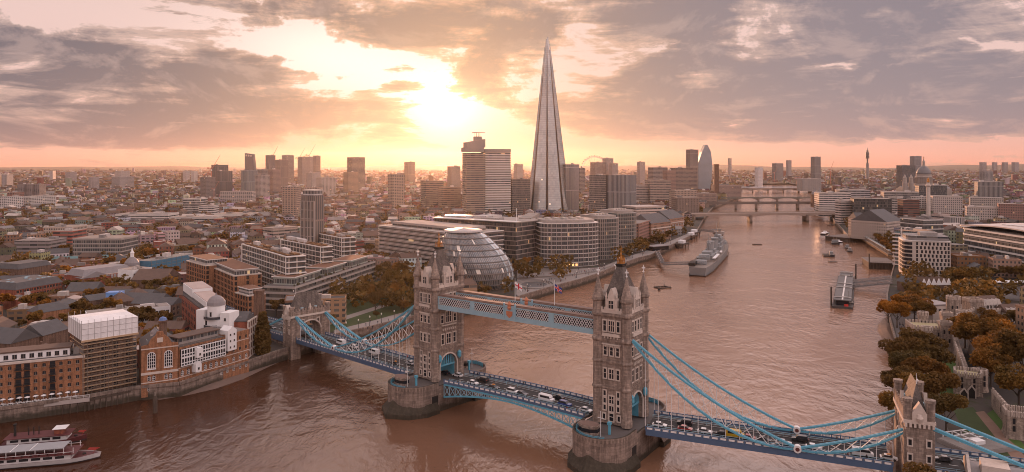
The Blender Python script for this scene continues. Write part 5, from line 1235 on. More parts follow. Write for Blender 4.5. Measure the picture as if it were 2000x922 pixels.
FARB = [(424, 446, 322, 2050, 't', (.13, .11, .11), 'dark tower at the left end of the skyline cluster'), (430, 454, 334, 1900, 't', (.14, .125, .125), 'dark ribbed tower in front of the leftmost dark tower'), (402, 421, 346, 1750, 'p', (.17, .14, .13), 'unfinished dark block under the two red cranes'),
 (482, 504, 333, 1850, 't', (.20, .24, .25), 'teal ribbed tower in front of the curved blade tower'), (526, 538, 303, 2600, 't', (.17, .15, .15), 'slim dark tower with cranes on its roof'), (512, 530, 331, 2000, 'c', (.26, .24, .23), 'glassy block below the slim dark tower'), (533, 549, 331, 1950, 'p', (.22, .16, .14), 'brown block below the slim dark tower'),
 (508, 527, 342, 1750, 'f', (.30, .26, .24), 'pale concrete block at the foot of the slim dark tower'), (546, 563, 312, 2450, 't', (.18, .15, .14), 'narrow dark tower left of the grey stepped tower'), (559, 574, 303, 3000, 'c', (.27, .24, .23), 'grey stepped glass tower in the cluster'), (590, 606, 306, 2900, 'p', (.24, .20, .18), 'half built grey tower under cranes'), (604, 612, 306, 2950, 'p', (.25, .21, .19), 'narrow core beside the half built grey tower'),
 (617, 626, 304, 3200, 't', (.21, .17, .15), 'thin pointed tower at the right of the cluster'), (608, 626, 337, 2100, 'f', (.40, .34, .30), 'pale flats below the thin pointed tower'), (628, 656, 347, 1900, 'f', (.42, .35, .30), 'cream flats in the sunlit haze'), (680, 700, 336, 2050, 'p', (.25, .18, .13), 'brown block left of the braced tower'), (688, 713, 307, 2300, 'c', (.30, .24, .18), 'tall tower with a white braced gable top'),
 (767, 790, 340, 1350, 'f', (.32, .25, .2), 'stepped flats in the sunlit haze left of the hospital tower'), (797, 811, 316, 3200, 't', (.26, .2, .15), 'single tower on the skyline below the sun'), (832, 866, 354, 1300, 's', (.24, .19, .15), 'brown office stepped before the hospital tower'), (866, 900, 366, 1250, 's', (.23, .18, .14), 'lower brown office at the foot of the hospital tower'), (882, 899, 325, 2000, 'f', (.3, .24, .19), 'slab tower just left of the hospital tower'),
 (0, 10, 341, 2700, 'f', (.35, .31, .3), 'grey flats tower at the far left edge'), (13, 26, 341, 2700, 'f', (.34, .3, .29), 'second grey flats tower from the far left edge'), (46, 60, 360, 1750, 'f', (.22, .18, .17), 'left tower of three dark flats on the left'), (62, 75, 360, 1760, 'f', (.22, .18, .17), 'middle tower of three dark flats on the left'), (77, 90, 360, 1770, 'f', (.22, .18, .17), 'right tower of three dark flats on the left'),
 (103, 109, 334, 3600, 'f', (.4, .35, .33), 'lone pale tower on the left plain'), (137, 150, 336, 3500, 'f', (.33, .28, .27), 'broad grey tower on the left plain'), (182, 194, 346, 2300, 'f', (.34, .29, .28), 'grey twin flats tower on the left plain'), (236, 254, 334, 3400, 'f', (.42, .36, .33), 'cream tower block on the left plain'), (233, 262, 345, 2400, 'f', (.35, .3, .28), 'wide grey slab on the left plain'), (363, 371, 334, 3400, 'f', (.42, .37, .35), 'first of two pale towers left of the cranes'), (379, 386, 334, 3300, 'f', (.48, .43, .4), 'second of two pale towers left of the cranes'), (10, 46, 385, 1250, 'f', (.5, .45, .42), 'white fronted flats at the left edge'), (30, 47, 376, 1300, 'f', (.26, .13, .1), 'red brown flats beside the white fronted flats'), (58, 110, 384, 1350, 'f', (.5, .45, .41), 'long low white terrace on the left plain'),
 (1000, 1036, 350, 1190, 'c', (.24, .19, .15), 'brown glass office at the left foot of the glass spire'), (1105, 1131, 321, 1240, 't', (.34, .30, .28), 'pale ribbed tower at the right foot of the glass spire'), (1010, 1022, 320, 2400, 'f', (.4, .33, .28), 'hazy flats seen left of the glass spire'),
 (1184, 1198, 309, 2500, 'f', (.36, .30, .27), 'pale tower beside the big wheel'), (1162, 1184, 317, 2450, 's', (.28, .22, .2), 'brown slab left of the pale tower beside the big wheel'), (1196, 1207, 319, 2450, 'f', (.3, .25, .23), 'short tower right of the pale tower beside the big wheel'), (1132, 1143, 328, 1900, 's', (.22, .18, .16), 'small dark block under the big wheel'), (1250, 1260, 316, 3000, 'f', (.34, .28, .26), 'lone tower between the wheel and the curved blue tower'),
 (1348, 1364, 292, 2250, 't', (.24, .19, .17), 'brown slab tower behind the curved blue tower'), (1303, 1320, 333, 1700, 'p', (.24, .15, .12), 'brown brick tower left of the curved blue tower'), (1276, 1304, 327, 1900, 's', (.26, .21, .19), 'long office roof left of the brown brick tower'), (1320, 1362, 328, 1900, 's', (.25, .18, .15), 'reddish office below the brown slab tower'),
 (1425, 1429, 309, 6000, 't', (.3, .27, .27), 'very distant thin tower on the skyline'), (1516, 1530, 319, 3600, 's', (.24, .22, .22), 'grey slab tower above the far bridges'), (1540, 1546, 313, 4200, 'f', (.26, .24, .24), 'distant narrow tower right of the grey slab tower'), (1591, 1603, 306, 3700, 't', (.20, .19, .19), 'distant dark tower above the right bank'), (1786, 1800, 305, 4300, 't', (.22, .23, .25), 'blue grey tower behind the domed cathedral'), (1481, 1490, 327, 2600, 'f', (.62, .57, .55), 'white cylinder like block above the far bridges'),
 (1762, 1788, 323, 2300, 'c', (.14, .13, .13), 'dark glass block left of the domed cathedral'), (1923, 1940, 334, 1900, 'f', (.32, .28, .26), 'grey tower to the right of the domed cathedral'), (1910, 1960, 355, 1500, 't', (.30, .27, .25), 'ribbed grey office right of the domed cathedral'), (1919, 1927, 317, 7800, 'f', (.25, .24, .25), 'distant flats on the right hand hill'), (1942, 1948, 317, 7800, 'f', (.25, .24, .25), 'second distant flats on the right hand hill'), (1962, 1969, 317, 7800, 'f', (.25, .24, .25), 'third distant flats on the right hand hill'), (1982, 1990, 317, 7800, 'f', (.26, .25, .26), 'fourth distant flats on the right hand hill'),
 (1230, 1270, 362, 1500, 's', (.34, .28, .25), 'banded office right of the three sided glass tower'), (1270, 1310, 352, 1500, 's', (.32, .25, .21), 'wide banded office left of the brick tower'), (1318, 1362, 372, 1250, 'p', (.34, .26, .21), 'pale square windowed office above the left end of the nearest far bridge'), (1322, 1366, 386, 1160, 'p', (.22, .16, .13), 'dark brick office at the left end of the nearest far bridge'), (1360, 1400, 378, 1500, 'p', (.25, .18, .15), 'brick offices beyond the left end of the nearest far bridge'), (1400, 1448, 362, 1900, 'p', (.28, .2, .17), 'long brick gallery building beside the lone chimney'),
 (1600, 1662, 377, 1180, 's', (.54, .48, .44), 'white stepped office at the right end of the nearest far bridge'), (1567, 1604, 349, 2300, 't', (.46, .41, .38), 'pale colonnaded block above the far bridges'), (1668, 1742, 388, 1010, 'o', (.075, .07, .065), 'dark glass office with a slanting black stair on the right bank'), (1643, 1668, 392, 1030, 's', (.46, .40, .36), 'pale stone office left of the dark glass office'),
 (1752, 1764, 384, 1080, 's', (.45, .40, .36), 'pale office edge beside the red brown office'), (1764, 1796, 390, 1020, 's', (.17, .075, .055), 'red brown office with dark windows'), (1790, 1815, 384, 1120, 'f', (.50, .45, .41), 'white gridded office behind the red brown office'), (1822, 1880, 383, 1090, 'p', (.46, .39, .35), 'pale office with slit windows right of the tall column'), (1727, 1795, 375, 1180, 'c', (.33, .30, .28), 'wide grey office behind the red brown office'), (1640, 1700, 371, 1300, 's', (.38, .35, .34), 'long grey roofed office behind the pale stone office'), (1795, 1850, 362, 1300, 'c', (.12, .12, .12), 'dark glass office in front of the domed cathedral'),
 (1888, 1950, 404, 980, 'p', (.44, .37, .33), 'pale stone offices behind the curved roof office'), (1950, 2010, 398, 960, 'p', (.28, .16, .13), 'red brick offices at the right edge'), (1895, 1960, 386, 1150, 'p', (.40, .34, .3), 'old stone offices at middle right'), (1836, 1856, 419, 900, 's', (.42, .33, .29), 'tall pinkish slab with blank side wall'), (1856, 1884, 424, 880, 't', (.44, .39, .36), 'ribbed white office beside the pinkish slab')]
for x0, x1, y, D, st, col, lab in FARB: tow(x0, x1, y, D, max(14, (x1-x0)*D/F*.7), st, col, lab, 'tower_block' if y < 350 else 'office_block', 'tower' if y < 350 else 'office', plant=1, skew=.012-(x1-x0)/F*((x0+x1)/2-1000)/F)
# ---- distant landmarks
def blade():
    D = 2700; p, q = at(478, D), at(496, D); b = Bld('blade_tower', 'dark curved blade tower with three round openings in its top', 'tower', p, q, 24); H = zat(299, D)-GZ; L = b.L
    q = MB(); q.slab([(0, 0), (L, 0), (L*1.02, H*.55), (L*.86, H*.97), (0, H)], 'y', 0, 24); b.part(q, 'wall', mat('dark_ribbed_glass', (.11, .11, .12), .4, .3, .05))
    for k in range(3): x = L*(.18+.25*k); q = MB(); q.quad(*[(x+3.0*math.cos(t), -.3, H*.93-k*.6+3.6*math.sin(t)) for t in [2*math.pi*j/14 for j in range(14)]]); b.part(q, 'turbine_opening', mat('pale_opening', (.5, .42, .38)))
    q = MB()
    for k in range(7): q.box(L*k/7, L*k/7+.9, -.5, 0, 0, H*.5)
    b.part(q, 'fin', BANDW)
blade()
def vase():
    D = 2300; c = at(1374, D); T = thing('curved_glass_tower', 'pale blue glass tower swelling in the middle with a sloping top', 'tower', (*c, GZ)); H = zat(283, D)-GZ; landmark(c, 'the curved blue tower')
    m = MB(); S_ = F/D; Ls = [(0, -21, 15), (.25, -22, 22), (.5, -23, 24.5), (.62, -20, 24), (.85, -8, 20), (1.0, 2, 9)]; vs = []
    for t, a, b_ in Ls: vs += [(a, -14, H*t), (b_, -14, H*t-(6 if t == 1 else 0)*0), (b_, 14, H*t), (a, 14, H*t)]
    m.add(vs, [(i*4+j, i*4+(j+1) % 4, i*4+4+(j+1) % 4, i*4+4+j) for i in range(len(Ls)-1) for j in range(4)]+[(20, 21, 22, 23)]); m.build('glazing', mat('pale_blue_glass', (.26, .30, .33), .22, .25, .05, metal=.3), T); keep(c, 40)
vase()
T = thing('brick_chimney', 'lone square brick chimney above the brick gallery', 'chimney', (*at(1399, 1900), GZ)); h = zat(321, 1900)-GZ; q = MB(); q.box(-5.5, 5.5, -5.5, 5.5, 0, h); q.build('shaft', BRICKB, T); q = MB(); q.box(-5.8, 5.8, -5.8, 5.8, h-3, h+.5); q.build('cap', BRICKB, T)
D = 3300; c = at(1161, D); T = thing('observation_wheel', 'giant observation wheel half hidden on the skyline right of the glass spire', 'ferris wheel', (*c, GZ)); q = MB(); zc = zat(330, D)-GZ; r_ = 58
for rr_ in (r_, r_-3):
    pts = [(rr_*math.cos(t), 0, zc+rr_*math.sin(t)) for t in [2*math.pi*k/48 for k in range(49)]]; q.path(pts, .9)
q.build('rim', WHITEP, T); q = MB()
for k in range(24): t = 2*math.pi*k/24; q.bar((0, 0, zc), (r_*math.cos(t), 0, zc+r_*math.sin(t)), .22)
q.build('spokes', STEELP, T)
for k in range(32): t = 2*math.pi*k/32; q = MB(); q.lathe([(.3, -2), (2.2, -1.2), (2.2, 1.2), (.3, 2)], 8); q.build('capsule', GLASS, T, ((r_+3)*math.cos(t), 0, zc+(r_+3)*math.sin(t)))
q = MB(); q.bar((-25, 10, 0), (0, 2, zc), 1.5); q.bar((25, 10, 0), (0, 2, zc), 1.5); q.build('support', WHITEP, T)
D = 4300; c = at(1694, D); T = thing('communications_tower', 'slender communications tower with ringed platforms on the right skyline', 'tower', (*c, GZ)); q = MB(); q.lathe([(8, 0), (8, 95)], 12); q.build('shaft', mat('grey_tower_glass', (.2, .19, .19), .5), T); q = MB(); q.lathe([(5, 95), (5, 122), (11, 124), (11, 130), (6, 131), (11, 133), (11, 140), (7, 142), (10, 146), (10, 158), (6, 164), (6, 172), (2, 174), (1.2, 188)], 12); q.build('aerial_gallery', mat('dark_tower_metal', (.13, .12, .12), .5), T)
def cathedral():
    D = 1600; c = at(1804, D); PALES = mat('cathedral_stone', (.33, .28, .245), .85, .2, .1); LEADR = mat('cathedral_lead', (.17, .165, .165), .6); T = thing('domed_cathedral', 'pale stone cathedral with a great lead dome and gilded cross', 'cathedral', (*c, GZ)); keep(c, 75); landmark(c, 'the domed cathedral'); T.scale = (.88, .88, .97)
    q = MB(); q.box(-62, 62, -16, 16, 0, 34); q.box(-18, 18, -44, 44, 0, 34); q.build('nave', PALES, T); q = MB(); q.gable((0, 0), (1, 0), 60, 13, 34, 39, 0); q.build('roof', LEADR, T)
    q = MB(); q.lathe([(22, 34), (22, 44), (20, 44.5), (17, 45), (17, 58), (20, 58.5), (20, 60), (17.5, 61), (17.5, 66)], 32); d = q.build('drum', PALES, T)
    for k in range(32): t = 2*math.pi*k/32; q = MB(); q.lathe([(.8, 45), (.7, 58)], 6, (19.3*math.cos(t), 19.3*math.sin(t))); q.build('column', PALES, d)
    q = MB(); q.lathe([(17, 66), (16.4, 70), (14.6, 75), (11.5, 79.5), (7.5, 83), (4, 84.5)], 32); smooth(q.build('dome', LEADR, T)); q = MB(); q.lathe([(4.2, 84), (4.2, 86), (3, 86.5), (3, 94), (3.6, 94.5), (1.4, 98), (1.2, 100)], 12); l = q.build('lantern', PALES, T); q = MB(); q.lathe([(.2, 100), (1.4, 101.3), (.3, 102.6), (.3, 107)], 8); q.box(-1.5, 1.5, -.3, .3, 104.4, 105.2); q.build('gilded_cross', GOLD, l)
    for sx in (-56, -40): q = MB(); q.lathe([(6, 0), (6, 46), (5, 47), (4.2, 56), (4.6, 57), (2.5, 62), (.3, 66)], 10, (sx, -15)); q.build('west_tower', PALES, T)
cathedral()
D = 1010; c = at(1813, D); T = thing('memorial_column', 'tall fluted stone column with a gilded urn on the right bank', 'column', (*c, GZ)); landmark(c, 'the tall stone column'); keep(c, 9); q = MB(); q.box(-4, 4, -4, 4, 0, 11); q.build('pedestal', PALES, T); q = MB(); q.lathe([(2.9, 11), (2.5, 54), (3.6, 55), (3.6, 57), (2.2, 57.2), (2, 60)], 16); q.build('shaft', PALES, T); q = MB(); q.lathe([(1, 60), (1.9, 61.5), (1.2, 63), (1.6, 64.5), (.2, 67)], 10); q.build('gilded_urn', GOLD, T)
n_ = at(1152, 1190); b = Bld('three_sided_glass_tower', 'broad grey glass office right of the glass spire with a mirrored left face', 'office', at(1151, 1200), at(1186, 1180), 40, lm='the mirrored glass office'); H = zat(342, 1190)-GZ
b.box('mirrored_face', F_CURT, 0, b.L, 0, 30, 0, H, col=(.30, .26, .23)); w = 36
q = MB(); q.c = (.26, .25, .245); q.prism([(b.L+.3, -1.5), (b.L+12, -1), (b.L+24, 1.5), (b.L+32, 6), (b.L+36, 13), (b.L+36, 34), (b.L+.3, 34)], 0, H+.5); b.part(q, 'curved_face', F_TALL); b.flatroof(H+.05, plant=2); keep(b.p+b.u*(b.L+18)+b.n*15, 28)
q = MB(); q.box(b.L*.98, b.L*1.03, -2, 0, 0, H+1); b.part(q, 'dark_seam', DARK)
# promenade end: stepped pale office and galleried brick warehouses
pA, pB = at(1250, 985), at(1332, 1010); b = Bld('stepped_office', 'pale stepped office rising in terraces behind the moored warship', 'office', pA, pB, 60, lm='the stepped pale office')
for k in range(5):
    q = MB(); q.c = (.44, .36, .31); z = k*5.2; q.prism([(k*1.5, k*5), (b.L-k*4, k*5), (b.L-k*4, 58), (k*1.5, 58)], z, z+5.1); b.part(q, 'storey', F_STRIP); q = MB(); q.box(k*1.5-.6, b.L-k*4+.6, k*5-.6, 58.4, z+4.2, z+5.4); b.part(q, 'parapet', mat('pale_pink_concrete', (.46, .37, .32), .8))
for i, (x0, x1, D, y) in enumerate(((1272, 1310, 800, 437), (1308, 1336, 900, 428))):
    b = tow(x0, x1, y, D, 30, 'p', (.30, .17, .11), ('nearer' if not i else 'farther')+' brick quayside warehouse with pale arcaded storey by the moored warship', 'quayside_warehouse', 'warehouse', skew=.04, roof='gable'); b.box('cornice', PALES, -.5, b.L+.5, -.6, .1, b.h*.66, b.h*.72)
    for k in range(6): b.win('arch_white', 2+(b.L-4)*k/5, b.h*.42, sc_=(1.2, 1, 1.4))
tow(1248, 1276, 437, 760, 26, 'p', (.24, .12, .09), 'plain red brick office after the curved glass offices', skew=.08)
# ---- far bridges
def farbridge(name, label, a, c_, z, w, piers, m, arch, th=2.0, rail=True):
    b = Bld(name, label, 'bridge', a, c_, w, z0=0); L = b.L; xs = [0]+[L*t for t in piers]+[L]; q = MB()
    for x0, x1 in zip(xs, xs[1:]):
        n = 10; top = [(x1, z), (x0, z)]; bot = [(x0+(x1-x0)*k/n, z-th-arch*(1-math.sin(math.pi*k/n)**.7 if True else 0)) for k in range(n+1)]
        q.slab(bot+top, 'y', 0, w)
    b.part(q, 'span', m)
    for t in piers: x = L*t; kx = (a.x+c_.x)/(a.y+c_.y); q = MB(); q.prism([(x-2.2-2.5*kx, -2.5), (x+2.2-2.5*kx, -2.5), (x+2.2+(w+2.5)*kx, w+2.5), (x-2.2+(w+2.5)*kx, w+2.5)], -3, z-th); b.part(q, 'pier', STONE2)
    for sx in (0, L): q = MB(); q.box(sx-5, sx+5, -1, w+1, -3, z-.4); b.part(q, 'abutment', STONE2)
    for y in (.2, w-.6):
        q = MB(); q.box(0, L, y, y+.4, z, z+1.3); b.part(q, 'parapet', m)
    return b
STB = mat('bridge_concrete', (.27, .21, .175), .85, .15, .2)
lb = farbridge('road_bridge', 'wide low concrete road bridge, the nearest of the far bridges', at(1352, 1105), at(1652, 1140), 13.2, 30, (.375, .745), STB, 3.0, 1.8)
farbridge('rail_bridge', 'railway bridge on thick round piers, second of the far bridges', at(1380, 1440), at(1606, 1450), 13.5, 24, (.25, .43, .61, .79), mat('dark_bridge_iron', (.14, .115, .1), .8), .3, 2.6)
farbridge('arched_bridge', 'low arched bridge, third of the far bridges', at(1395, 1730), at(1600, 1740), 10.5, 18, (.22, .42, .6, .8), mat('green_bridge_iron', (.17, .155, .13), .8), 4, 1.2)
farbridge('roofed_rail_bridge', 'farthest bridge with a long pale station roof', at(1440, 2350), at(1590, 2360), 10.5, 34, (.2, .4, .6, .8), STB, 4, 1.4); q = MB(); p, q2 = at(1442, 2350), at(1588, 2360); L, an = seg(p, q2); q.gable((L/2, 12), (1, 0), L/2, 15, 15.5, 18, 0); T = thing('station_roof', 'long pale panelled station roof on the farthest bridge', 'station roof', (*p, 0), an); q.build('roof_panels', LEADR, T)
q = MB()
for k in range(16): q.bar((L*k/15, 2, 10), (L*k/15, 2, 15.6), .4)
q.build('columns', STB, T)
for i, px in enumerate((1590, 1600)): T = thing('station_tower', ('left' if not i else 'right')+' of twin brick station towers at the right end of the railway bridge', 'tower', (*at(px, 1435), GZ)); q = MB(); q.box(-5, 5, -5, 5, 0, 26); q.build('wall', BRICKB, T); q = MB(); q.lathe([(6, 26), (5, 30), (2, 33), (.2, 40)], 8); q.build('spire', LEADR, T)
# ---- cranes
cr = thing('tower_crane', '', 'crane', (0, 0, 0)); q = MB(); q.bar((0, 0, 0), (0, 0, 62), 1.0); q.build('mast', mat('crane_red', (.42, .15, .10), .6), cr); q = MB(); q.bar((0, 0, 60), (22, 0, 100), .7, r2=.35); q.bar((0, 0, 62), (-9, 0, 66), .8); q.box(-10, -7, -1, 1, 62, 66); q.build('jib', mat('crane_red', (.42, .15, .1)), cr); q = MB(); q.box(-1.5, 1.5, -3, -1, 57, 61); q.build('cab', WHITEP, cr)
CR = [(403, 2000, .8, 'left of the two cranes on the left skyline', 10), (413, 1900, 1.0, 'right of the two cranes on the left skyline', 20), (530, 2700, 1.2, 'crane over the slim dark tower', 60), (583, 2950, 1.2, 'crane left of the half built grey tower', 60), (603, 2950, 1.25, 'crane above the half built grey tower', 75), (1341, 2600, .9, 'crane left of the brown slab tower', 20), (1613, 3000, .7, 'left of two cranes right of the distant dark tower', 10), (1622, 3000, .95, 'right of two cranes right of the distant dark tower', 10), (1955, 3000, .9, 'crane on the far right skyline', 10), (1513, 3300, .7, 'crane by the grey slab tower', 10), (418, 1500, .45, 'low pale crane below the left skyline cranes', 10)]
for i, (px, D, k, lab, z) in enumerate(CR):
    lc = (*at(px, D), GZ+z*.6); lab = 'luffing tower '+lab if lab.startswith('crane') else 'red luffing crane, '+lab
    if i == 0: cr.location = lc; cr.scale = (k,)*3; cr['label'] = lab; cr['group'] = 'tower cranes on the skyline'; cr.rotation_euler.z = .3
    else: dup(cr, lc, .2+.3*(i % 3), lab, scale=k)
# ================================================================== right bank, foreground
FORT = masonry('fortress_ragstone', (.30, .235, .19), (.17, .135, .11), .8, .4, .9, .4)
FORTP = mat('fortress_pale_stone', (.38, .31, .26), .85, .3, .6, .4, 3)
# hotel with rounded corner, its left side catching the sun
pA, pB = at(1786, 548), at(1857, 540); b = Bld('rounded_corner_hotel', 'pale stone hotel with rounded corner and deep chequered windows on the right quay', 'hotel', pA, pB, 34, lm='the rounded corner hotel')
L, h = b.L, 27; poly = [(-7, 20), (-7, 6), (-6, 3), (-4, 1), (-1.5, 0), (L, 0), (L, 30), (-6, 30)]
q = MB(); q.c = (.46, .39, .34); q.prism(poly, 0, h); b.part(q, 'wall', mat('pale_hotel_stone', (.46, .39, .34), .75, .12, .3))
for r in range(8):
    for k in range(9):
        x = 1.8+(L-3.2)*k/8+((r % 2)*.7 if k not in (0, 8) else 0); b.win('bay', x, 2.4+r*3.05, sc_=(.85, 1, 1.05))
    q = MB(); pl = [(-7.25, 6), (-6.2, 2.9), (-4.1, .75), (-1.5, -.25)]; q.path([(x, y, 3.4+r*3.05) for x, y in pl], 1.0, w=.12); b.part(q, 'corner_window', GLASS)
    for k in range(5): o = b.win('bay', 0, 2.4+r*3.05); o.scale = (1.3, 1, 1.05); o.location = (-7.0, 7.6+k*2.7+(r % 2)*.7, 2.4+r*3.05); o.rotation_euler.z = -math.pi/2
q = MB(); q.c = (.2, .18, .17); q.prism([(x*.9+2, y*.86+3) for x, y in poly], h, h+3.4); b.part(q, 'attic_storey', F_STRIP); q = MB(); q.prism([(x*1.01, y*1.01) for x, y in poly], h-.5, h+.1); b.part(q, 'cornice', BANDW); b.box('plant_box', ROOF, 6, 18, 12, 22, h+3.4, h+5.6, col=(.32, .29, .27))
pA, pB = at(1748, 600), at(1786, 585); b = Bld('balcony_quay_block', 'teal glass apartment block with white balconies on the quay left of the hotel', 'apartment block', pA, pB, 26); b.facade(30, F_CURT, (.12, .19, .20)); b.flatroof(30.5, (.36, .24, .17)); q = MB()
for k in range(9): q.box(-1.2, 5.5, -1.5, -.02, 3.2*k+1.5, 3.2*k+1.8); q.box(-1.2, 5.5, -1.55, -1.45, 3.2*k+1.8, 3.2*k+2.7)
b.part(q, 'balcony', BANDW); b.box('white_frame', BANDW, 5.6, 6.4, -.8, 0, 0, 33)
pA, pB = at(1803, 700), at(1842, 705); b = Bld('white_roofed_office', 'small white framed office with louvred roof behind the hotel', 'office', pA, pB, 30); b.bands(7, 4.4, BANDW, (.12, .11, .10), F_CURT, .4, .7); b.flatroof(31.2, (.16, .14, .13), .5, 4)
# big banded office with curved roof
pA, pB = at(1873, 640), at(2045, 540); b = Bld('curved_roof_office', 'large glass office with white storey bands and a pale curved roof at the right edge', 'office', pA, pB, 46, lm='the curved roof office'); L = b.L
poly = [(0, 26), (0, 8), (2, 3), (7, 0), (L, -6), (L, 46), (6, 46)]
b.bands(6, 4.8, BANDW, (.13, .135, .14), F_OFF, .9, 1.35, poly=poly)
q = MB(); n = 14; vs = []
for k in range(n+1):
    x = -2+(L+3)*k/n; z = 29.2+5.5*math.sin(math.pi*(.12+.62*k/n)); yy = 2 if k == 0 else -1.5-5*k/n
    vs += [(x, yy, z), (x, 48, z+1.5), (x, yy, z-1.0), (x, 48, z+.5)]
q.add(vs, [(4*k, 4*k+4, 4*k+5, 4*k+1) for k in range(n)]+[(4*k+2, 4*k+3, 4*k+7, 4*k+6) for k in range(n)]+[(4*k, 4*k+2, 4*k+6, 4*k+4) for k in range(n)]+[(0, 1, 3, 2)]); r = b.part(q, 'roof', mat('pale_curved_roof', (.46, .39, .35), .6, .12, .1))
q = MB()
for k in range(4): x = L*(.42+.11*k); z = 29.8+5.5*math.sin(math.pi*(.12+.62*(x+2)/(L+3))); q.box(x, x+8, 8, 18, z-.5, z+.5)
b.part(q, 'roof_glazing', mat('roof_glass', (.5, .47, .45), .3), r); b.box('roof_storey', F_CURT, 6, L, 3, 44, 28.8, 30.2, col=(.12, .12, .12))
keep(at(1935, 640), 45)
# old custom house wings and market hall by the quay
tow(1674, 1693, 428, 830, 22, 'p', (.42, .32, .26), 'pale stone gabled pavilion at the bend of the right quay', 'quay_pavilion', 'pavilion', roof='gable'); tow(1696, 1745, 431, 850, 20, 's', (.30, .27, .25), 'low market hall with pale roof behind the quay trees', 'market_hall', 'market hall')
tow(1732, 1762, 434, 800, 40, 'p', (.42, .34, .29), 'pale stone customs building with bare gable end behind the quay trees', 'customs_building', 'building', roof='gable', skew=.03)
# jetties and quays
def jetty(label, a, c_, w, z, n, name='quay_jetty'):
    L, an = seg(a, c_); T = thing(name, label, 'jetty', (*a, 0), an); q = MB(); q.box(0, L, 0, w, z-.6, z); q.build('deck', PAVE2, T)
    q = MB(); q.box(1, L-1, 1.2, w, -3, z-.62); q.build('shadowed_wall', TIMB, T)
    for k in range(n): q = MB(); q.bar((L*(k+.5)/n, .4, -3), (L*(k+.5)/n, .4, z-.6), .4, 6); q.build('pile', TIMB, T)
    q = MB(); [q.bar((L*k/12, .2, z), (L*k/12, .2, z+1.1), .06) for k in range(13)]; q.bar((0, .2, z+1.1), (L, .2, z+1.1), .06); q.build('railing', STEELP, T); return T
T = jetty('paved jetty standing on dark piles below the rounded corner hotel', gp(1697, 525, 0), gp(1750, 527, 0), 38, 5.6, 9); q = MB(); q.bar((.3, .3, -3), (.3, .3, 13), .5, 8); q.build('corner_post', TIMB, T)
jetty('terrace on piles at the bend of the right quay', gp(1658, 474, 0), gp(1694, 470, 0), 30, 5.4, 12)
a, c_ = gp(1692, 466), gp(1744, 497); L, an = seg(a, c_); T = thing('riverside_walkway', 'blue grey covered walkway along the quay below the row of trees', 'walkway', (*a, 0), an); q = MB(); q.box(0, L, -4, 0, 4.4, 5.2); q.build('deck', PAVE2, T); q = MB(); q.box(0, L, -3.4, -.5, 8.0, 8.3); q.build('canopy', mat('blue_grey_canopy', (.16, .20, .21), .6), T); q = MB()
for k in range(22): q.bar((L*k/21, -3.2, 5.2), (L*k/21, -3.2, 8), .18)
q.build('post', STEELP, T); q = MB(); [q.box(L*k/30, L*k/30+1.6, -4.1, -3.95, 2.6, 4.2) for k in range(30)]; q.build('quay_panels', mat('ochre_panels', (.35, .22, .12), .8), T)  # plain ochre panels in a row below the deck edge
# river pier with roof, gangway
a, c_ = gp(1645, 603, 0), gp(1654, 541, 0); L, an = seg(a, c_); T = thing('river_pier', 'long floating passenger pier with dark roof and white curved canopies', 'pier', (*a, 0), an); q = MB(); q.box(0, L, -6, 6, -.5, 1.3); q.build('pontoon', mat('dark_pontoon', (.07, .06, .055), .7), T)
q = MB(); q.box(3, L-26, -5, 5, 4.4, 4.9); q.box(L-22, L-2, -4.5, 4.5, 4.2, 4.7); r = q.build('roof', mat('dark_pier_roof', (.085, .075, .07), .6, .3, .3), T); q = MB(); q.box(3, L-26, -.45, .45, 4.92, 5.3); q.build('ridge_light', BANDW, r)
for x in (12, L*.38, L*.5, L-30, L-12): q = MB(); n = 8; q.slab([(5.3*math.cos(t), 4.92+.75*math.sin(t)) for t in [math.pi*k/n for k in range(n+1)]]+[(4.9*math.cos(t), 4.8+.45*math.sin(t)) for t in [math.pi-math.pi*k/n for k in range(n+1)]], 'x', x-.9, x+.9); q.build('canopy', BANDG, r)
q = MB()
for k in range(24):
    for y in (-4.8, 4.8): q.bar((4+k*(L-32)/23, y, 1.3), (4+k*(L-32)/23, y, 4.4), .13)
q.build('post', STEELP, T); q = MB(); q.box(5, L-28, -3.6, 3.6, 1.3, 4.0); q.build('glazing', GLASS, T)
for x, y in ((8, 6.6), (L-8, -6.6)): q = MB(); q.bar((x, y, -3), (x, y, 12), .55, 8); q.build('mooring_pile', TIMB, T)
q = MB(); q.box(-.15, 0, -3.5, -1, 1.6, 3.0); q.build('red_hatch', mat('signal_red', (.5, .04, .03), .5), T)
def gangway(label, a, c_, z0, z1, w, name='gangway'):
    L, an = seg(a, c_); T = thing(name, label, 'gangway', (*a, 0), an); zf = lambda x: z0+(z1-z0)*x/L; q = MB(); q.bar((0, 0, z0), (L, 0, z1), .18, w=w/2); q.build('deck', PAVE2, T)
    for sy in (-1, 1):
        q = MB(); n = max(6, int(L/4)); y = sy*w/2
        q.bar((0, y, z0+1.6), (L, y, z1+1.6), .2); q.bar((0, y, z0-.3), (L, y, z1-.3), .3)
        for k in range(n): x, x2 = L*k/n, L*(k+1)/n; q.bar((x, y, zf(x)), (x2, y, zf(x2)+1.6), .1); q.bar((x, y, zf(x)), (x, y, zf(x)+1.6), .1)
        q.build('truss', mat('gangway_grey', (.20, .18, .17), .6, .2, .5), T)
    return T
m0 = a+(c_-a)*.52; gangway('dark covered gangway from the floating pier to the wharf trees', m0+Vector((5, 0)), gp(1742, 556), 2.6, 6.6, 4.2)
gangway('second lattice gangway parallel behind the dark one at the floating pier', m0+Vector((6, 14)), gp(1741, 548), 2.6, 6.6, 3.2)
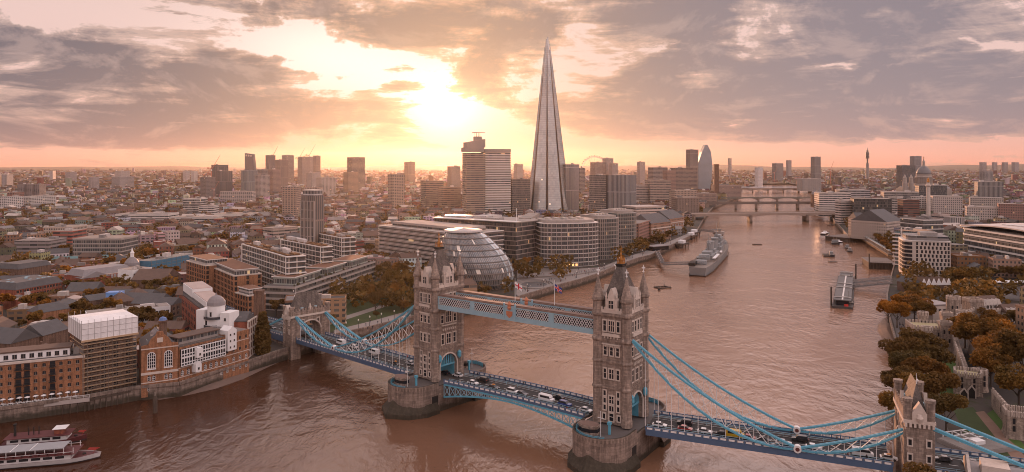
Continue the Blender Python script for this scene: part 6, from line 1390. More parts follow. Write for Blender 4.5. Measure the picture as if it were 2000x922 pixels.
# ---- fortress
def batwall(p, q_, h, th, z0=GZ, T=None, lab=None, merl=1.5, base=0.0):
    L, an = seg(p, q_); T = thing('fortress_wall', lab, 'castle wall', (*p, z0), an); m = MB(); m.box(0, L, 0, th, -base, h); m.build('wall', FORT, T); m = MB(); m.box(0, L, .02, .55, h-.02, h+.8); n = max(2, int(L/merl/2))
    for k in range(n): x = L*(k+.25)/n; m.box(x, x+L/n*.55, 0, .55, h+.8, h+1.7)
    m.build('battlement', FORTP, T); m = MB()
    for k in range(max(1, int(L/9))): x = 4+k*9; m.box(x-.2, x+.2, -.06, .1, h*.45, h*.45+1.6)
    m.build('arrow_slits', DARK, T); return T
def ftower(c, r, h, lab, rnd=True, z0=GZ, an=0.0, roof=None, wins=True, rx=None):
    T = thing('fortress_tower', lab, 'castle tower', (*c, z0), an); keep(c, r+2); n = 14 if rnd else 4; ph = 0 if rnd else math.pi/4; k_ = 1 if rnd else 1.414; sx = (rx or r)/r
    m = MB(); m.lathe([(r*1.1*k_, 0), (r*1.0*k_, 1.5), (r*k_, h)], n, (0, 0), ph, sx, 1); m.build('wall', FORT, T); m = MB(); nb = 10
    for k in range(nb):
        if rnd: t = 2*math.pi*k/nb; x, y = (r-.3)*math.cos(t), (r-.3)*math.sin(t); m.obox((x, y), (-math.sin(t), math.cos(t)), r*.2, .32, h-.05, h+1.6)
        else:
            for sy in (-1, 1):
                xx = -r*sx+.5+(2*r*sx-1)*k/(nb-1); m.box(xx-r*sx*.06, xx+r*sx*.06, sy*r-.32, sy*r+.32, h-.05, h+1.6); yy = -r+.5+(2*r-1)*k/(nb-1)
                if 0 < k < nb-1: m.box(sy*r*sx-.32, sy*r*sx+.32, yy-r*.06, yy+r*.06, h-.05, h+1.6)
    m.build('battlement', FORTP, T)
    if roof: m = MB(); m.c = roof; m.box(-r*sx*.8, r*sx*.8, -r*.8, r*.8, h-.4, h+.5); m.build('roof', mat('lead_flat_roof', roof, .8, .3, .3), T)
    if wins:
        for z in (h*.35, h*.68):
            for x in ((-.45, .45) if not rnd else (0, -.6)):
                m = MB(); xx = x*r*sx; yy = -math.sqrt(max(.1, r*r-xx*xx)) if rnd else -r; m.box(xx-.35, xx+.35, yy-.14, yy+.3, z, z+1.7); m.build('window', GLASS, T)
    return T
# river gate tower (long, with round corner turrets) and its neighbours; plan frame on the wharf
c = gp(1826, 684); ftower(c+Vector((0, 7)), 6.6, 9.5, 'square ragstone river gate tower with a pale curved roof on the wharf', False, an=R(-14), roof=(.32, .27, .15), rx=7.2); landmark(c, 'the ragstone river gate tower')
for i, (px, py, hh) in enumerate(((1803, 668, 13), (1810, 690, 10.5), (1846, 685, 12), (1848, 659, 11))): ftower(gp(px, py), 2.3, hh, ('far left', 'near left', 'near right', 'far right')[i]+' corner turret of the square ragstone river gate tower', i in (0, 1), an=R(-14))
W = [(1851, 692), (1866, 722), (1884, 764), (1897, 778)]
batwall(gp(1856, 676), gp(1886, 772), 6.2, 2.2, lab='long sunlit ragstone wall running down beside the green moat lawn')
ftower(gp(1893, 774)+Vector((2, 4)), 3.6, 7.0, 'broad ragstone gate tower with tall recessed arches at the end of the moat lawn', False, an=R(-30), rx=4.2, roof=(.16, .14, .13)); landmark(gp(1893, 776), 'the ragstone gate tower')
ftower(gp(1919, 768)+Vector((1, 3)), 2.6, 6.6, 'half round ragstone tower against the broad gate tower', True)
for k in range(2): p = gp(1883+k*15, 782-k*5); T = thing('gate_arch', ('left' if not k else 'right')+' pointed dark archway recessed in the broad ragstone gate tower', 'archway', (*p, GZ), R(-30)); m = MB(); m.slab([(-1, 0), (1, 0), (1, 2.6), (.5, 3.6), (0, 4), (-.5, 3.6), (-1, 2.6)], 'y', -.4, 0); m.build('opening', DARK, T); m = MB(); m.slab([(-1.4, 0), (-1, 0), (-1, 2.6), (0, 4.1), (1, 2.6), (1, 0), (1.4, 0), (1.4, 2.8), (0, 4.7), (-1.4, 2.8)], 'y', -.6, 0); m.build('surround', FORTP, T)
batwall(gp(1936, 795), gp(1977, 848), 5.4, 2, lab='ragstone curtain wall stepping towards the camera on the right')
ftower(gp(1996, 862)+Vector((1.5, 4)), 3.4, 7.0, 'square ragstone wall tower at the lower right corner', False, an=R(-25))
batwall(gp(1870, 640), gp(1990, 625), 6, 2.2, lab='inner ragstone wall behind the big autumn trees'); batwall(gp(1890, 690), gp(1925, 735), 7, 2, lab='inner ragstone wall between the autumn tree and the gate tower')
ftower(gp(1929, 690), 3.6, 10, 'round ragstone tower half hidden between the big autumn trees', True); ftower(gp(1862, 640), 3.4, 15, 'tall round ragstone tower left of the timber framed houses', True); ftower(gp(1900, 636), 3.6, 13, 'small square ragstone tower amid old roofs behind the river gate tower', False); ftower(gp(1878, 650), 2.6, 10, 'little ragstone turret beside the tall round tower', True)
batwall(gp(1868, 655), gp(1905, 640), 9, 2, lab='high ragstone wall joining the tall round tower and the small square tower')
HT = mat('half_timbered_wall', (.55, .49, .44), .85, .15, .5)
for i, (x0, x1, y, hh, lab) in enumerate(((1893, 1925, 620, 6.5, 'left'), (1925, 1955, 617, 6.5, 'middle'), (1968, 2004, 632, 5.5, 'right'))):
    b = Bld('timber_framed_house', lab+' of three black and white timber framed houses inside the fortress', 'house', gp(x0, y), gp(x1, y-2), 9); b.box('wall', HT, 0, b.L, 0, 9, 0, hh); q = MB(); q.gable((b.L/2, 4.5), (1, 0), b.L/2, 4.5, hh, hh+4); b.part(q, 'roof', TILER); q = MB()
    for k in range(10): q.box(b.L*k/10, b.L*k/10+.25, -.1, 0, 0, hh); 
    q.box(0, b.L, -.1, 0, hh*.5, hh*.5+.25); b.part(q, 'timber_frame', TIMB)
    for k in range(4): q = MB(); x = b.L*(k+.5)/4; q.slab([(x-1.5, hh-.4), (x+1.5, hh-.4), (x, hh+2.6)], 'y', -.3, 3); b.part(q, 'gable_dormer', HT); b.win('square', x, 1.2); b.win('square', x, hh-2.4)
b = Bld('gate_range', 'timber framed gate range with grey lead roof above the water gate', 'building', gp(1822, 630), gp(1858, 628), 12); b.box('wall', HT, 0, b.L, 0, 12, 0, 9); b.box('roof', LEADR, -.4, b.L+.4, -.4, 12.4, 9, 9.6)
for k in range(4): b.win('square', b.L*(k+.5)/4, 5.5)
b = Bld('entrance_pavilion', 'low pavilion with a row of white zigzag gables below the hotel', 'pavilion', gp(1800, 572), gp(1858, 571), 14); b.box('wall', BRICKB, 0, b.L, 0, 14, 0, 5); q = MB()
for k in range(6): x = b.L*(k+.5)/6; w = b.L/12; q.slab([(x-w, 5), (x+w, 5), (x+w, 5.6), (x, 9.4), (x-w, 5.6)], 'y', -.3, .3)
b.part(q, 'zigzag_gables', WHITEP); q = MB()
for k in range(6): x = b.L*(k+.5)/6; w = b.L/12; q.slab([(x-w, 5), (x+w, 5), (x, 9)], 'y', .4, 13)
b.part(q, 'roof', TILER)
b = Bld('brick_gatehouse', 'small dark brick house with a white gable beside the zigzag pavilion', 'house', gp(1780, 572), gp(1797, 571), 12); b.box('wall', BRICKB, 0, b.L, 0, 12, 0, 6); q = MB(); q.gable((b.L/2, 6), (0, 1), 6, b.L/2, 6, 9.5); b.part(q, 'roof', GREYR)
T = thing('white_kiosk', 'white octagonal ticket kiosk on the paved square behind the tall round tower', 'kiosk', (*gp(1866, 585), GZ)); q = MB(); q.lathe([(3, 0), (3, 4)], 8); q.build('wall', WHITEP, T); q = MB(); q.lathe([(3.6, 4), (.2, 6)], 8); q.build('roof', LEADR, T)
b = Bld('visitor_shelter', 'long white roofed shelter on the square below the curved roof office', 'shelter', gp(1948, 562), gp(2020, 562), 8); b.box('roof', WHITEP, 0, b.L, 0, 8, 3.4, 3.8); b.box('glazing', F_CURT, .5, b.L-.5, 1, 7, 0, 3.4, col=(.25, .25, .25)); b.box('blue_tent', mat('bright_blue_canvas', (.05, .25, .5), .7), -8, -3, 0, 4, 0, 3.4)
# lower right: pavilion, pergola, bridge office roof
p, q_ = gp(1898, 893), gp(1990, 880); b = Bld('flat_roofed_pavilion', 'grey flat roofed pavilion beyond the approach road with a white rooflight', 'pavilion', p, q_, 12, 1.5); b.box('wall', CONC, 0, b.L, 0, 12, 0, 4.6); b.flatroof(4.7, (.2, .18, .165), .2, 0); b.box('rooflight', WHITEP, b.L*.35, b.L*.55, 4, 6.5, 4.7, 5.8)
T = thing('pergola', 'open white pergola frame beside the grey flat roofed pavilion', 'pergola', (*gp(1875, 872), 2.5), b.a); q = MB()
for x in (0, 3.5, 7, 10.5):
    for y in (0, 6): q.bar((x, y, 0), (x, y, 4.6), .12)
    q.bar((x, 0, 4.6), (x, 6, 4.6), .12)
for y in (0, 3, 6): q.bar((0, y, 4.6), (10.5, y, 4.6), .12)
q.build('frame', WHITEP, T)
c = at(1955, 178); b = Bld('bridge_office', 'stone trimmed grey office roof cut by the lower right picture edge', 'office', at(1893, 180), at(2060, 172), 13, 0); b.box('wall', FORT, 0, b.L, 0, 13, 0, 11); b.box('roof', LEADR, .6, b.L, .6, 12.4, 11.0, 11.5); b.box('parapet', FORTP, -.2, b.L, -.2, .5, 10.6, 12.2); q = MB(); q.slab([(-.2, 10.6), (13, 10.6), (13, 12.2), (6.5, 15), (-.2, 12.2)], 'x', -.2, .5); b.part(q, 'end_gable', PALES); q = MB(); q.box(3, 9, 3, 9, 11.5, 14); b.part(q, 'roof_lantern', PALES)
# ---- lawns and paths
def patch(name, pts, m, dz, kind='structure', z=GZ): return sheet(name, [gp(*p, z) if not isinstance(p, Vector) else p for p in pts], z+dz, m, kind)
patch('moat_lawn', [(1829, 706), (1869, 704), (1893, 790), (1838, 790)], LAWNM, .012)
patch('wharf_path', [(1742, 618), (1790, 612), (1800, 672), (1840, 810), (1880, 905), (1800, 905), (1772, 760), (1760, 690)], PAVE2, .008)
patch('moat_verge', [(1862, 800), (1900, 795), (1990, 900), (1905, 900)], GRASSM, .012); patch('gravel_path', [(1905, 805), (1922, 803), (2010, 900), (1985, 905)], mat('reddish_gravel', (.20, .125, .09), .95, .2, .5), .016); patch('moat_grass', [(1928, 808), (1968, 856), (2010, 895), (2010, 880), (1940, 800)], LAWNM, .02)
patch('fortress_green', [(1930, 640), (2010, 636), (2010, 668), (1940, 672)], LAWNM, .012); patch('castle_square', [(1745, 560), (1870, 575), (2010, 590), (2010, 560), (1860, 545)], PAVE2, .008)
patch('park_lawn', [(640, 650), (700, 634), (805, 606), (805, 556), (735, 548), (640, 596)], GRASSM, .010); patch('park_path', [(640, 636), (805, 582), (805, 576), (640, 628)], PAVE, .018); patch('river_walk', [(652, 654), (722, 639), (802, 619), (802, 606), (722, 628), (652, 645)], PAVE, .016)
PR = [(1013, 579), (1076, 560), (1130, 546), (1165, 535), (1200, 520), (1245, 504), (1272, 497), (1330, 469), (1348, 460), (1362, 448)]
patch('promenade', PR+[(1330, 462), (1270, 487), (1215, 505), (1175, 522), (1110, 526), (1062, 524), (1040, 500), (1012, 505), (1008, 575)], PAVE, .010)
patch('left_street', [(10, 700), (22, 700), (34, 560), (27, 560)], ASPH, .012)
mb = MB(); r = random.Random(8); 
def beach(name, pts, zout, z1, m):
    inner = [gp(*p, 0) for p in pts]; mb = MB(); n = len(inner); cen = sum(inner, Vector((0, 0)))/n
    mb.add([(*p, zout) for p in inner]+[(*(cen+(p-cen)*.6), z1*.6) for p in inner]+[(*cen, z1)], [(i, (i+1) % n, n+(i+1) % n, n+i) for i in range(n)]+[(n+i, n+(i+1) % n, 2*n) for i in range(n)]); return struct(mb.build(name, m))
beach('foreshore', [(284, 779), (300, 785), (360, 775), (420, 761), (480, 740), (530, 716), (556, 704), (545, 695), (490, 714), (350, 757), (268, 765)], -.25, 1.6, MUD)
beach('foreshore', [(1714, 632), (1712, 645), (1722, 662), (1735, 676), (1756, 690), (1758, 680), (1738, 624), (1728, 618)], -.25, 2.2, mat('sandy_beach', (.22, .145, .105), .9, .25, .3))
T = thing('mooring_post', 'dark timber mooring post standing in the river off the mud bank', 'post', (*gp(303, 806, 0), 0)); q = MB(); q.lathe([(.8, -2), (.8, 5), (.5, 6.2)], 8); q.build('post', TIMB, T); q = MB(); q.bar((0, 0, 6), (0, 0, 7.4), .2); q.build('lamp', STEELP, T)
# sunken amphitheatre
c = gp(1043, 556); T = thing('sunken_amphitheatre', 'oval sunken amphitheatre with a pale rim beside the egg shaped hall', 'amphitheatre', (*c, GZ)); keep(c, 16)
q = MB(); n = 36
for r0, z in ((12.5, .9), (10.6, .6), (8.8, .35)):
    vs = [((r0+d)*1.15*math.cos(2*math.pi*k/n), (r0+d)*1.5*math.sin(2*math.pi*k/n), zz) for d, zz in ((0, .03), (0, z), (-.8, z), (-.8, .03)) for k in range(n)]; q.add(vs, [(j*n+k, j*n+(k+1) % n, (j+1)*n+(k+1) % n, (j+1)*n+k) for j in range(3) for k in range(n)])
q.build('rim_steps', PAVE, T); q = MB(); q.lathe([(7.9, .03), (7.9, .06)], 36, (0, 0), 0, 1.15, 1.5); q.build('stage', mat('dark_granite', (.07, .065, .062), .6), T)
pts = [gp(1010, 566), gp(1060, 558), gp(1110, 549), gp(1160, 538), gp(1190, 530)]
q = MB(); [q.bar((*a, GZ+.5), (*b_, GZ+.5), .55, w=.5) for a, b_ in zip([gp(1010, 545), gp(1060, 542), gp(1120, 538), gp(1160, 532)], [gp(1060, 542), gp(1120, 538), gp(1160, 532), gp(1195, 520)])]; T = thing('promenade_wall', 'low curved pale wall sweeping across the promenade behind the amphitheatre', 'wall', (0, 0, 0)); q.build('coping', PAVE, T)
# ---- flags, lamps
def flag(label, px, ytop, ybase, D, uj):
    zb, zt = zat(ybase, D), zat(ytop, D); T = thing('flagpole', label, 'flagpole', (*at(px, D), zb)); q = MB(); q.bar((0, 0, 0), (0, 0, zt-zb), .12, 6, .06); q.build('pole', WHITEP, T)
    def fl(xz, m, name, par, y=0):
        q = MB(); vs = []; n = 6; (x0, x1), (z0, z1) = xz
        for k in range(n+1): t = k/n; x = x0+(x1-x0)*t; w = .25*math.sin(x*2.2); vs += [(x, w-y, zt-zb-3.2+z0-.6*x), (x, w-y, zt-zb-3.2+z1-.6*x)]
        q.add(vs, [(2*k, 2*k+2, 2*k+3, 2*k+1) for k in range(n)]); return q.build(name, m, par)
    RED = mat('flag_red', (.5, .03, .04), .7); NAVY = mat('flag_blue', (.02, .04, .2), .7)
    f = fl(((0, 2.4), (0, 2.0)), NAVY if uj else WHITEP, 'flag', T)
    if uj: fl(((.9, 1.5), (0, 2.0)), WHITEP, 'white_cross', f, .03); fl(((0, 2.4), (.7, 1.3)), WHITEP, 'white_cross', f, .03)
    fl(((1.0, 1.4), (0, 2.0)), RED, 'red_cross', f, .06); fl(((0, 2.4), (.8, 1.2)), RED, 'red_cross', f, .06)
flag('flagpole with a red cross on white flag above the lattice walkways', 1006, 543, 588, 243, False)
flag('flagpole with a small blue crossed flag above the lattice walkways', 1083, 547, 596, 236, True)
T = thing('lattice_mast', 'tall slim pale mast standing at the corner of the dark glass office', 'mast', (*gp(1009, 522), GZ)); q = MB(); q.bar((0, 0, 0), (0, 0, 49), .5, 8, .3); [q.bar((-3, 0, z), (3, 0, z), .25) for z in (24, 34)]; q.build('pole', WHITEP, T)
lp = thing('street_lamp', '', 'street lamp', (0, 0, 0)); q = MB(); q.lathe([(.25, 0), (.14, .8), (.09, 4.4)], 6); q.build('post', mat('black_iron', (.03, .028, .027)), lp); q = MB(); q.lathe([(.1, 4.4), (.32, 4.6), (.36, 5.1), (.1, 5.5)], 8); q.build('lantern', mat('lamp_glass', (.7, .66, .6), .4), lp)
LPS = [(1030, 570), (1062, 561), (1094, 551), (1126, 543), (1150, 537), (1180, 527), (1210, 515), (1235, 504), (1255, 499), (1290, 484), (1310, 476)]
for i, p in enumerate(LPS):
    lab = 'black street lamp with a pale lantern on the promenade wall'
    if i == 0: P = gp(*p); lp.location = (*P, GZ); lp['label'] = lab; lp['group'] = 'street lamps along the promenade'
    else: dup(lp, (*gp(*p), GZ), 0)
for i, p in enumerate(((700, 644), (722, 637), (745, 631), (770, 625), (676, 649))): dup(lp, (*gp(*p), GZ), 0, 'black street lamp with a pale lantern on the river walk below the park', 'street lamps along the park river walk')
# ---- trees
def leafm(name, c1, c2, c3):
    def fn(nt, b):
        oi = nd(nt, 'ShaderNodeObjectInfo'); tc = nd(nt, 'ShaderNodeTexCoord'); n = noise(nt, tc.outputs['Object'], .5, 3, .6); r = S(nt, oi.outputs['Random'])
        c = mixc(nt, n.ramp(.34, .66), c1, c2); c = mixc(nt, r*.7, c, c3); nt.links.new(c, b.inputs['Base Color']); b.inputs['Roughness'].default_value = .7
        tr = nd(nt, 'ShaderNodeBsdfTranslucent'); nt.links.new(c, tr.inputs[0]); mx = nd(nt, 'ShaderNodeMixShader'); mx.inputs[0].default_value = .3
        nt.links.new(b.outputs[0], mx.inputs[1]); nt.links.new(tr.outputs[0], mx.inputs[2]); nt.links.new(mx.outputs[0], nt.nodes['Material Output'].inputs[0])
    return mat(name, fn=fn, spec=.2)
LEAF = {'autumn': leafm('autumn_leaves', (.11, .054, .013), (.31, .135, .026), (.15, .095, .022)), 'dark': leafm('dark_green_leaves', (.064, .048, .015), (.15, .092, .024), (.15, .072, .018)), 'gold': leafm('golden_leaves', (.24, .10, .014), (.34, .15, .02), (.26, .11, .016))}
BARK = mat('tree_bark', (.06, .045, .035), .9, .3, 2)
def crown_mesh(seed, kind, n, leaf, lobes=9, squash=.78, cyp=False):
    r = random.Random(seed); m = MB(); L_ = []
    for k in range(lobes):
        a = r.uniform(0, 6.28); d = r.uniform(.3, .78) if k else 0; L_.append((d*math.cos(a), d*math.sin(a), r.uniform(-.35, .6)*(1.1-d*.5) if k else .25, r.uniform(.22, .42) if k else .5))
    for i in range(n):
        if cyp: t = r.random(); z = t*2-1; rad = .33*(1-abs(t-.3)**1.4*1.1)*math.sqrt(r.uniform(.5, 1)); a = r.uniform(0, 6.28); c = Vector((rad*math.cos(a), rad*math.sin(a), z))
        else:
            lx, ly, lz, lr = r.choice(L_); v = Vector((r.gauss(0, 1), r.gauss(0, 1), r.gauss(0, 1))).normalized(); c = Vector((lx, ly, lz))+v*lr*r.uniform(.66, 1.08); c.z *= squash
        s_ = leaf*r.uniform(.6, 1.3); a = Vector((r.gauss(0, 1), r.gauss(0, 1), r.gauss(0, .7))).normalized(); b_ = a.cross(Vector((r.gauss(0, 1), r.gauss(0, 1), r.gauss(0, 1)))).normalized()
        m.add([c-a*s_-b_*s_*.6, c+a*s_*.3-b_*s_, c+a*s_+b_*s_*.5, c-a*s_*.4+b_*s_], [(0, 1, 2, 3)])
    return m.mesh('crown', LEAF[kind])
def trunk_mesh(seed):
    r = random.Random(seed); m = MB(); m.lathe([(.075, 0), (.05, .25), (.042, .8)], 8)
    for k in range(6): a = k*1.05+r.uniform(-.3, .3); z = r.uniform(.45, .8); e = (.45*math.cos(a), .45*math.sin(a), z+r.uniform(.35, .6)); m.bar((0, 0, z), e, .028, 6, .012)
    return m.mesh('trunk', BARK)
TRK = [trunk_mesh(k) for k in range(3)]
CRN = {}
for kd, sd in (('autumn', 1), ('autumn', 2), ('dark', 3), ('dark', 4), ('gold', 5)): CRN.setdefault(kd, []).append(crown_mesh(sd, kd, 5200, .046, 13))
SMALL = {kd: [crown_mesh(20+i, kd, 520, .13, 6) for i in range(2)] for kd in ('autumn', 'dark', 'gold')}
CYP = crown_mesh(40, 'dark', 2200, .06, cyp=True)
def tree(px, py, H, kind, label, group=None, small=False, w=1.0, P=None, name=None):
    P = P if P is not None else gp(px, py); T = thing(name or {'autumn': 'autumn_tree', 'dark': 'leafy_tree', 'gold': 'golden_tree'}[kind], label, 'tree', (*P, GZ), rng.uniform(0, 6.28), group)
    R_ = H*.44*w; c = link('crown', (SMALL if small else CRN)[kind][rng.randrange(2) % len((SMALL if small else CRN)[kind])], T, (0, 0, H*.62)); c.scale = (R_*1.05, R_*1.05, H*.44)
    t = link('trunk', TRK[rng.randrange(3)], T); t.scale = (H*.42, H*.42, H*.42); keep(P, R_*.6); return T
NT = []
WH = [(1735, 630, 13, 'gold', 'golden tree at the river edge where the gangways land'), (1752, 640, 15, 'gold', 'bright golden tree on the wharf just below the gangways'), (1760, 618, 13, 'gold', 'golden tree on the wharf behind the brightest one'), (1786, 628, 17, 'autumn', 'russet tree between the gangways and the river gate tower'), (1800, 636, 15, 'autumn', 'russet tree close to the far turret of the river gate tower'), (1778, 602, 12, 'autumn', 'small russet tree behind the golden wharf trees'),
 (1762, 732, 17, 'dark', 'dark spreading tree at the river edge in the wharf row'), (1798, 724, 19, 'dark', 'tallest dark tree in front of the river gate tower'), (1822, 742, 16, 'dark', 'dark tree beside the upper end of the moat lawn'), (1775, 762, 17, 'dark', 'dark tree overhanging the river wall in the middle of the wharf row'), (1808, 776, 17, 'autumn', 'brown tree beside the middle of the moat lawn'), (1762, 795, 15, 'dark', 'dark tree at the water just above the right gatehouse'), (1795, 812, 17, 'autumn', 'brown tree directly behind the right gatehouse spire'), (1828, 815, 17, 'dark', 'dark tree right of the gatehouse spire'), (1848, 845, 14, 'dark', 'dark tree below the moat lawn beside the blue ties'), (1752, 832, 12, 'autumn', 'low brown tree squeezed between river and right gatehouse'),
 (1905, 702, 21, 'autumn', 'huge russet tree beyond the long sunlit wall'), (1885, 680, 17, 'autumn', 'russet tree left of the huge one inside the fortress'), (1960, 742, 22, 'autumn', 'huge russet tree right of the round tower'), (1997, 752, 23, 'dark', 'dark brown tree at the right picture edge above the wall'), (1935, 756, 16, 'autumn', 'russet tree leaning over the broad gate tower'), (1990, 800, 18, 'autumn', 'brown tree behind the stepping curtain wall'), (1965, 700, 18, 'gold', 'golden brown tree behind the huge pair inside the fortress'),
 (1932, 645, 12, 'autumn', 'neat russet tree on the fortress green'), (1948, 650, 11, 'autumn', 'second neat russet tree on the fortress green'), (1978, 640, 10, 'dark', 'round headed tree left on the upper green'), (1996, 640, 10, 'dark', 'round headed tree right on the upper green'), (1887, 562, 17, 'autumn', 'large brown tree before the curved roof office'), (1918, 548, 11, 'dark', 'dark tree left in the hedge row below the curved roof office'), (1940, 546, 10, 'dark', 'dark tree middle in the hedge row below the curved roof office'), (1965, 546, 11, 'dark', 'dark tree right in the hedge row below the curved roof office'), (1990, 548, 11, 'dark', 'dark tree at the right end of the hedge row below the curved roof office'), (1862, 545, 10, 'dark', 'small dark tree at the foot of the rounded corner hotel')]
for a in WH: tree(*a)
tree(0, 0, 17, 'dark', 'dark bush topped tree at the bottom edge before the right gatehouse', P=at(1812, 163))
for k in range(11): tree(1700+k*5.2, 461+k*4.4, 9.5, 'autumn', 'clipped autumn tree in the row along the right quay', 'row of trees along the right quay', True, 1.1)
PK = [(733, 612, 14, 'dark', 'round dark tree alone on the park lawn'), (765, 570, 16, 'autumn', 'russet tree beside the farther bridge tower in the park'), (785, 548, 17, 'autumn', 'tall russet tree below the long striped office'), (775, 590, 13, 'autumn', 'low russet tree left of the farther bridge tower'), (752, 548, 15, 'dark', 'dark tree at the top of the park'), (795, 570, 15, 'autumn', 'russet tree touching the farther bridge tower'), (720, 500, 13, 'dark', 'tree behind the long grey block'), (705, 492, 13, 'autumn', 'russet tree behind the glass pavilions of the long grey block'), (745, 520, 14, 'autumn', 'russet tree between the striped office and the long grey block'), (732, 528, 12, 'dark', 'dark tree at the far end of the long grey block'), (735, 622, 4.5, 'dark', 'small clipped bush beside the park path'), (765, 532, 14, 'dark', 'dark tree against the foot of the striped office'), (715, 590, 12, 'autumn', 'russet tree on the upper park lawn below the long grey block'), (690, 600, 10, 'dark', 'dark tree at the left end of the park lawn'), (755, 598, 12, 'dark', 'dark tree behind the round tree on the park lawn'), (788, 612, 9, 'autumn', 'small russet tree by the river walk at the farther tower'), (1027, 524, 10, 'gold', 'small golden tree before the dark glass office'), (1212, 512, 7, 'gold', 'thin golden tree between the curved glass offices')]
for a in PK: tree(*a)
for k, (px, py) in enumerate(((1258, 492), (1266, 486), (1278, 480), (1287, 474), (1296, 476), (1308, 468))): tree(px, py, 12, 'dark', 'dark tree on the promenade between the curved glass offices and the moored warship', 'dark trees along the end of the promenade', True)
T = thing('cypress_tree', 'tall dark pointed tree beside the left gatehouse', 'tree', (*gp(513, 692), GZ)); c = link('crown', CYP, T, (0, 0, 9.6)); c.scale = (10.5, 10.5, 9.2); q = MB(); q.lathe([(.4, 0), (.3, 4)], 8); q.build('trunk', BARK, T)
for px, py, H, kd, lab in ((285, 518, 15, 'autumn', 'golden brown tree behind the domed turret'), (296, 512, 14, 'gold', 'golden tree right of the domed turret'), (272, 524, 11, 'autumn', 'russet tree just left of the golden trees by the domed turret'), (128, 500, 12, 'autumn', 'russet tree in front of the curved office'), (425, 486, 16, 'autumn', 'tall russet tree behind the brick loft apartments'), (462, 490, 16, 'autumn', 'tall russet tree left of the white balconied apartments'), (440, 492, 13, 'dark', 'dark tree between the two tall russet trees'), (375, 500, 11, 'gold', 'golden tree above the blue netted block'), (400, 500, 12, 'autumn', 'russet tree above the right end of the blue netted block'), (350, 545, 8, 'gold', 'small bright golden tree behind the brick hall'), (346, 478, 6, 'gold', 'tiny bright golden tree on the street behind the viaduct'), (455, 515, 7, 'dark', 'dark round bush behind the brick loft apartments'), (120, 588, 6, 'dark', 'small tree beside the skylit mansard block'), (165, 590, 5, 'dark', 'left small tree before the red brick block'), (190, 588, 6, 'dark', 'right small tree before the red brick block'), (330, 640, 6, 'dark', 'small courtyard tree left of the white roofed office')): tree(px, py, H, kd, lab, None, py < 530)
# ================================================================== vessels
HULLG = mat('warship_grey', (.22, .225, .225), .6, .2, .1); DECKG = mat('warship_deck', (.20, .165, .14), .8, .2, .2)
def hull(m, L, B, z0, z1, bow=.3, stern=.85, n=14, sheer=.6):
    """pointed bow at x=L, squarer stern at x=0; returns deck outline"""
    def w(t): return B/2*(stern+(1-stern)*min(1, t/.15))*(1 if t < 1-bow else max(0, 1-((t-(1-bow))/bow)**2))
    lo = []; hi = []
    for k in range(n+1): t = k/n; x = L*t; lo.append((x*.97+L*.01, w(t)*.82, z0)); hi.append((x, w(t), z1+sheer*max(0, (t-.5)*2)**2))
    vs = [p for a, b in zip(lo, hi) for p in (a, b, (b[0], -b[1], b[2]), (a[0], -a[1], a[2]))]; fs = []
    for k in range(n): o = 4*k; fs += [(o, o+4, o+5, o+1), (o+2, o+6, o+7, o+3)]
    fs.append((0, 1, 2, 3)); m.add(vs, fs); return [(x, y, z) for x, y, z in hi]
def deckof(m, hi, dz=-.25):
    n = len(hi); vs = [(x, y*.98, z+dz) for x, y, z in hi]+[(x, -y*.98, z+dz) for x, y, z in hi]; m.add(vs, [(k, k+1, n+k+1, n+k) for k in range(n-1)])
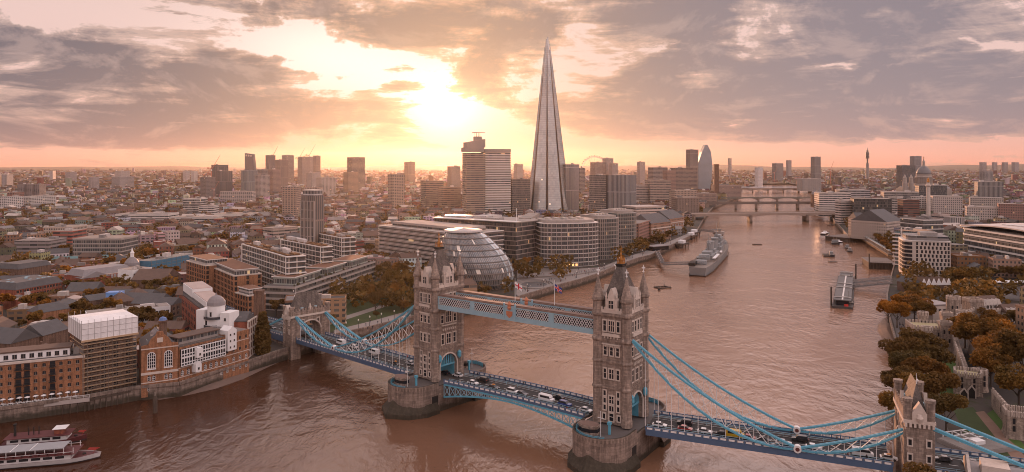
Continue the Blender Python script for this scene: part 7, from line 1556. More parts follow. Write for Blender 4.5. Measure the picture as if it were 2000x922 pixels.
def warship():
    a, c_ = gp(1362, 540, 0), gp(1416, 486, 0); L, an = seg(a, c_); T = thing('moored_warship', 'large grey museum warship with gun turrets moored off the promenade', 'warship', (*a, 0), an); B = 19
    m = MB(); hi = hull(m, L, B, -1, 7.2, .34, .72, 18, 3.0); m.build('hull', HULLG, T); m = MB(); deckof(m, hi); m.build('deck', DECKG, T)
    m = MB(); hull(m, L*.998, B*.995, -1.4, .9, .34, .72, 18, 0); m.build('waterline', mat('dark_boot_topping', (.05, .04, .04), .6), T)
    for x, w, z1 in ((L*.30, 11, 11), (L*.42, 12, 10.5), (L*.60, 12, 12), (L*.66, 10, 15), (L*.69, 8, 18.5)):
        m = MB(); m.box(x-L*.05, x+L*.05, -w/2, w/2, 6.8, z1); m.box(x-L*.035, x+L*.03, -w*.35, w*.35, z1, z1+2.6); m.build('superstructure', HULLG, T)
    for x in (L*.40, L*.56): m = MB(); m.lathe([(3.6, 8), (3.2, 19), (3.5, 19.3), (3.5, 20.5)], 14, (x, 0), 0, 1.3, 1); m.build('funnel', HULLG, T)
    for x, z, d in ((L*.12, 7.2, -1), (L*.20, 10, -1), (L*.78, 11, 1), (L*.86, 8.2, 1)):
        m = MB(); m.lathe([(4.5, z-1.5), (4.5, z)], 12, (x, 0)); m.slab([(x-4.4, z), (x+4.4, z), (x+3.4*(1 if d > 0 else 1), z+3), (x-3.4, z+3)], 'y', -4.2, 4.2); t = m.build('gun_turret', HULLG, T); m = MB()
        for y in (-1.6, 0, 1.6): m.bar((x+d*3.5, y, z+1.6), (x+d*12.5, y, z+2.6), .28, 6, .2)
        m.build('gun_barrel', HULLG, t)
    for x, h in ((L*.35, 30), (L*.62, 34)):
        m = MB(); m.bar((x, 0, 8), (x, 0, h), .5, 6, .2); m.bar((x-3, -2, 8), (x, 0, h*.75), .3); m.bar((x-3, 2, 8), (x, 0, h*.75), .3); m.box(x-1.5, x+1.5, -1.5, 1.5, h*.62, h*.67); m.bar((x, -5, h*.8), (x, 5, h*.8), .2); m.build('mast', HULLG, T)
    for k, x in enumerate((.26, .34, .46, .5)):
        m = MB(); m.lathe([(.3, -4), (1.2, -2), (1.2, 2), (.3, 4)], 8); o = m.build('boat', WHITEP if k % 2 else HULLG, T, (L*x, -7 if k % 2 else 7, 8.6)); o.rotation_euler = (0, R(90), 0)
    m = MB(); m.box(L*.2, L*.36, -9.3, -6.6, 9.8, 10.2); m.build('awning', WHITEP, T); m = MB(); m.box(L*.03, L*.1, 3, 8, 7.2, 10); m.build('deck_cabin', DARK, T)
    return a, c_
wa, wc = warship()
gangway('grey gangway from the shore pavilion to the stern of the warship', gp(1296, 520, 3), gp(1352, 523, 3), 4.5, 6.5, 3.2); gangway('short gangway linking the shore to the floating landing stage', gp(1283, 494, 5), gp(1294, 517, 3), 5.6, 4.5, 3.0)
gangway('distant gangway from the promenade to the dolphin beyond the warship bow', gp(1366, 450, 5), gp(1396, 456, 5), 5.5, 6.5, 3.0); T = thing('mooring_dolphin', 'round mooring platform on piles beyond the warship bow', 'mooring platform', (*gp(1404, 462, 0), 0)); q = MB(); q.lathe([(7, 3), (7, 6.5)], 12); q.build('platform', CONC, T); [MB().bar((5*math.cos(k), 5*math.sin(k), -3), (5*math.cos(k), 5*math.sin(k), 3), .6, 6).build('pile', TIMB, T) for k in range(6)]; q = MB(); q.bar((0, 0, 6.5), (0, 0, 20), .4); q.box(-2, 2, -2, 2, 6.5, 10); q.build('mast', STEELP, T)
T = thing('shore_pavilion', 'glazed landing pavilion on the promenade where the warship gangway starts', 'pavilion', (*gp(1284, 488), GZ), R(35)); q = MB(); q.box(-11, 11, -5, 5, 0, 4); q.build('glazing', GLASS, T); q = MB(); q.box(-12, 12, -6, 6, 4, 4.6); q.build('roof', LEADR, T)
for i, (px, py) in enumerate(((1346, 462), (1328, 478), (1352, 456))): T = thing('pile_platform', ('middle', 'nearest', 'farthest')[i]+' dark platform on piles along the river wall beside the warship', 'platform', (*gp(px+4, py, 3), 0), R(60)); q = MB(); q.box(-12, 12, -5, 5, 3.4, 5); q.build('deck', TIMB, T); [MB().bar((x, y, -3), (x, y, 3.5), .5, 6).build('pile', TIMB, T) for x in (-10, 0, 10) for y in (-4, 4)]; q = MB(); q.box(-5, 4, -3, 3, 5, 8); q.build('cabin', WHITEW, T)
BOATW = mat('worn_white_boat_paint', (.50, .48, .47), .6, .2, .8); REDP = mat('maroon_paint', (.10, .028, .028), .55, .2, .6)
def paddle(label, a, c_, big):
    L, an = seg(a, c_); T = thing('paddle_steamer', label, 'passenger boat', (*a, 0), an); T.scale = (1, 1, .74); B = 7.6 if big else 6.2; m = MB(); hi = hull(m, L, B, -.6, 1.9, .3, .7, 14, .5); m.build('hull', BOATW if big else REDP, T); m = MB(); deckof(m, hi); m.build('deck', REDP, T)
    m = MB(); hull(m, L*.999, B*1.01, -.8, .55, .3, .7, 14, 0); m.build('waterline', mat('dark_boot_topping', (.05, .04, .04)), T)
    m = MB(); m.box(2, L*.78, -B*.42, B*.42, 1.7, 3.9); s_ = m.build('saloon', BOATW, T); n = 7 if big else 5
    for k in range(n): m = MB(); x = 3+(L*.78-4)*k/n; m.box(x, x+(L*.78-4)/n*.76, -B*.42-.06, B*.42+.06, 2.4, 3.4); m.build('window', GLASS, s_)
    m = MB(); m.box(1, L*.82, -B*.5, B*.5, 3.9, 4.1); m.build('upper_deck', REDP, T)
    if big:
        m = MB(); m.box(4, L*.72, -B*.40, B*.40, 6.3, 6.5); r = m.build('awning_roof', mat('grey_canvas', (.27, .27, .275), .8, .12, .5), T); m = MB(); m.box(10, 10.2, -B*.4, B*.4, 6.5, 6.6); m.box(L*.45, L*.45+.2, -B*.4, B*.4, 6.5, 6.6); m.build('seam', WHITEP, r)
        m = MB(); [m.bar((4+k*(L*.68)/9, y*B*.39, 4.1), (4+k*(L*.68)/9, y*B*.39, 6.3), .07) for k in range(10) for y in (-1, 1)]; m.bar((2, -B*.49, 5), (L*.8, -B*.49, 5), .05); m.bar((2, B*.49, 5), (L*.8, B*.49, 5), .05); m.build('railing', WHITEP, T)
        for k in range(10): m = MB(); m.box(5+k*(L*.66)/10, 6.5+k*(L*.66)/10, -B*.47, -B*.40, 4.1, 5); m.build('bench', REDP, T)
    else:
        m = MB(); m.box(L*.62, L*.72, -1.6, 1.6, 4.1, 6.2); m.build('wheelhouse', BRICKR, T); m = MB(); m.box(L*.6, L*.76, -2, 2, 6.2, 6.4); m.build('roof', WHITEP, T)
        for k in range(3): m = MB(); m.bar((L*(.3+.06*k), 0, 4.1), (L*(.3+.06*k), 0, 7.5), .12); m.build('mast', DARK, T)
    m = MB(); m.lathe([(.4, 4), (.36, 8.6), (.52, 8.8), (.52, 9.3)], 10, (2.4 if big else L*.14, 0)); m.build('funnel', DARK, T)
    m = MB(); m.bar((L*.93, 0, 2), (L*.97, 0, 4.4), .06); m.quad((L*.95, 0, 3.2), (L*.99, .1, 4.1), (L*.9, .4, 4.3), (L*.88, .3, 3.5)); m.build('flag', mat('dull_red', (.3, .04, .03)), T)
    m = MB(); m.lathe([(.5, 1.8), (.5, 2.4)], 8, (L*.86, 0)); m.build('winch', DARK, T)
P = gp(198, 893, 0); paddle('white double deck pleasure boat with a long grey canvas roof at lower left', P+Vector((-33, -7.5)), P, True)
P = gp(171, 858, 0); paddle('maroon pleasure boat with a small wheelhouse moored behind the white one', P+Vector((-23.5, -6.0)), P, False)
def boat(kind):
    T = thing('river_boat', '', 'boat', (0, 0, 0)); m = MB()
    if kind == 'tour': hi = hull(m, 24, 6, -.4, 2, .3, .8); m.build('hull', WHITEP, T); m = MB(); m.box(2, 17, -2.5, 2.5, 2, 4.4); s_ = m.build('cabin', GLASS, T); m = MB(); m.box(1.5, 18, -2.8, 2.8, 4.4, 4.7); m.build('roof', WHITEP, s_); m = MB(); m.box(13, 16, -1.6, 1.6, 4.7, 6.4); m.build('wheelhouse', WHITEP, T)
    elif kind == 'work': hi = hull(m, 18, 6, -.4, 2.2, .35, .85); m.build('hull', mat('dark_boat_hull', (.045, .04, .04), .6), T); m = MB(); deckof(m, hi); m.build('deck', DECKG, T); m = MB(); m.box(6, 11, -1.8, 1.8, 2, 5.2); m.build('cabin', HULLG, T); m = MB(); m.bar((8, 0, 5), (8, 0, 9.5), .15); m.build('mast', STEELP, T)
    else: m.box(0, 22, -4, 4, -.5, 1.6); m.build('hull', mat('rusty_barge', (.08, .055, .045), .8, .3, .4), T); m = MB(); m.box(1, 21, -3.3, 3.3, 1.6, 1.75); m.build('hold_cover', DARK, T); m = MB(); [m.box(x, x+.6, -3.6, -3, 1.6, 2.2) for x in (1, 10, 20)]; m.build('bollard', STEELP, T)
    return T
PROT = {}
def put(kind, px, py, rz, label, k=1.0):
    loc = (*gp(px, py, 0), 0)
    if kind not in PROT: T = PROT[kind] = boat(kind); T.location = loc; T.rotation_euler.z = R(rz); T.scale = (k,)*3; T['label'] = label; T['group'] = 'boats moored near the right bank'
    else: dup(PROT[kind], loc, R(rz), label, scale=k)
for a in (('tour', 1606, 464, 55, 'white and red tour boat moored highest in the right hand cluster', 1.1), ('work', 1616, 461, 60, 'dark launch tied beside the white tour boat', .8), ('work', 1629, 478, 70, 'left dark tug of the trio above the tall jetty post', .9), ('work', 1636, 478, 75, 'middle dark tug of the trio above the tall jetty post', .9), ('tour', 1643, 478, 80, 'small white launch at the right of the trio', .7), ('work', 1656, 487, 70, 'upper of two small grey boats near the quay walkway', .8), ('work', 1661, 493, 70, 'lower of two small grey boats near the quay walkway', .8), ('barge', 1615, 502, 70, 'left of two dark barges moored in mid river', .8), ('work', 1626, 502, 75, 'dark workboat beside the mid river barge', .9), ('barge', 1618, 512, 0, 'tiny barge raft nearest the floating pier', .35), ('barge', 1470, 478, 0, 'lone dark raft in the middle of the open river', .45), ('work', 1663, 556, 70, 'red brown boat tucked behind the floating pier', .8), ('work', 1660, 598, 70, 'dark boat tied at the near end of the floating pier', .9), ('barge', 1618, 440, 20, 'row of dark buoys boat near the right end of the road bridge', .5), ('barge', 1350, 463, 60, 'dark barge under the promenade wall before the warship bow', .8)): put(*a)
T = thing('square_pontoon', 'square open pontoon frame floating alone off the nearer bridge tower', 'pontoon', (*gp(1294, 562, 0), 0), R(25)); q = MB(); [q.box(*b_, -.3, .7) for b_ in ((-5, 5, -4, -2.8), (-5, 5, 2.8, 4), (-5, -3.8, -2.8, 2.8), (3.8, 5, -2.8, 2.8))]; q.build('frame', TIMB, T); q = MB(); [q.bar((x, y, .7), (x, y, 2.2), .1) for x in (-4.5, 4.5) for y in (-3.5, 3.5)]; q.build('post', STEELP, T)
T = thing('mooring_buoy', 'small dark buoy beside the square pontoon frame', 'buoy', (*gp(1287, 567, 0), 0)); q = MB(); q.lathe([(.2, -.8), (1, 0), (.8, .8), (.15, 1.2)], 10); q.build('float', DARK, T); q = MB(); q.bar((0, 0, 1.1), (0, 0, 1.8), .1); q.build('ring', STEELP, T)

# ================================================================== vehicles
CARM = {}
def paint(name, c): return mat('car_paint_'+name, c, .35, .05, 1, coat=.5)
def carparts(kind):
    if kind in CARM: return CARM[kind]
    o = []; W = .9
    def prof(pts, w0, w1, mt, nm, zs): 
        m = MB(); n = len(pts); vs = [(x, -w, z) for (x, z), w in zip(pts, zs)]+[(x, w, z) for (x, z), w in zip(pts, zs)]; m.add(vs, [tuple(range(n-1, -1, -1)), tuple(range(n, 2*n))]+[(k, (k+1) % n, n+(k+1) % n, n+k) for k in range(n)]); o.append((nm, m.mesh(nm, mt), (0, 0, 0)))
    if kind == 'van': 
        prof([(-2.7, .35), (2.7, .35), (2.75, 1.1), (2.1, 1.25), (1.5, 2.25), (-2.65, 2.3)], 1, 1, None, 'body', [1, 1, .98, .98, .9, .95]); prof([(-2.0, 1.4), (2.02, 1.4), (1.56, 2.08), (-2.0, 2.08)], 1, 1, GLASS, 'glazing', [1.01, 1.0, .93, .985]); ww = (1.8, -1.7)
    elif kind == 'suv':
        prof([(-2.25, .35), (2.25, .35), (2.3, .95), (1.2, 1.08), (-2.2, 1.1), (-2.3, .8)], 1, 1, None, 'body', [.92, .92, .9, .93, .93, .92]); prof([(-2.1, 1.1), (1.2, 1.08), (.55, 1.72), (-1.9, 1.75)], 1, 1, GLASS, 'glazing', [.88, .86, .76, .78]); prof([(-1.85, 1.74), (.55, 1.71), (.45, 1.8), (-1.75, 1.82)], 1, 1, None, 'roof', [.78, .76, .72, .74]); ww = (1.4, -1.4)
    else:
        prof([(-2.1, .32), (2.15, .32), (2.2, .7), (1.05, .9), (-1.5, .95), (-2.15, .85)], 1, 1, None, 'body', [.87, .86, .84, .88, .88, .85]); prof([(-1.75, .94), (1.1, .9), (.4, 1.38), (-1.1, 1.42)], 1, 1, GLASS, 'glazing', [.82, .8, .7, .72]); prof([(-1.1, 1.41), (.4, 1.37), (.3, 1.46), (-1.0, 1.49)], 1, 1, None, 'roof', [.72, .7, .66, .68]); ww = (1.35, -1.3)
    m = MB(); n = 14; vs = [(.33*math.cos(t), y, .33*math.sin(t)) for y in (-.12, .12) for t in [2*math.pi*k/n for k in range(n)]]; m.add(vs, [tuple(range(n)), tuple(range(2*n-1, n-1, -1))]+[(k, (k+1) % n, n+(k+1) % n, n+k) for k in range(n)]); me = m.mesh('wheel', mat('tyre_rubber', (.02, .02, .02), .8))
    for x in ww:
        for y in (-.82, .82): o.append(('wheel', me, (x, y, .33)))
    m = MB(); m.box(-.04, .04, -.17, .17, -.08, .08); me = m.mesh('headlight', mat('headlight_glass', (.75, .72, .68), .2))
    for y in (-.62, .62): o.append(('headlight', me, (2.2 if kind != 'van' else 2.75, y, .66 if kind == 'car' else .8)))
    m = MB(); m.box(-.04, .04, -.15, .15, -.07, .07); me = m.mesh('tail_light', mat('tail_light_red', (.4, .02, .015), .3))
    for y in (-.64, .64): o.append(('tail_light', me, (-2.14 if kind == 'car' else -2.28 if kind == 'suv' else -2.7, y, .72 if kind == 'car' else .9)))
    CARM[kind] = o; return o
BODY = {}
def vehicle(kind, colname, col, loc, rz, label, group, beacon=None):
    T = thing({'car': 'car', 'suv': 'large_car', 'van': 'van'}[kind], label, {'car': 'car', 'suv': 'car', 'van': 'van'}[kind], loc, rz, group)
    for nm, me, l in carparts(kind):
        if not me.materials or nm in ('body', 'roof'):
            k = (kind, nm, colname)
            if k not in BODY: BODY[k] = me.copy(); BODY[k].materials.clear(); BODY[k].materials.append(paint(colname, col))
            me = BODY[k]
        link(nm, me, T, l)
    if beacon: q = MB(); q.box(-.5, .5, -.3, .3, 1.5, 1.65); q.build('roof_panel', mat('orange_roof_panel', (.7, .25, .03), .5), T)
CC = {'white': (.62, .61, .6), 'black': (.02, .02, .022), 'dark grey': (.06, .06, .065), 'silver': (.36, .36, .37), 'red': (.3, .03, .025), 'blue': (.02, .05, .2), 'yellow': (.5, .3, .02)}
VEH = [(dM, 888, 737, 'car', 'white', 1, 'white car just leaving the farther bridge tower arch'), (dM, 861, 731, 'car', 'black', 1, 'black car half inside the farther bridge tower arch'), (dM, 925, 751, 'car', 'white', -1, 'white car beside the dark one near the farther bridge tower'), (dM, 941, 747, 'suv', 'black', 1, 'dark large car beside the white one near the farther bridge tower'), (dM, 967, 760, 'car', 'black', -1, 'black cab with orange roof panel on the middle span'), (dM, 1016, 764, 'suv', 'white', -1, 'white large car at the centre of the middle span'), (dM, 1022, 773, 'car', 'dark grey', -1, 'dark grey car next to the white one at the centre of the middle span'), (dM, 1073, 783, 'van', 'white', -1, 'white van on the middle span'), (dM, 1090, 781, 'car', 'black', 1, 'black car beside the white van on the middle span'), (dM, 1108, 792, 'suv', 'blue', -1, 'blue car before the nearer bridge tower'), (dM, 1146, 803, 'car', 'white', -1, 'white car disappearing behind the nearer bridge tower'),
 (dR, 1288, 830, 'car', 'white', -1, 'white car just right of the nearer bridge tower'), (dR, 1337, 838, 'car', 'red', -1, 'red car on the right side span'), (dR, 1336, 829, 'suv', 'black', 1, 'black car in the far lane beside the red car'), (dR, 1376, 843, 'car', 'white', -1, 'white car ahead of the yellow van on the right side span'), (dR, 1412, 848, 'car', 'black', -1, 'black car next to the yellow van'), (dR, 1436, 846, 'van', 'yellow', -1, 'yellow van behind the blue chain on the right side span'), (dR, 1463, 857, 'car', 'red', -1, 'dark red car behind the yellow van'), (dR, 1490, 862, 'car', 'dark grey', -1, 'dark grey car left of the chain pin'), (dR, 1563, 864, 'suv', 'black', 1, 'black car right of the nearer chain pin'), (dR, 1590, 877, 'car', 'white', -1, 'white car just right of the chain pins'), (dR, 1687, 890, 'van', 'white', -1, 'white minibus near the right gatehouse'), (dR, 1740, 900, 'car', 'white', -1, 'white car with orange roof panel by the right gatehouse'), (dR, 1530, 868, 'car', 'silver', -1, 'silver car left of the black car near the chain pin'),
 (dL, 648, 671, 'van', 'white', 1, 'white van near the left gatehouse'), (dL, 680, 677, 'car', 'white', 1, 'white car between two vans on the left side span'), (dL, 722, 689, 'van', 'white', 1, 'white van in the middle of the left side span'), (dL, 728, 697, 'car', 'black', -1, 'black car below the white van on the left side span'), (dL, 772, 710, 'car', 'black', -1, 'black cab with orange roof panel near the farther tower'), (dL, 800, 709, 'car', 'silver', 1, 'silver car entering the farther tower from the left'), (dL, 613, 655, 'car', 'dark grey', -1, 'dark grey car inside the left gatehouse arch'), (dA, 1850, 905, 'car', 'dark grey', 1, 'dark grey car on the approach road past the right gatehouse'), (dA, 1900, 900, 'car', 'black', 1, 'black car at the far end of the approach road')]
for dk, px, py, kind, cn, lane, lab in VEH:
    T, L, an, zf = dk; a = T.location.xy; P = gp(px, py, 10.2); d = P-a; s_ = d.x*math.cos(an)+d.y*math.sin(an); y = 2.3*lane
    u = Vector((math.cos(an), math.sin(an))); v = Vector((-u.y, u.x)); Q = a+u*s_+v*y
    vehicle(kind, cn, CC[cn], (*Q, zf(max(0, min(L, s_)))+.01), an+(math.pi if lane > 0 else 0), lab, 'vehicles on the bridge', 'orange' in lab)
for k, (px, py) in enumerate(((24, 588), (25, 600), (8, 628), (9, 638), (9, 648), (22, 612))): vehicle('car', ('white', 'silver', 'white', 'black', 'silver', 'white')[k], CC[('white', 'silver', 'white', 'black', 'silver', 'white')[k]], (*gp(px, py), GZ+.02), R(93), ('first', 'second', 'fourth', 'fifth', 'last', 'third')[k]+' parked car counting down the left hand street', 'cars parked in the left hand street')
for k, (px, py) in enumerate(((545, 635), (556, 628), (536, 642), (560, 641))): cn = ('white', 'black', 'dark grey', 'silver')[k]; P = gp(px, py, 8); T, L, an, zf = dS; d = P-T.location.xy; s_ = max(5, min(L-3, d.x*math.cos(an)+d.y*math.sin(an))); u = Vector((math.cos(an), math.sin(an))); v = Vector((-u.y, u.x)); lane = 1 if k % 2 else -1; Q = T.location.xy+u*s_+v*2.3*lane; vehicle('car', cn, CC[cn], (*Q, zf(s_)+.01), an, cn+' car on the street behind the left gatehouse', 'vehicles behind the left gatehouse')

# ================================================================== people (one continuous body each)
def person_mesh(seed, top, legs, stride=.18):
    bm_v, bm_f, mi = [], [], []; r = random.Random(seed); m = MB()
    def ring(c, rx, ry, n=8): return [(c[0]+rx*math.cos(2*math.pi*k/n), c[1]+ry*math.sin(2*math.pi*k/n), c[2]) for k in range(n)]
    def tube(secs, mt, closed=True):
        n = 8; vs = [p for c, rx, ry in secs for p in ring(c, rx, ry)]; m.m = mt; fs = [(j*n+k, j*n+(k+1) % n, (j+1)*n+(k+1) % n, (j+1)*n+k) for j in range(len(secs)-1) for k in range(n)]+[tuple(range(n-1, -1, -1)), tuple((len(secs)-1)*n+k for k in range(n))]; m.add(vs, fs)
    for sx, st in ((-1, stride), (1, -stride)):
        m_ = [((st+.12, sx*.1, .0), .07, .05), ((st, sx*.1, .10), .055, .05), ((st*.6, sx*.1, .48), .065, .06), ((0, sx*.09, .88), .095, .09)]; tube(m_, 1)
    tube([((0, 0, .80), .13, .18), ((0, 0, .95), .125, .17), ((0, 0, 1.15), .12, .165), ((0, 0, 1.38), .12, .20), ((0, 0, 1.46), .07, .09), ((0, 0, 1.52), .055, .06)], 0)
    for sx, st in ((-1, -stride), (1, stride)): tube([((st*.7, sx*.25, .82), .035, .03), ((st*.35, sx*.25, 1.08), .045, .045), ((0, sx*.2, 1.40), .06, .055)], 0)
    tube([((.01, 0, 1.50), .05, .05), ((.02, 0, 1.56), .085, .07), ((.01, 0, 1.66), .10, .078), ((0, 0, 1.74), .06, .05)], 2)
    tube([((-.02, 0, 1.63), .105, .085), ((-.01, 0, 1.72), .095, .078), ((-.01, 0, 1.77), .04, .035)], 3)
    return m.mesh('person', [top, legs, mat('skin', (.36, .2, .14), .6), mat('dark_hair', (.03, .022, .018), .7)])
PT = [('dark coat', person_mesh(1, mat('dark_cloth', (.03, .03, .035), .9), mat('denim', (.05, .06, .09), .9))), ('pale jacket', person_mesh(2, mat('pale_cloth', (.45, .42, .4), .9), mat('dark_cloth', (.03, .03, .035)))), ('red top', person_mesh(3, mat('red_cloth', (.3, .05, .04), .9), mat('dark_cloth', (.03, .03, .035)))), ('brown coat', person_mesh(4, mat('brown_cloth', (.12, .08, .06), .9), mat('denim', (.05, .06, .09))))]
def person(P, z, where, k, grp):
    o = link('person', PT[k][1], None, (*P, z), rng.uniform(0, 6.28)); tag(o, 'person in a '+PT[k][0]+' walking '+where, 'person', grp)
for i in range(64):
    t = rng.random(); px = 1020+t*290; j = t*(len(PR)-1) 
    k = 0
    while k < len(PR)-2 and PR[k+1][0] < px: k += 1
    (x0, y0), (x1, y1) = PR[k], PR[k+1]; py = y0+(y1-y0)*(px-x0)/(x1-x0)-rng.uniform(3, 14); person(gp(px, py), GZ+.012, 'on the riverside promenade', rng.choice((0, 0, 0, 1, 2, 3)), 'people on the riverside promenade')
for i in range(40): px = rng.uniform(1040, 1180); person(gp(px, rng.uniform(527, 538)), GZ+.012, 'outside the rounded glass office', rng.choice((0, 0, 1, 2, 3)), 'people outside the rounded glass office')
for i in range(16): t = rng.random(); person(gp(1752+t*25+rng.uniform(-8, 8), 630+t*30), GZ+.012, 'on the wharf below the golden trees', rng.choice((0, 0, 3)), 'people on the wharf')
for dk, n, wh in ((dR, 22, 'on the footway of the right side span'), (dL, 22, 'on the footway of the left side span'), (dM, 18, 'on the footway of the middle span')):
    T, L, an, zf = dk; u = Vector((math.cos(an), math.sin(an))); v = Vector((-u.y, u.x))
    for i in range(n): s_ = rng.uniform(10, L-6); person(T.location.xy+u*s_+v*rng.choice((-1, 1))*rng.uniform(5.2, 6.6), zf(s_)+.15, wh, rng.choice((0, 0, 1, 2, 3)), 'people '+wh)
for i in range(8): person(gp(660+rng.random()*130, 0+645-(rng.random()*130)*.0-20*rng.random()), GZ+.018, 'on the river walk below the park', 0, 'people on the river walk')
# ================================================================== the rest of the city
SHAPE = [gp(px, py) for px, py in ((1452, 366), (1592, 366))]
def pip(x, y, poly):
    c = False; n = len(poly)
    for i in range(n):
        a, b = poly[i], poly[(i+1) % n]
        if (a[1] > y) != (b[1] > y) and x < (b[0]-a[0])*(y-a[1])/(b[1]-a[1])+a[0]: c = not c
    return c
RIVP = SOUTH+[gp(1480, 359), gp(1540, 358)]+NORTH+[Vector((0, 0))]
def near_river(x, y, d):
    for P in (SOUTH, NORTH):
        for a, b in zip(P, P[1:]):
            t = max(0, min(1, ((x-a.x)*(b.x-a.x)+(y-a.y)*(b.y-a.y))/max(1, (b-a).length_squared))); q = a+(b-a)*t
            if (q.x-x)**2+(q.y-y)**2 < d*d: return True
    return False
CELL = {}
for x, y, r in FOOT: 
    for i in range(int((x-r-60)//80), int((x+r+60)//80)+1):
        for j in range(int((y-r-60)//80), int((y+r+60)//80)+1): CELL.setdefault((i, j), []).append((x, y, r))
def freeat(x, y, r): return all((x-a)**2+(y-b)**2 > (r+c)**2 for a, b, c in CELL.get((int(x//80), int(y//80)), ()))
def addfoot(x, y, r):
    for i in range(int((x-r-60)//80), int((x+r+60)//80)+1):
        for j in range(int((y-r-60)//80), int((y+r+60)//80)+1): CELL.setdefault((i, j), []).append((x, y, r))
def topix(x, y, z): return 1000+x/y*F, Y0+(HC-z)/y*F
OPEN = [[(636, 656), (900, 625), (900, 540), (735, 540), (636, 600)], [(1825, 690), (1880, 690), (2010, 905), (1820, 905)], [(1735, 700), (1735, 540), (2010, 540), (2010, 700)], [(1000, 590), (1000, 500), (1180, 500), (1330, 455), (1330, 480)], [(1752, 690), (2120, 690), (2120, 930), (1752, 930)], [(5, 700), (30, 700), (38, 545), (24, 545)]]
def isopen(px, py): return any(pip(px, py, P) for P in OPEN)
WALLC = [('red brick', (.21, .075, .045)), ('brown brick', (.18, .11, .07)), ('yellow brick', (.30, .20, .13)), ('pale stone', (.43, .36, .31)), ('grey concrete', (.28, .25, .235)), ('white rendered', (.56, .52, .49)), ('dark brick', (.13, .09, .075)), ('tan', (.33, .25, .20))]
ROOFC = [('grey flat roof', (.22, .2, .19)), ('pale flat roof', (.44, .38, .34)), ('brown flat roof', (.2, .14, .11)), ('dark flat roof', (.1, .09, .085))]
PITC = [('slate roof', GREYR), ('tiled roof', TILER)]
NAMED = []
def relation(c):
    best = min(LM, key=lambda l: (l[0]-c[0])**2/1.0+(l[1]-c[1])**2*.5); dx = c[0]/c[1]-best[0]/best[1]; dy = c[1]-best[1]; a = abs(dx)*c[1]
    if abs(dy) > a*1.2: return ('behind ' if dy > 0 else 'in front of ')+best[2]
    return ('left of ' if dx < 0 else 'right of ')+best[2]
def house(x, y, an, w, d, h, big=False):
    """one plain building: wall mesh on top level with its roof, parapet or plant as parts"""
    wn, wc = rng.choice(WALLC if rng.random() < .6 else WALLC[:3]); u = Vector((math.cos(an), math.sin(an))); v = Vector((-u.y, u.x)); c = Vector((x, y)); p = c-u*w/2-v*d/2; st = max(2, round(h/3.3))
    pitched = (not big and rng.random() < .55); wc = tuple(k*rng.uniform(.8, 1.2) for k in wc)
    rn = rng.choice(PITC) if pitched else rng.choice(ROOFC)
    NUMW = {2: 'two', 3: 'three', 4: 'four', 5: 'five', 6: 'six', 7: 'seven', 8: 'eight'}
    lab = '%s %s with %s %s' % (wn, 'block' if big or w > 22 else 'house', rn[0], relation((x, y)))
    T = thing('town_building' if not pitched else 'pitched_roof_building', lab, 'building', (p.x, p.y, GZ), an, 'plain town buildings between the landmarks')
    q = MB(); q.c = wc; q.prism([(0, 0), (w, 0), (w, d), (0, d)], 0, h, top=True); q.build('wall', rng.choice((F_PUNCH, F_PUNCH, F_PUNCH, F_FLAT, F_STRIP)), T); q = MB()
    if pitched:
        q.gable((w/2, d/2), (1, 0), w/2, d/2, h, h+d*.3, .25, rng.choice((0, 0, d*.3))); r = q.build('roof', rn[1], T)
        for k in range(rng.randint(1, 3)): q = MB(); cx = rng.uniform(.1, .9)*w; q.box(cx-.5, cx+.5, d*.5-.4, d*.5+.4, h+d*.15, h+d*.3+1.4); q.build('chimney', BRICKB, r)
    else:
        q.c = rn[1]; q.prism([(.3, .3), (w-.3, .3), (w-.3, d-.3), (.3, d-.3)], h, h+.25); r = q.build('roof', ROOF, T); q = MB(); q.c = tuple(k*1.1 for k in wc); [q.box(*b_, h-.1, h+.8) for b_ in ((-.1, w+.1, -.1, .25), (-.1, w+.1, d-.25, d+.1), (-.1, .25, .25, d-.25), (w-.25, w+.1, .25, d-.25))]; q.build('parapet', ROOF, r)
        for k in range(rng.randint(1, 3)): q = MB(); q.c = rng.choice(((.4, .36, .33), (.2, .18, .17), (.55, .5, .46))); a, b_ = rng.uniform(.1, .6)*w, rng.uniform(.15, .55)*d; q.box(a, a+w*rng.uniform(.1, .3), b_, b_+d*.3, h+.2, h+rng.uniform(1.2, 3)); q.build('plant_box', ROOF, r)
    addfoot(x, y, max(w, d)*.5)
    NAMED.append(T)
cand = []
for i in range(26000):
    D = 230*math.exp(rng.random()*2.2); px = rng.uniform(-60, 2060); x = (px-1000)*D/F; py = Y0+85*F/D; cand.append((D, x, px, py))
cand.sort(); NB = 0
for D, x, px, py in cand:
    if NB >= 215: break
    if D > 1950: break
    w = rng.uniform(14, 30); d = rng.uniform(10, 16); rad = max(w, d)*.52
    if pip(x, D, RIVP) or near_river(x, D, 20) or isopen(px, py) or not freeat(x, D, rad): continue
    an = (R(-12) if x > 0 else R(18))+rng.choice((0, math.pi/2))+rng.gauss(0, .08)+.5*math.sin(x*.004)*math.cos(D*.003)
    house(x, D, an, w, d, rng.choice((5.5, 6, 6.5, 7)) if px < 400 and D < 640 else rng.choice((7, 10, 10, 13, 13, 16)) if x < 0 or D < 650 else rng.choice((13, 16, 20, 23)), rng.random() < .3); NB += 1
    lastD = D
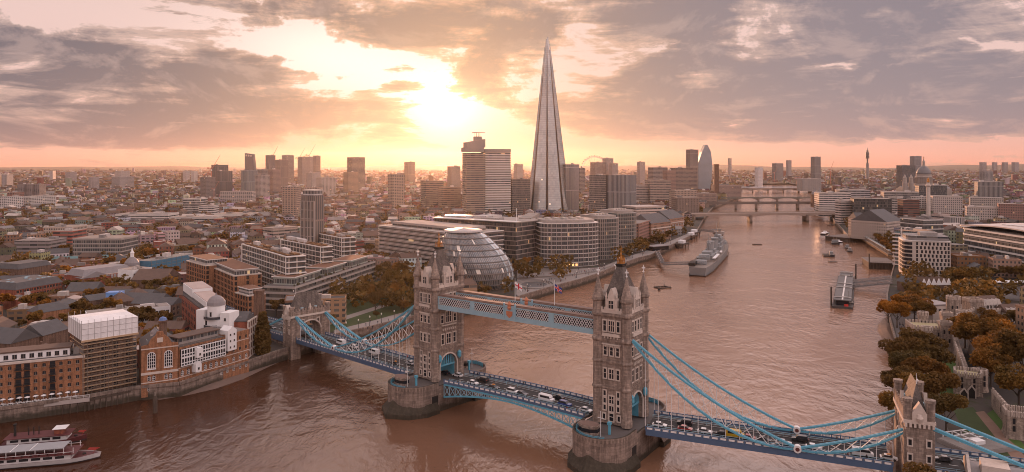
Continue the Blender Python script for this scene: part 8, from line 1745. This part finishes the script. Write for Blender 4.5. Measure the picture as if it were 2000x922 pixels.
# individual street trees among them
NTR = 0
for D, x, px, py in cand[::2]:
    if NTR >= 110 or D > 1500: break
    if pip(x, D, RIVP) or near_river(x, D, 10) or isopen(px, py) or not freeat(x, D, 3.5): continue
    kd = rng.choice(('autumn', 'autumn', 'dark', 'dark', 'gold')); T = tree(0, 0, rng.uniform(8, 13), kd, {'autumn': 'russet', 'dark': 'dark green', 'gold': 'golden'}[kd]+' street tree '+relation((x, D)), 'street trees among the town buildings', True, 1.1, P=Vector((x, D))); addfoot(x, D, 3); NAMED.append(T); NTR += 1
# make every label single out its thing: order look-alikes from left to right
ORD = ['leftmost', 'second from left', 'third from left', 'fourth from left', 'fifth from left', 'sixth from left', 'seventh from left', 'eighth from left', 'ninth from left', 'tenth from left', 'eleventh from left', 'twelfth from left', 'thirteenth from left', 'fourteenth from left', 'fifteenth from left']
by = {}
for T in NAMED: by.setdefault(T['label'], []).append(T)
for lab, ts in list(by.items()):
    if len(ts) > 1:
        ts.sort(key=lambda t: t.location.x/t.location.y)
        for k, t in enumerate(ts): t['label'] = lab+', '+(ORD[k] if k < len(ts)-1 or len(ts) > 15 else 'rightmost')
# beyond: the far sprawl as one mass of roofs, one of trees
sp = MB(); tr = [MB(), MB()]; r2 = random.Random(11); nh = nt_ = 0
D0 = lastD*.72
for i in range(60000):
    t = r2.random(); D = D0*math.exp(t*math.log(11500/D0)) if r2.random() < .75 else D0+(2600-D0)*r2.random(); px = r2.uniform(-80, 2080); x = (px-1000)*D/F; k = max(1, D/2600)
    if nh > 9000: break
    if D < 3400 and (pip(x, D, RIVP) or near_river(x, D, 16)): continue
    w, d = r2.uniform(9, 24)*k**.7, r2.uniform(8, 13)*k**.7
    if D < 2900 and not freeat(x, D, max(w, d)*.5): continue
    if D < 1500 and isopen(px, Y0+85*F/D): continue
    an = .5*math.sin(x*.0021+1)*math.cos(D*.0017)+r2.choice((0, math.pi/2))+r2.gauss(0, .07); h = r2.choice((6, 7, 8, 9, 10, 12, 13))*(1.35 if px > 1550 and D < 3500 else 1)
    if D > 2500 and r2.random() < .02: h = r2.uniform(25, 45); w, d = 18*k**.5, 14*k**.5
    u = Vector((math.cos(an), math.sin(an))); wn, wc = r2.choice(WALLC+WALLC[:3]+WALLC[6:7]); wc = tuple(c*r2.uniform(.65, 1.15) for c in wc); rc = r2.choice(ROOFC+[('', (.115, .08, .065))]*3+[('', (.09, .085, .085))]*2)[1]
    sp.c = wc; v = Vector((-u.y, u.x)); c = Vector((x, D)); pl = [c-u*w/2-v*d/2, c+u*w/2-v*d/2, c+u*w/2+v*d/2, c-u*w/2+v*d/2]; sp.prism(pl, GZ, GZ+h, r2.choice((0, 0, 2)), 1); sp.col[-1] = rc
    if r2.random() < .5 and h < 14: sp.m = 1; sp.c = rc; sp.gable(c, u, w/2, d/2, GZ+h, GZ+h+d*.3, .2); sp.m = 0
    elif r2.random() < .4: sp.m = 1; sp.c = (.45, .4, .37); sp.obox(c+u*w*.1, u, w*.15, d*.2, GZ+h, GZ+h+2); sp.m = 0
    addfoot(x, D, max(w, d)*.42); nh += 1
o = struct(sp.build('distant_buildings', [F_PUNCH, ROOF, F_FLAT]), 'stuff'); o['label'] = 'far sprawl of town roofs stretching to the horizon'
for i in range(30000):
    if nt_ > 5600: break
    D = lastD*.55*math.exp(r2.random()*math.log(11000/(lastD*.55))); px = r2.uniform(-80, 2080); x = (px-1000)*D/F; k = max(1, D/2200)
    g = math.sin(x*.004+2)*math.cos(D*.0031)+math.sin(x*.0011+D*.0013)
    if g < -.5 and r2.random() < .7: continue
    if D < 3400 and (pip(x, D, RIVP) or near_river(x, D, 8)): continue
    if D < 2900 and not freeat(x, D, 2.5): continue
    H = r2.uniform(8, 14)*k**.35; m = tr[r2.random() < .45]; lf = 1.15*k**.6; n = 46 if D < 1500 else 26 if D < 3500 else 15; W = H*.42*k**.6
    for j in range(n):
        a = Vector((r2.gauss(0, 1), r2.gauss(0, 1), r2.gauss(0, 1))).normalized(); cc = Vector((x, D, GZ+H*.58))+Vector((a.x*W, a.y*W, a.z*H*.42))*r2.uniform(.65, 1.05); b1 = Vector((r2.gauss(0, 1), r2.gauss(0, 1), r2.gauss(0, .6))).normalized()*lf; b2 = b1.cross(Vector((r2.gauss(0, 1), r2.gauss(0, 1), r2.gauss(0, 1)))).normalized()*lf
        m.add([cc-b1-b2*.6, cc+b1*.4-b2, cc+b1+b2*.5, cc-b1*.4+b2], [(0, 1, 2, 3)])
    nt_ += 1
struct(tr[0].build('distant_trees', LEAF['dark']), 'stuff'); struct(tr[1].build('distant_autumn_trees', LEAF['autumn']), 'stuff')
print('houses', NB, lastD, 'far', nh, 'trees', nt_, NTR)
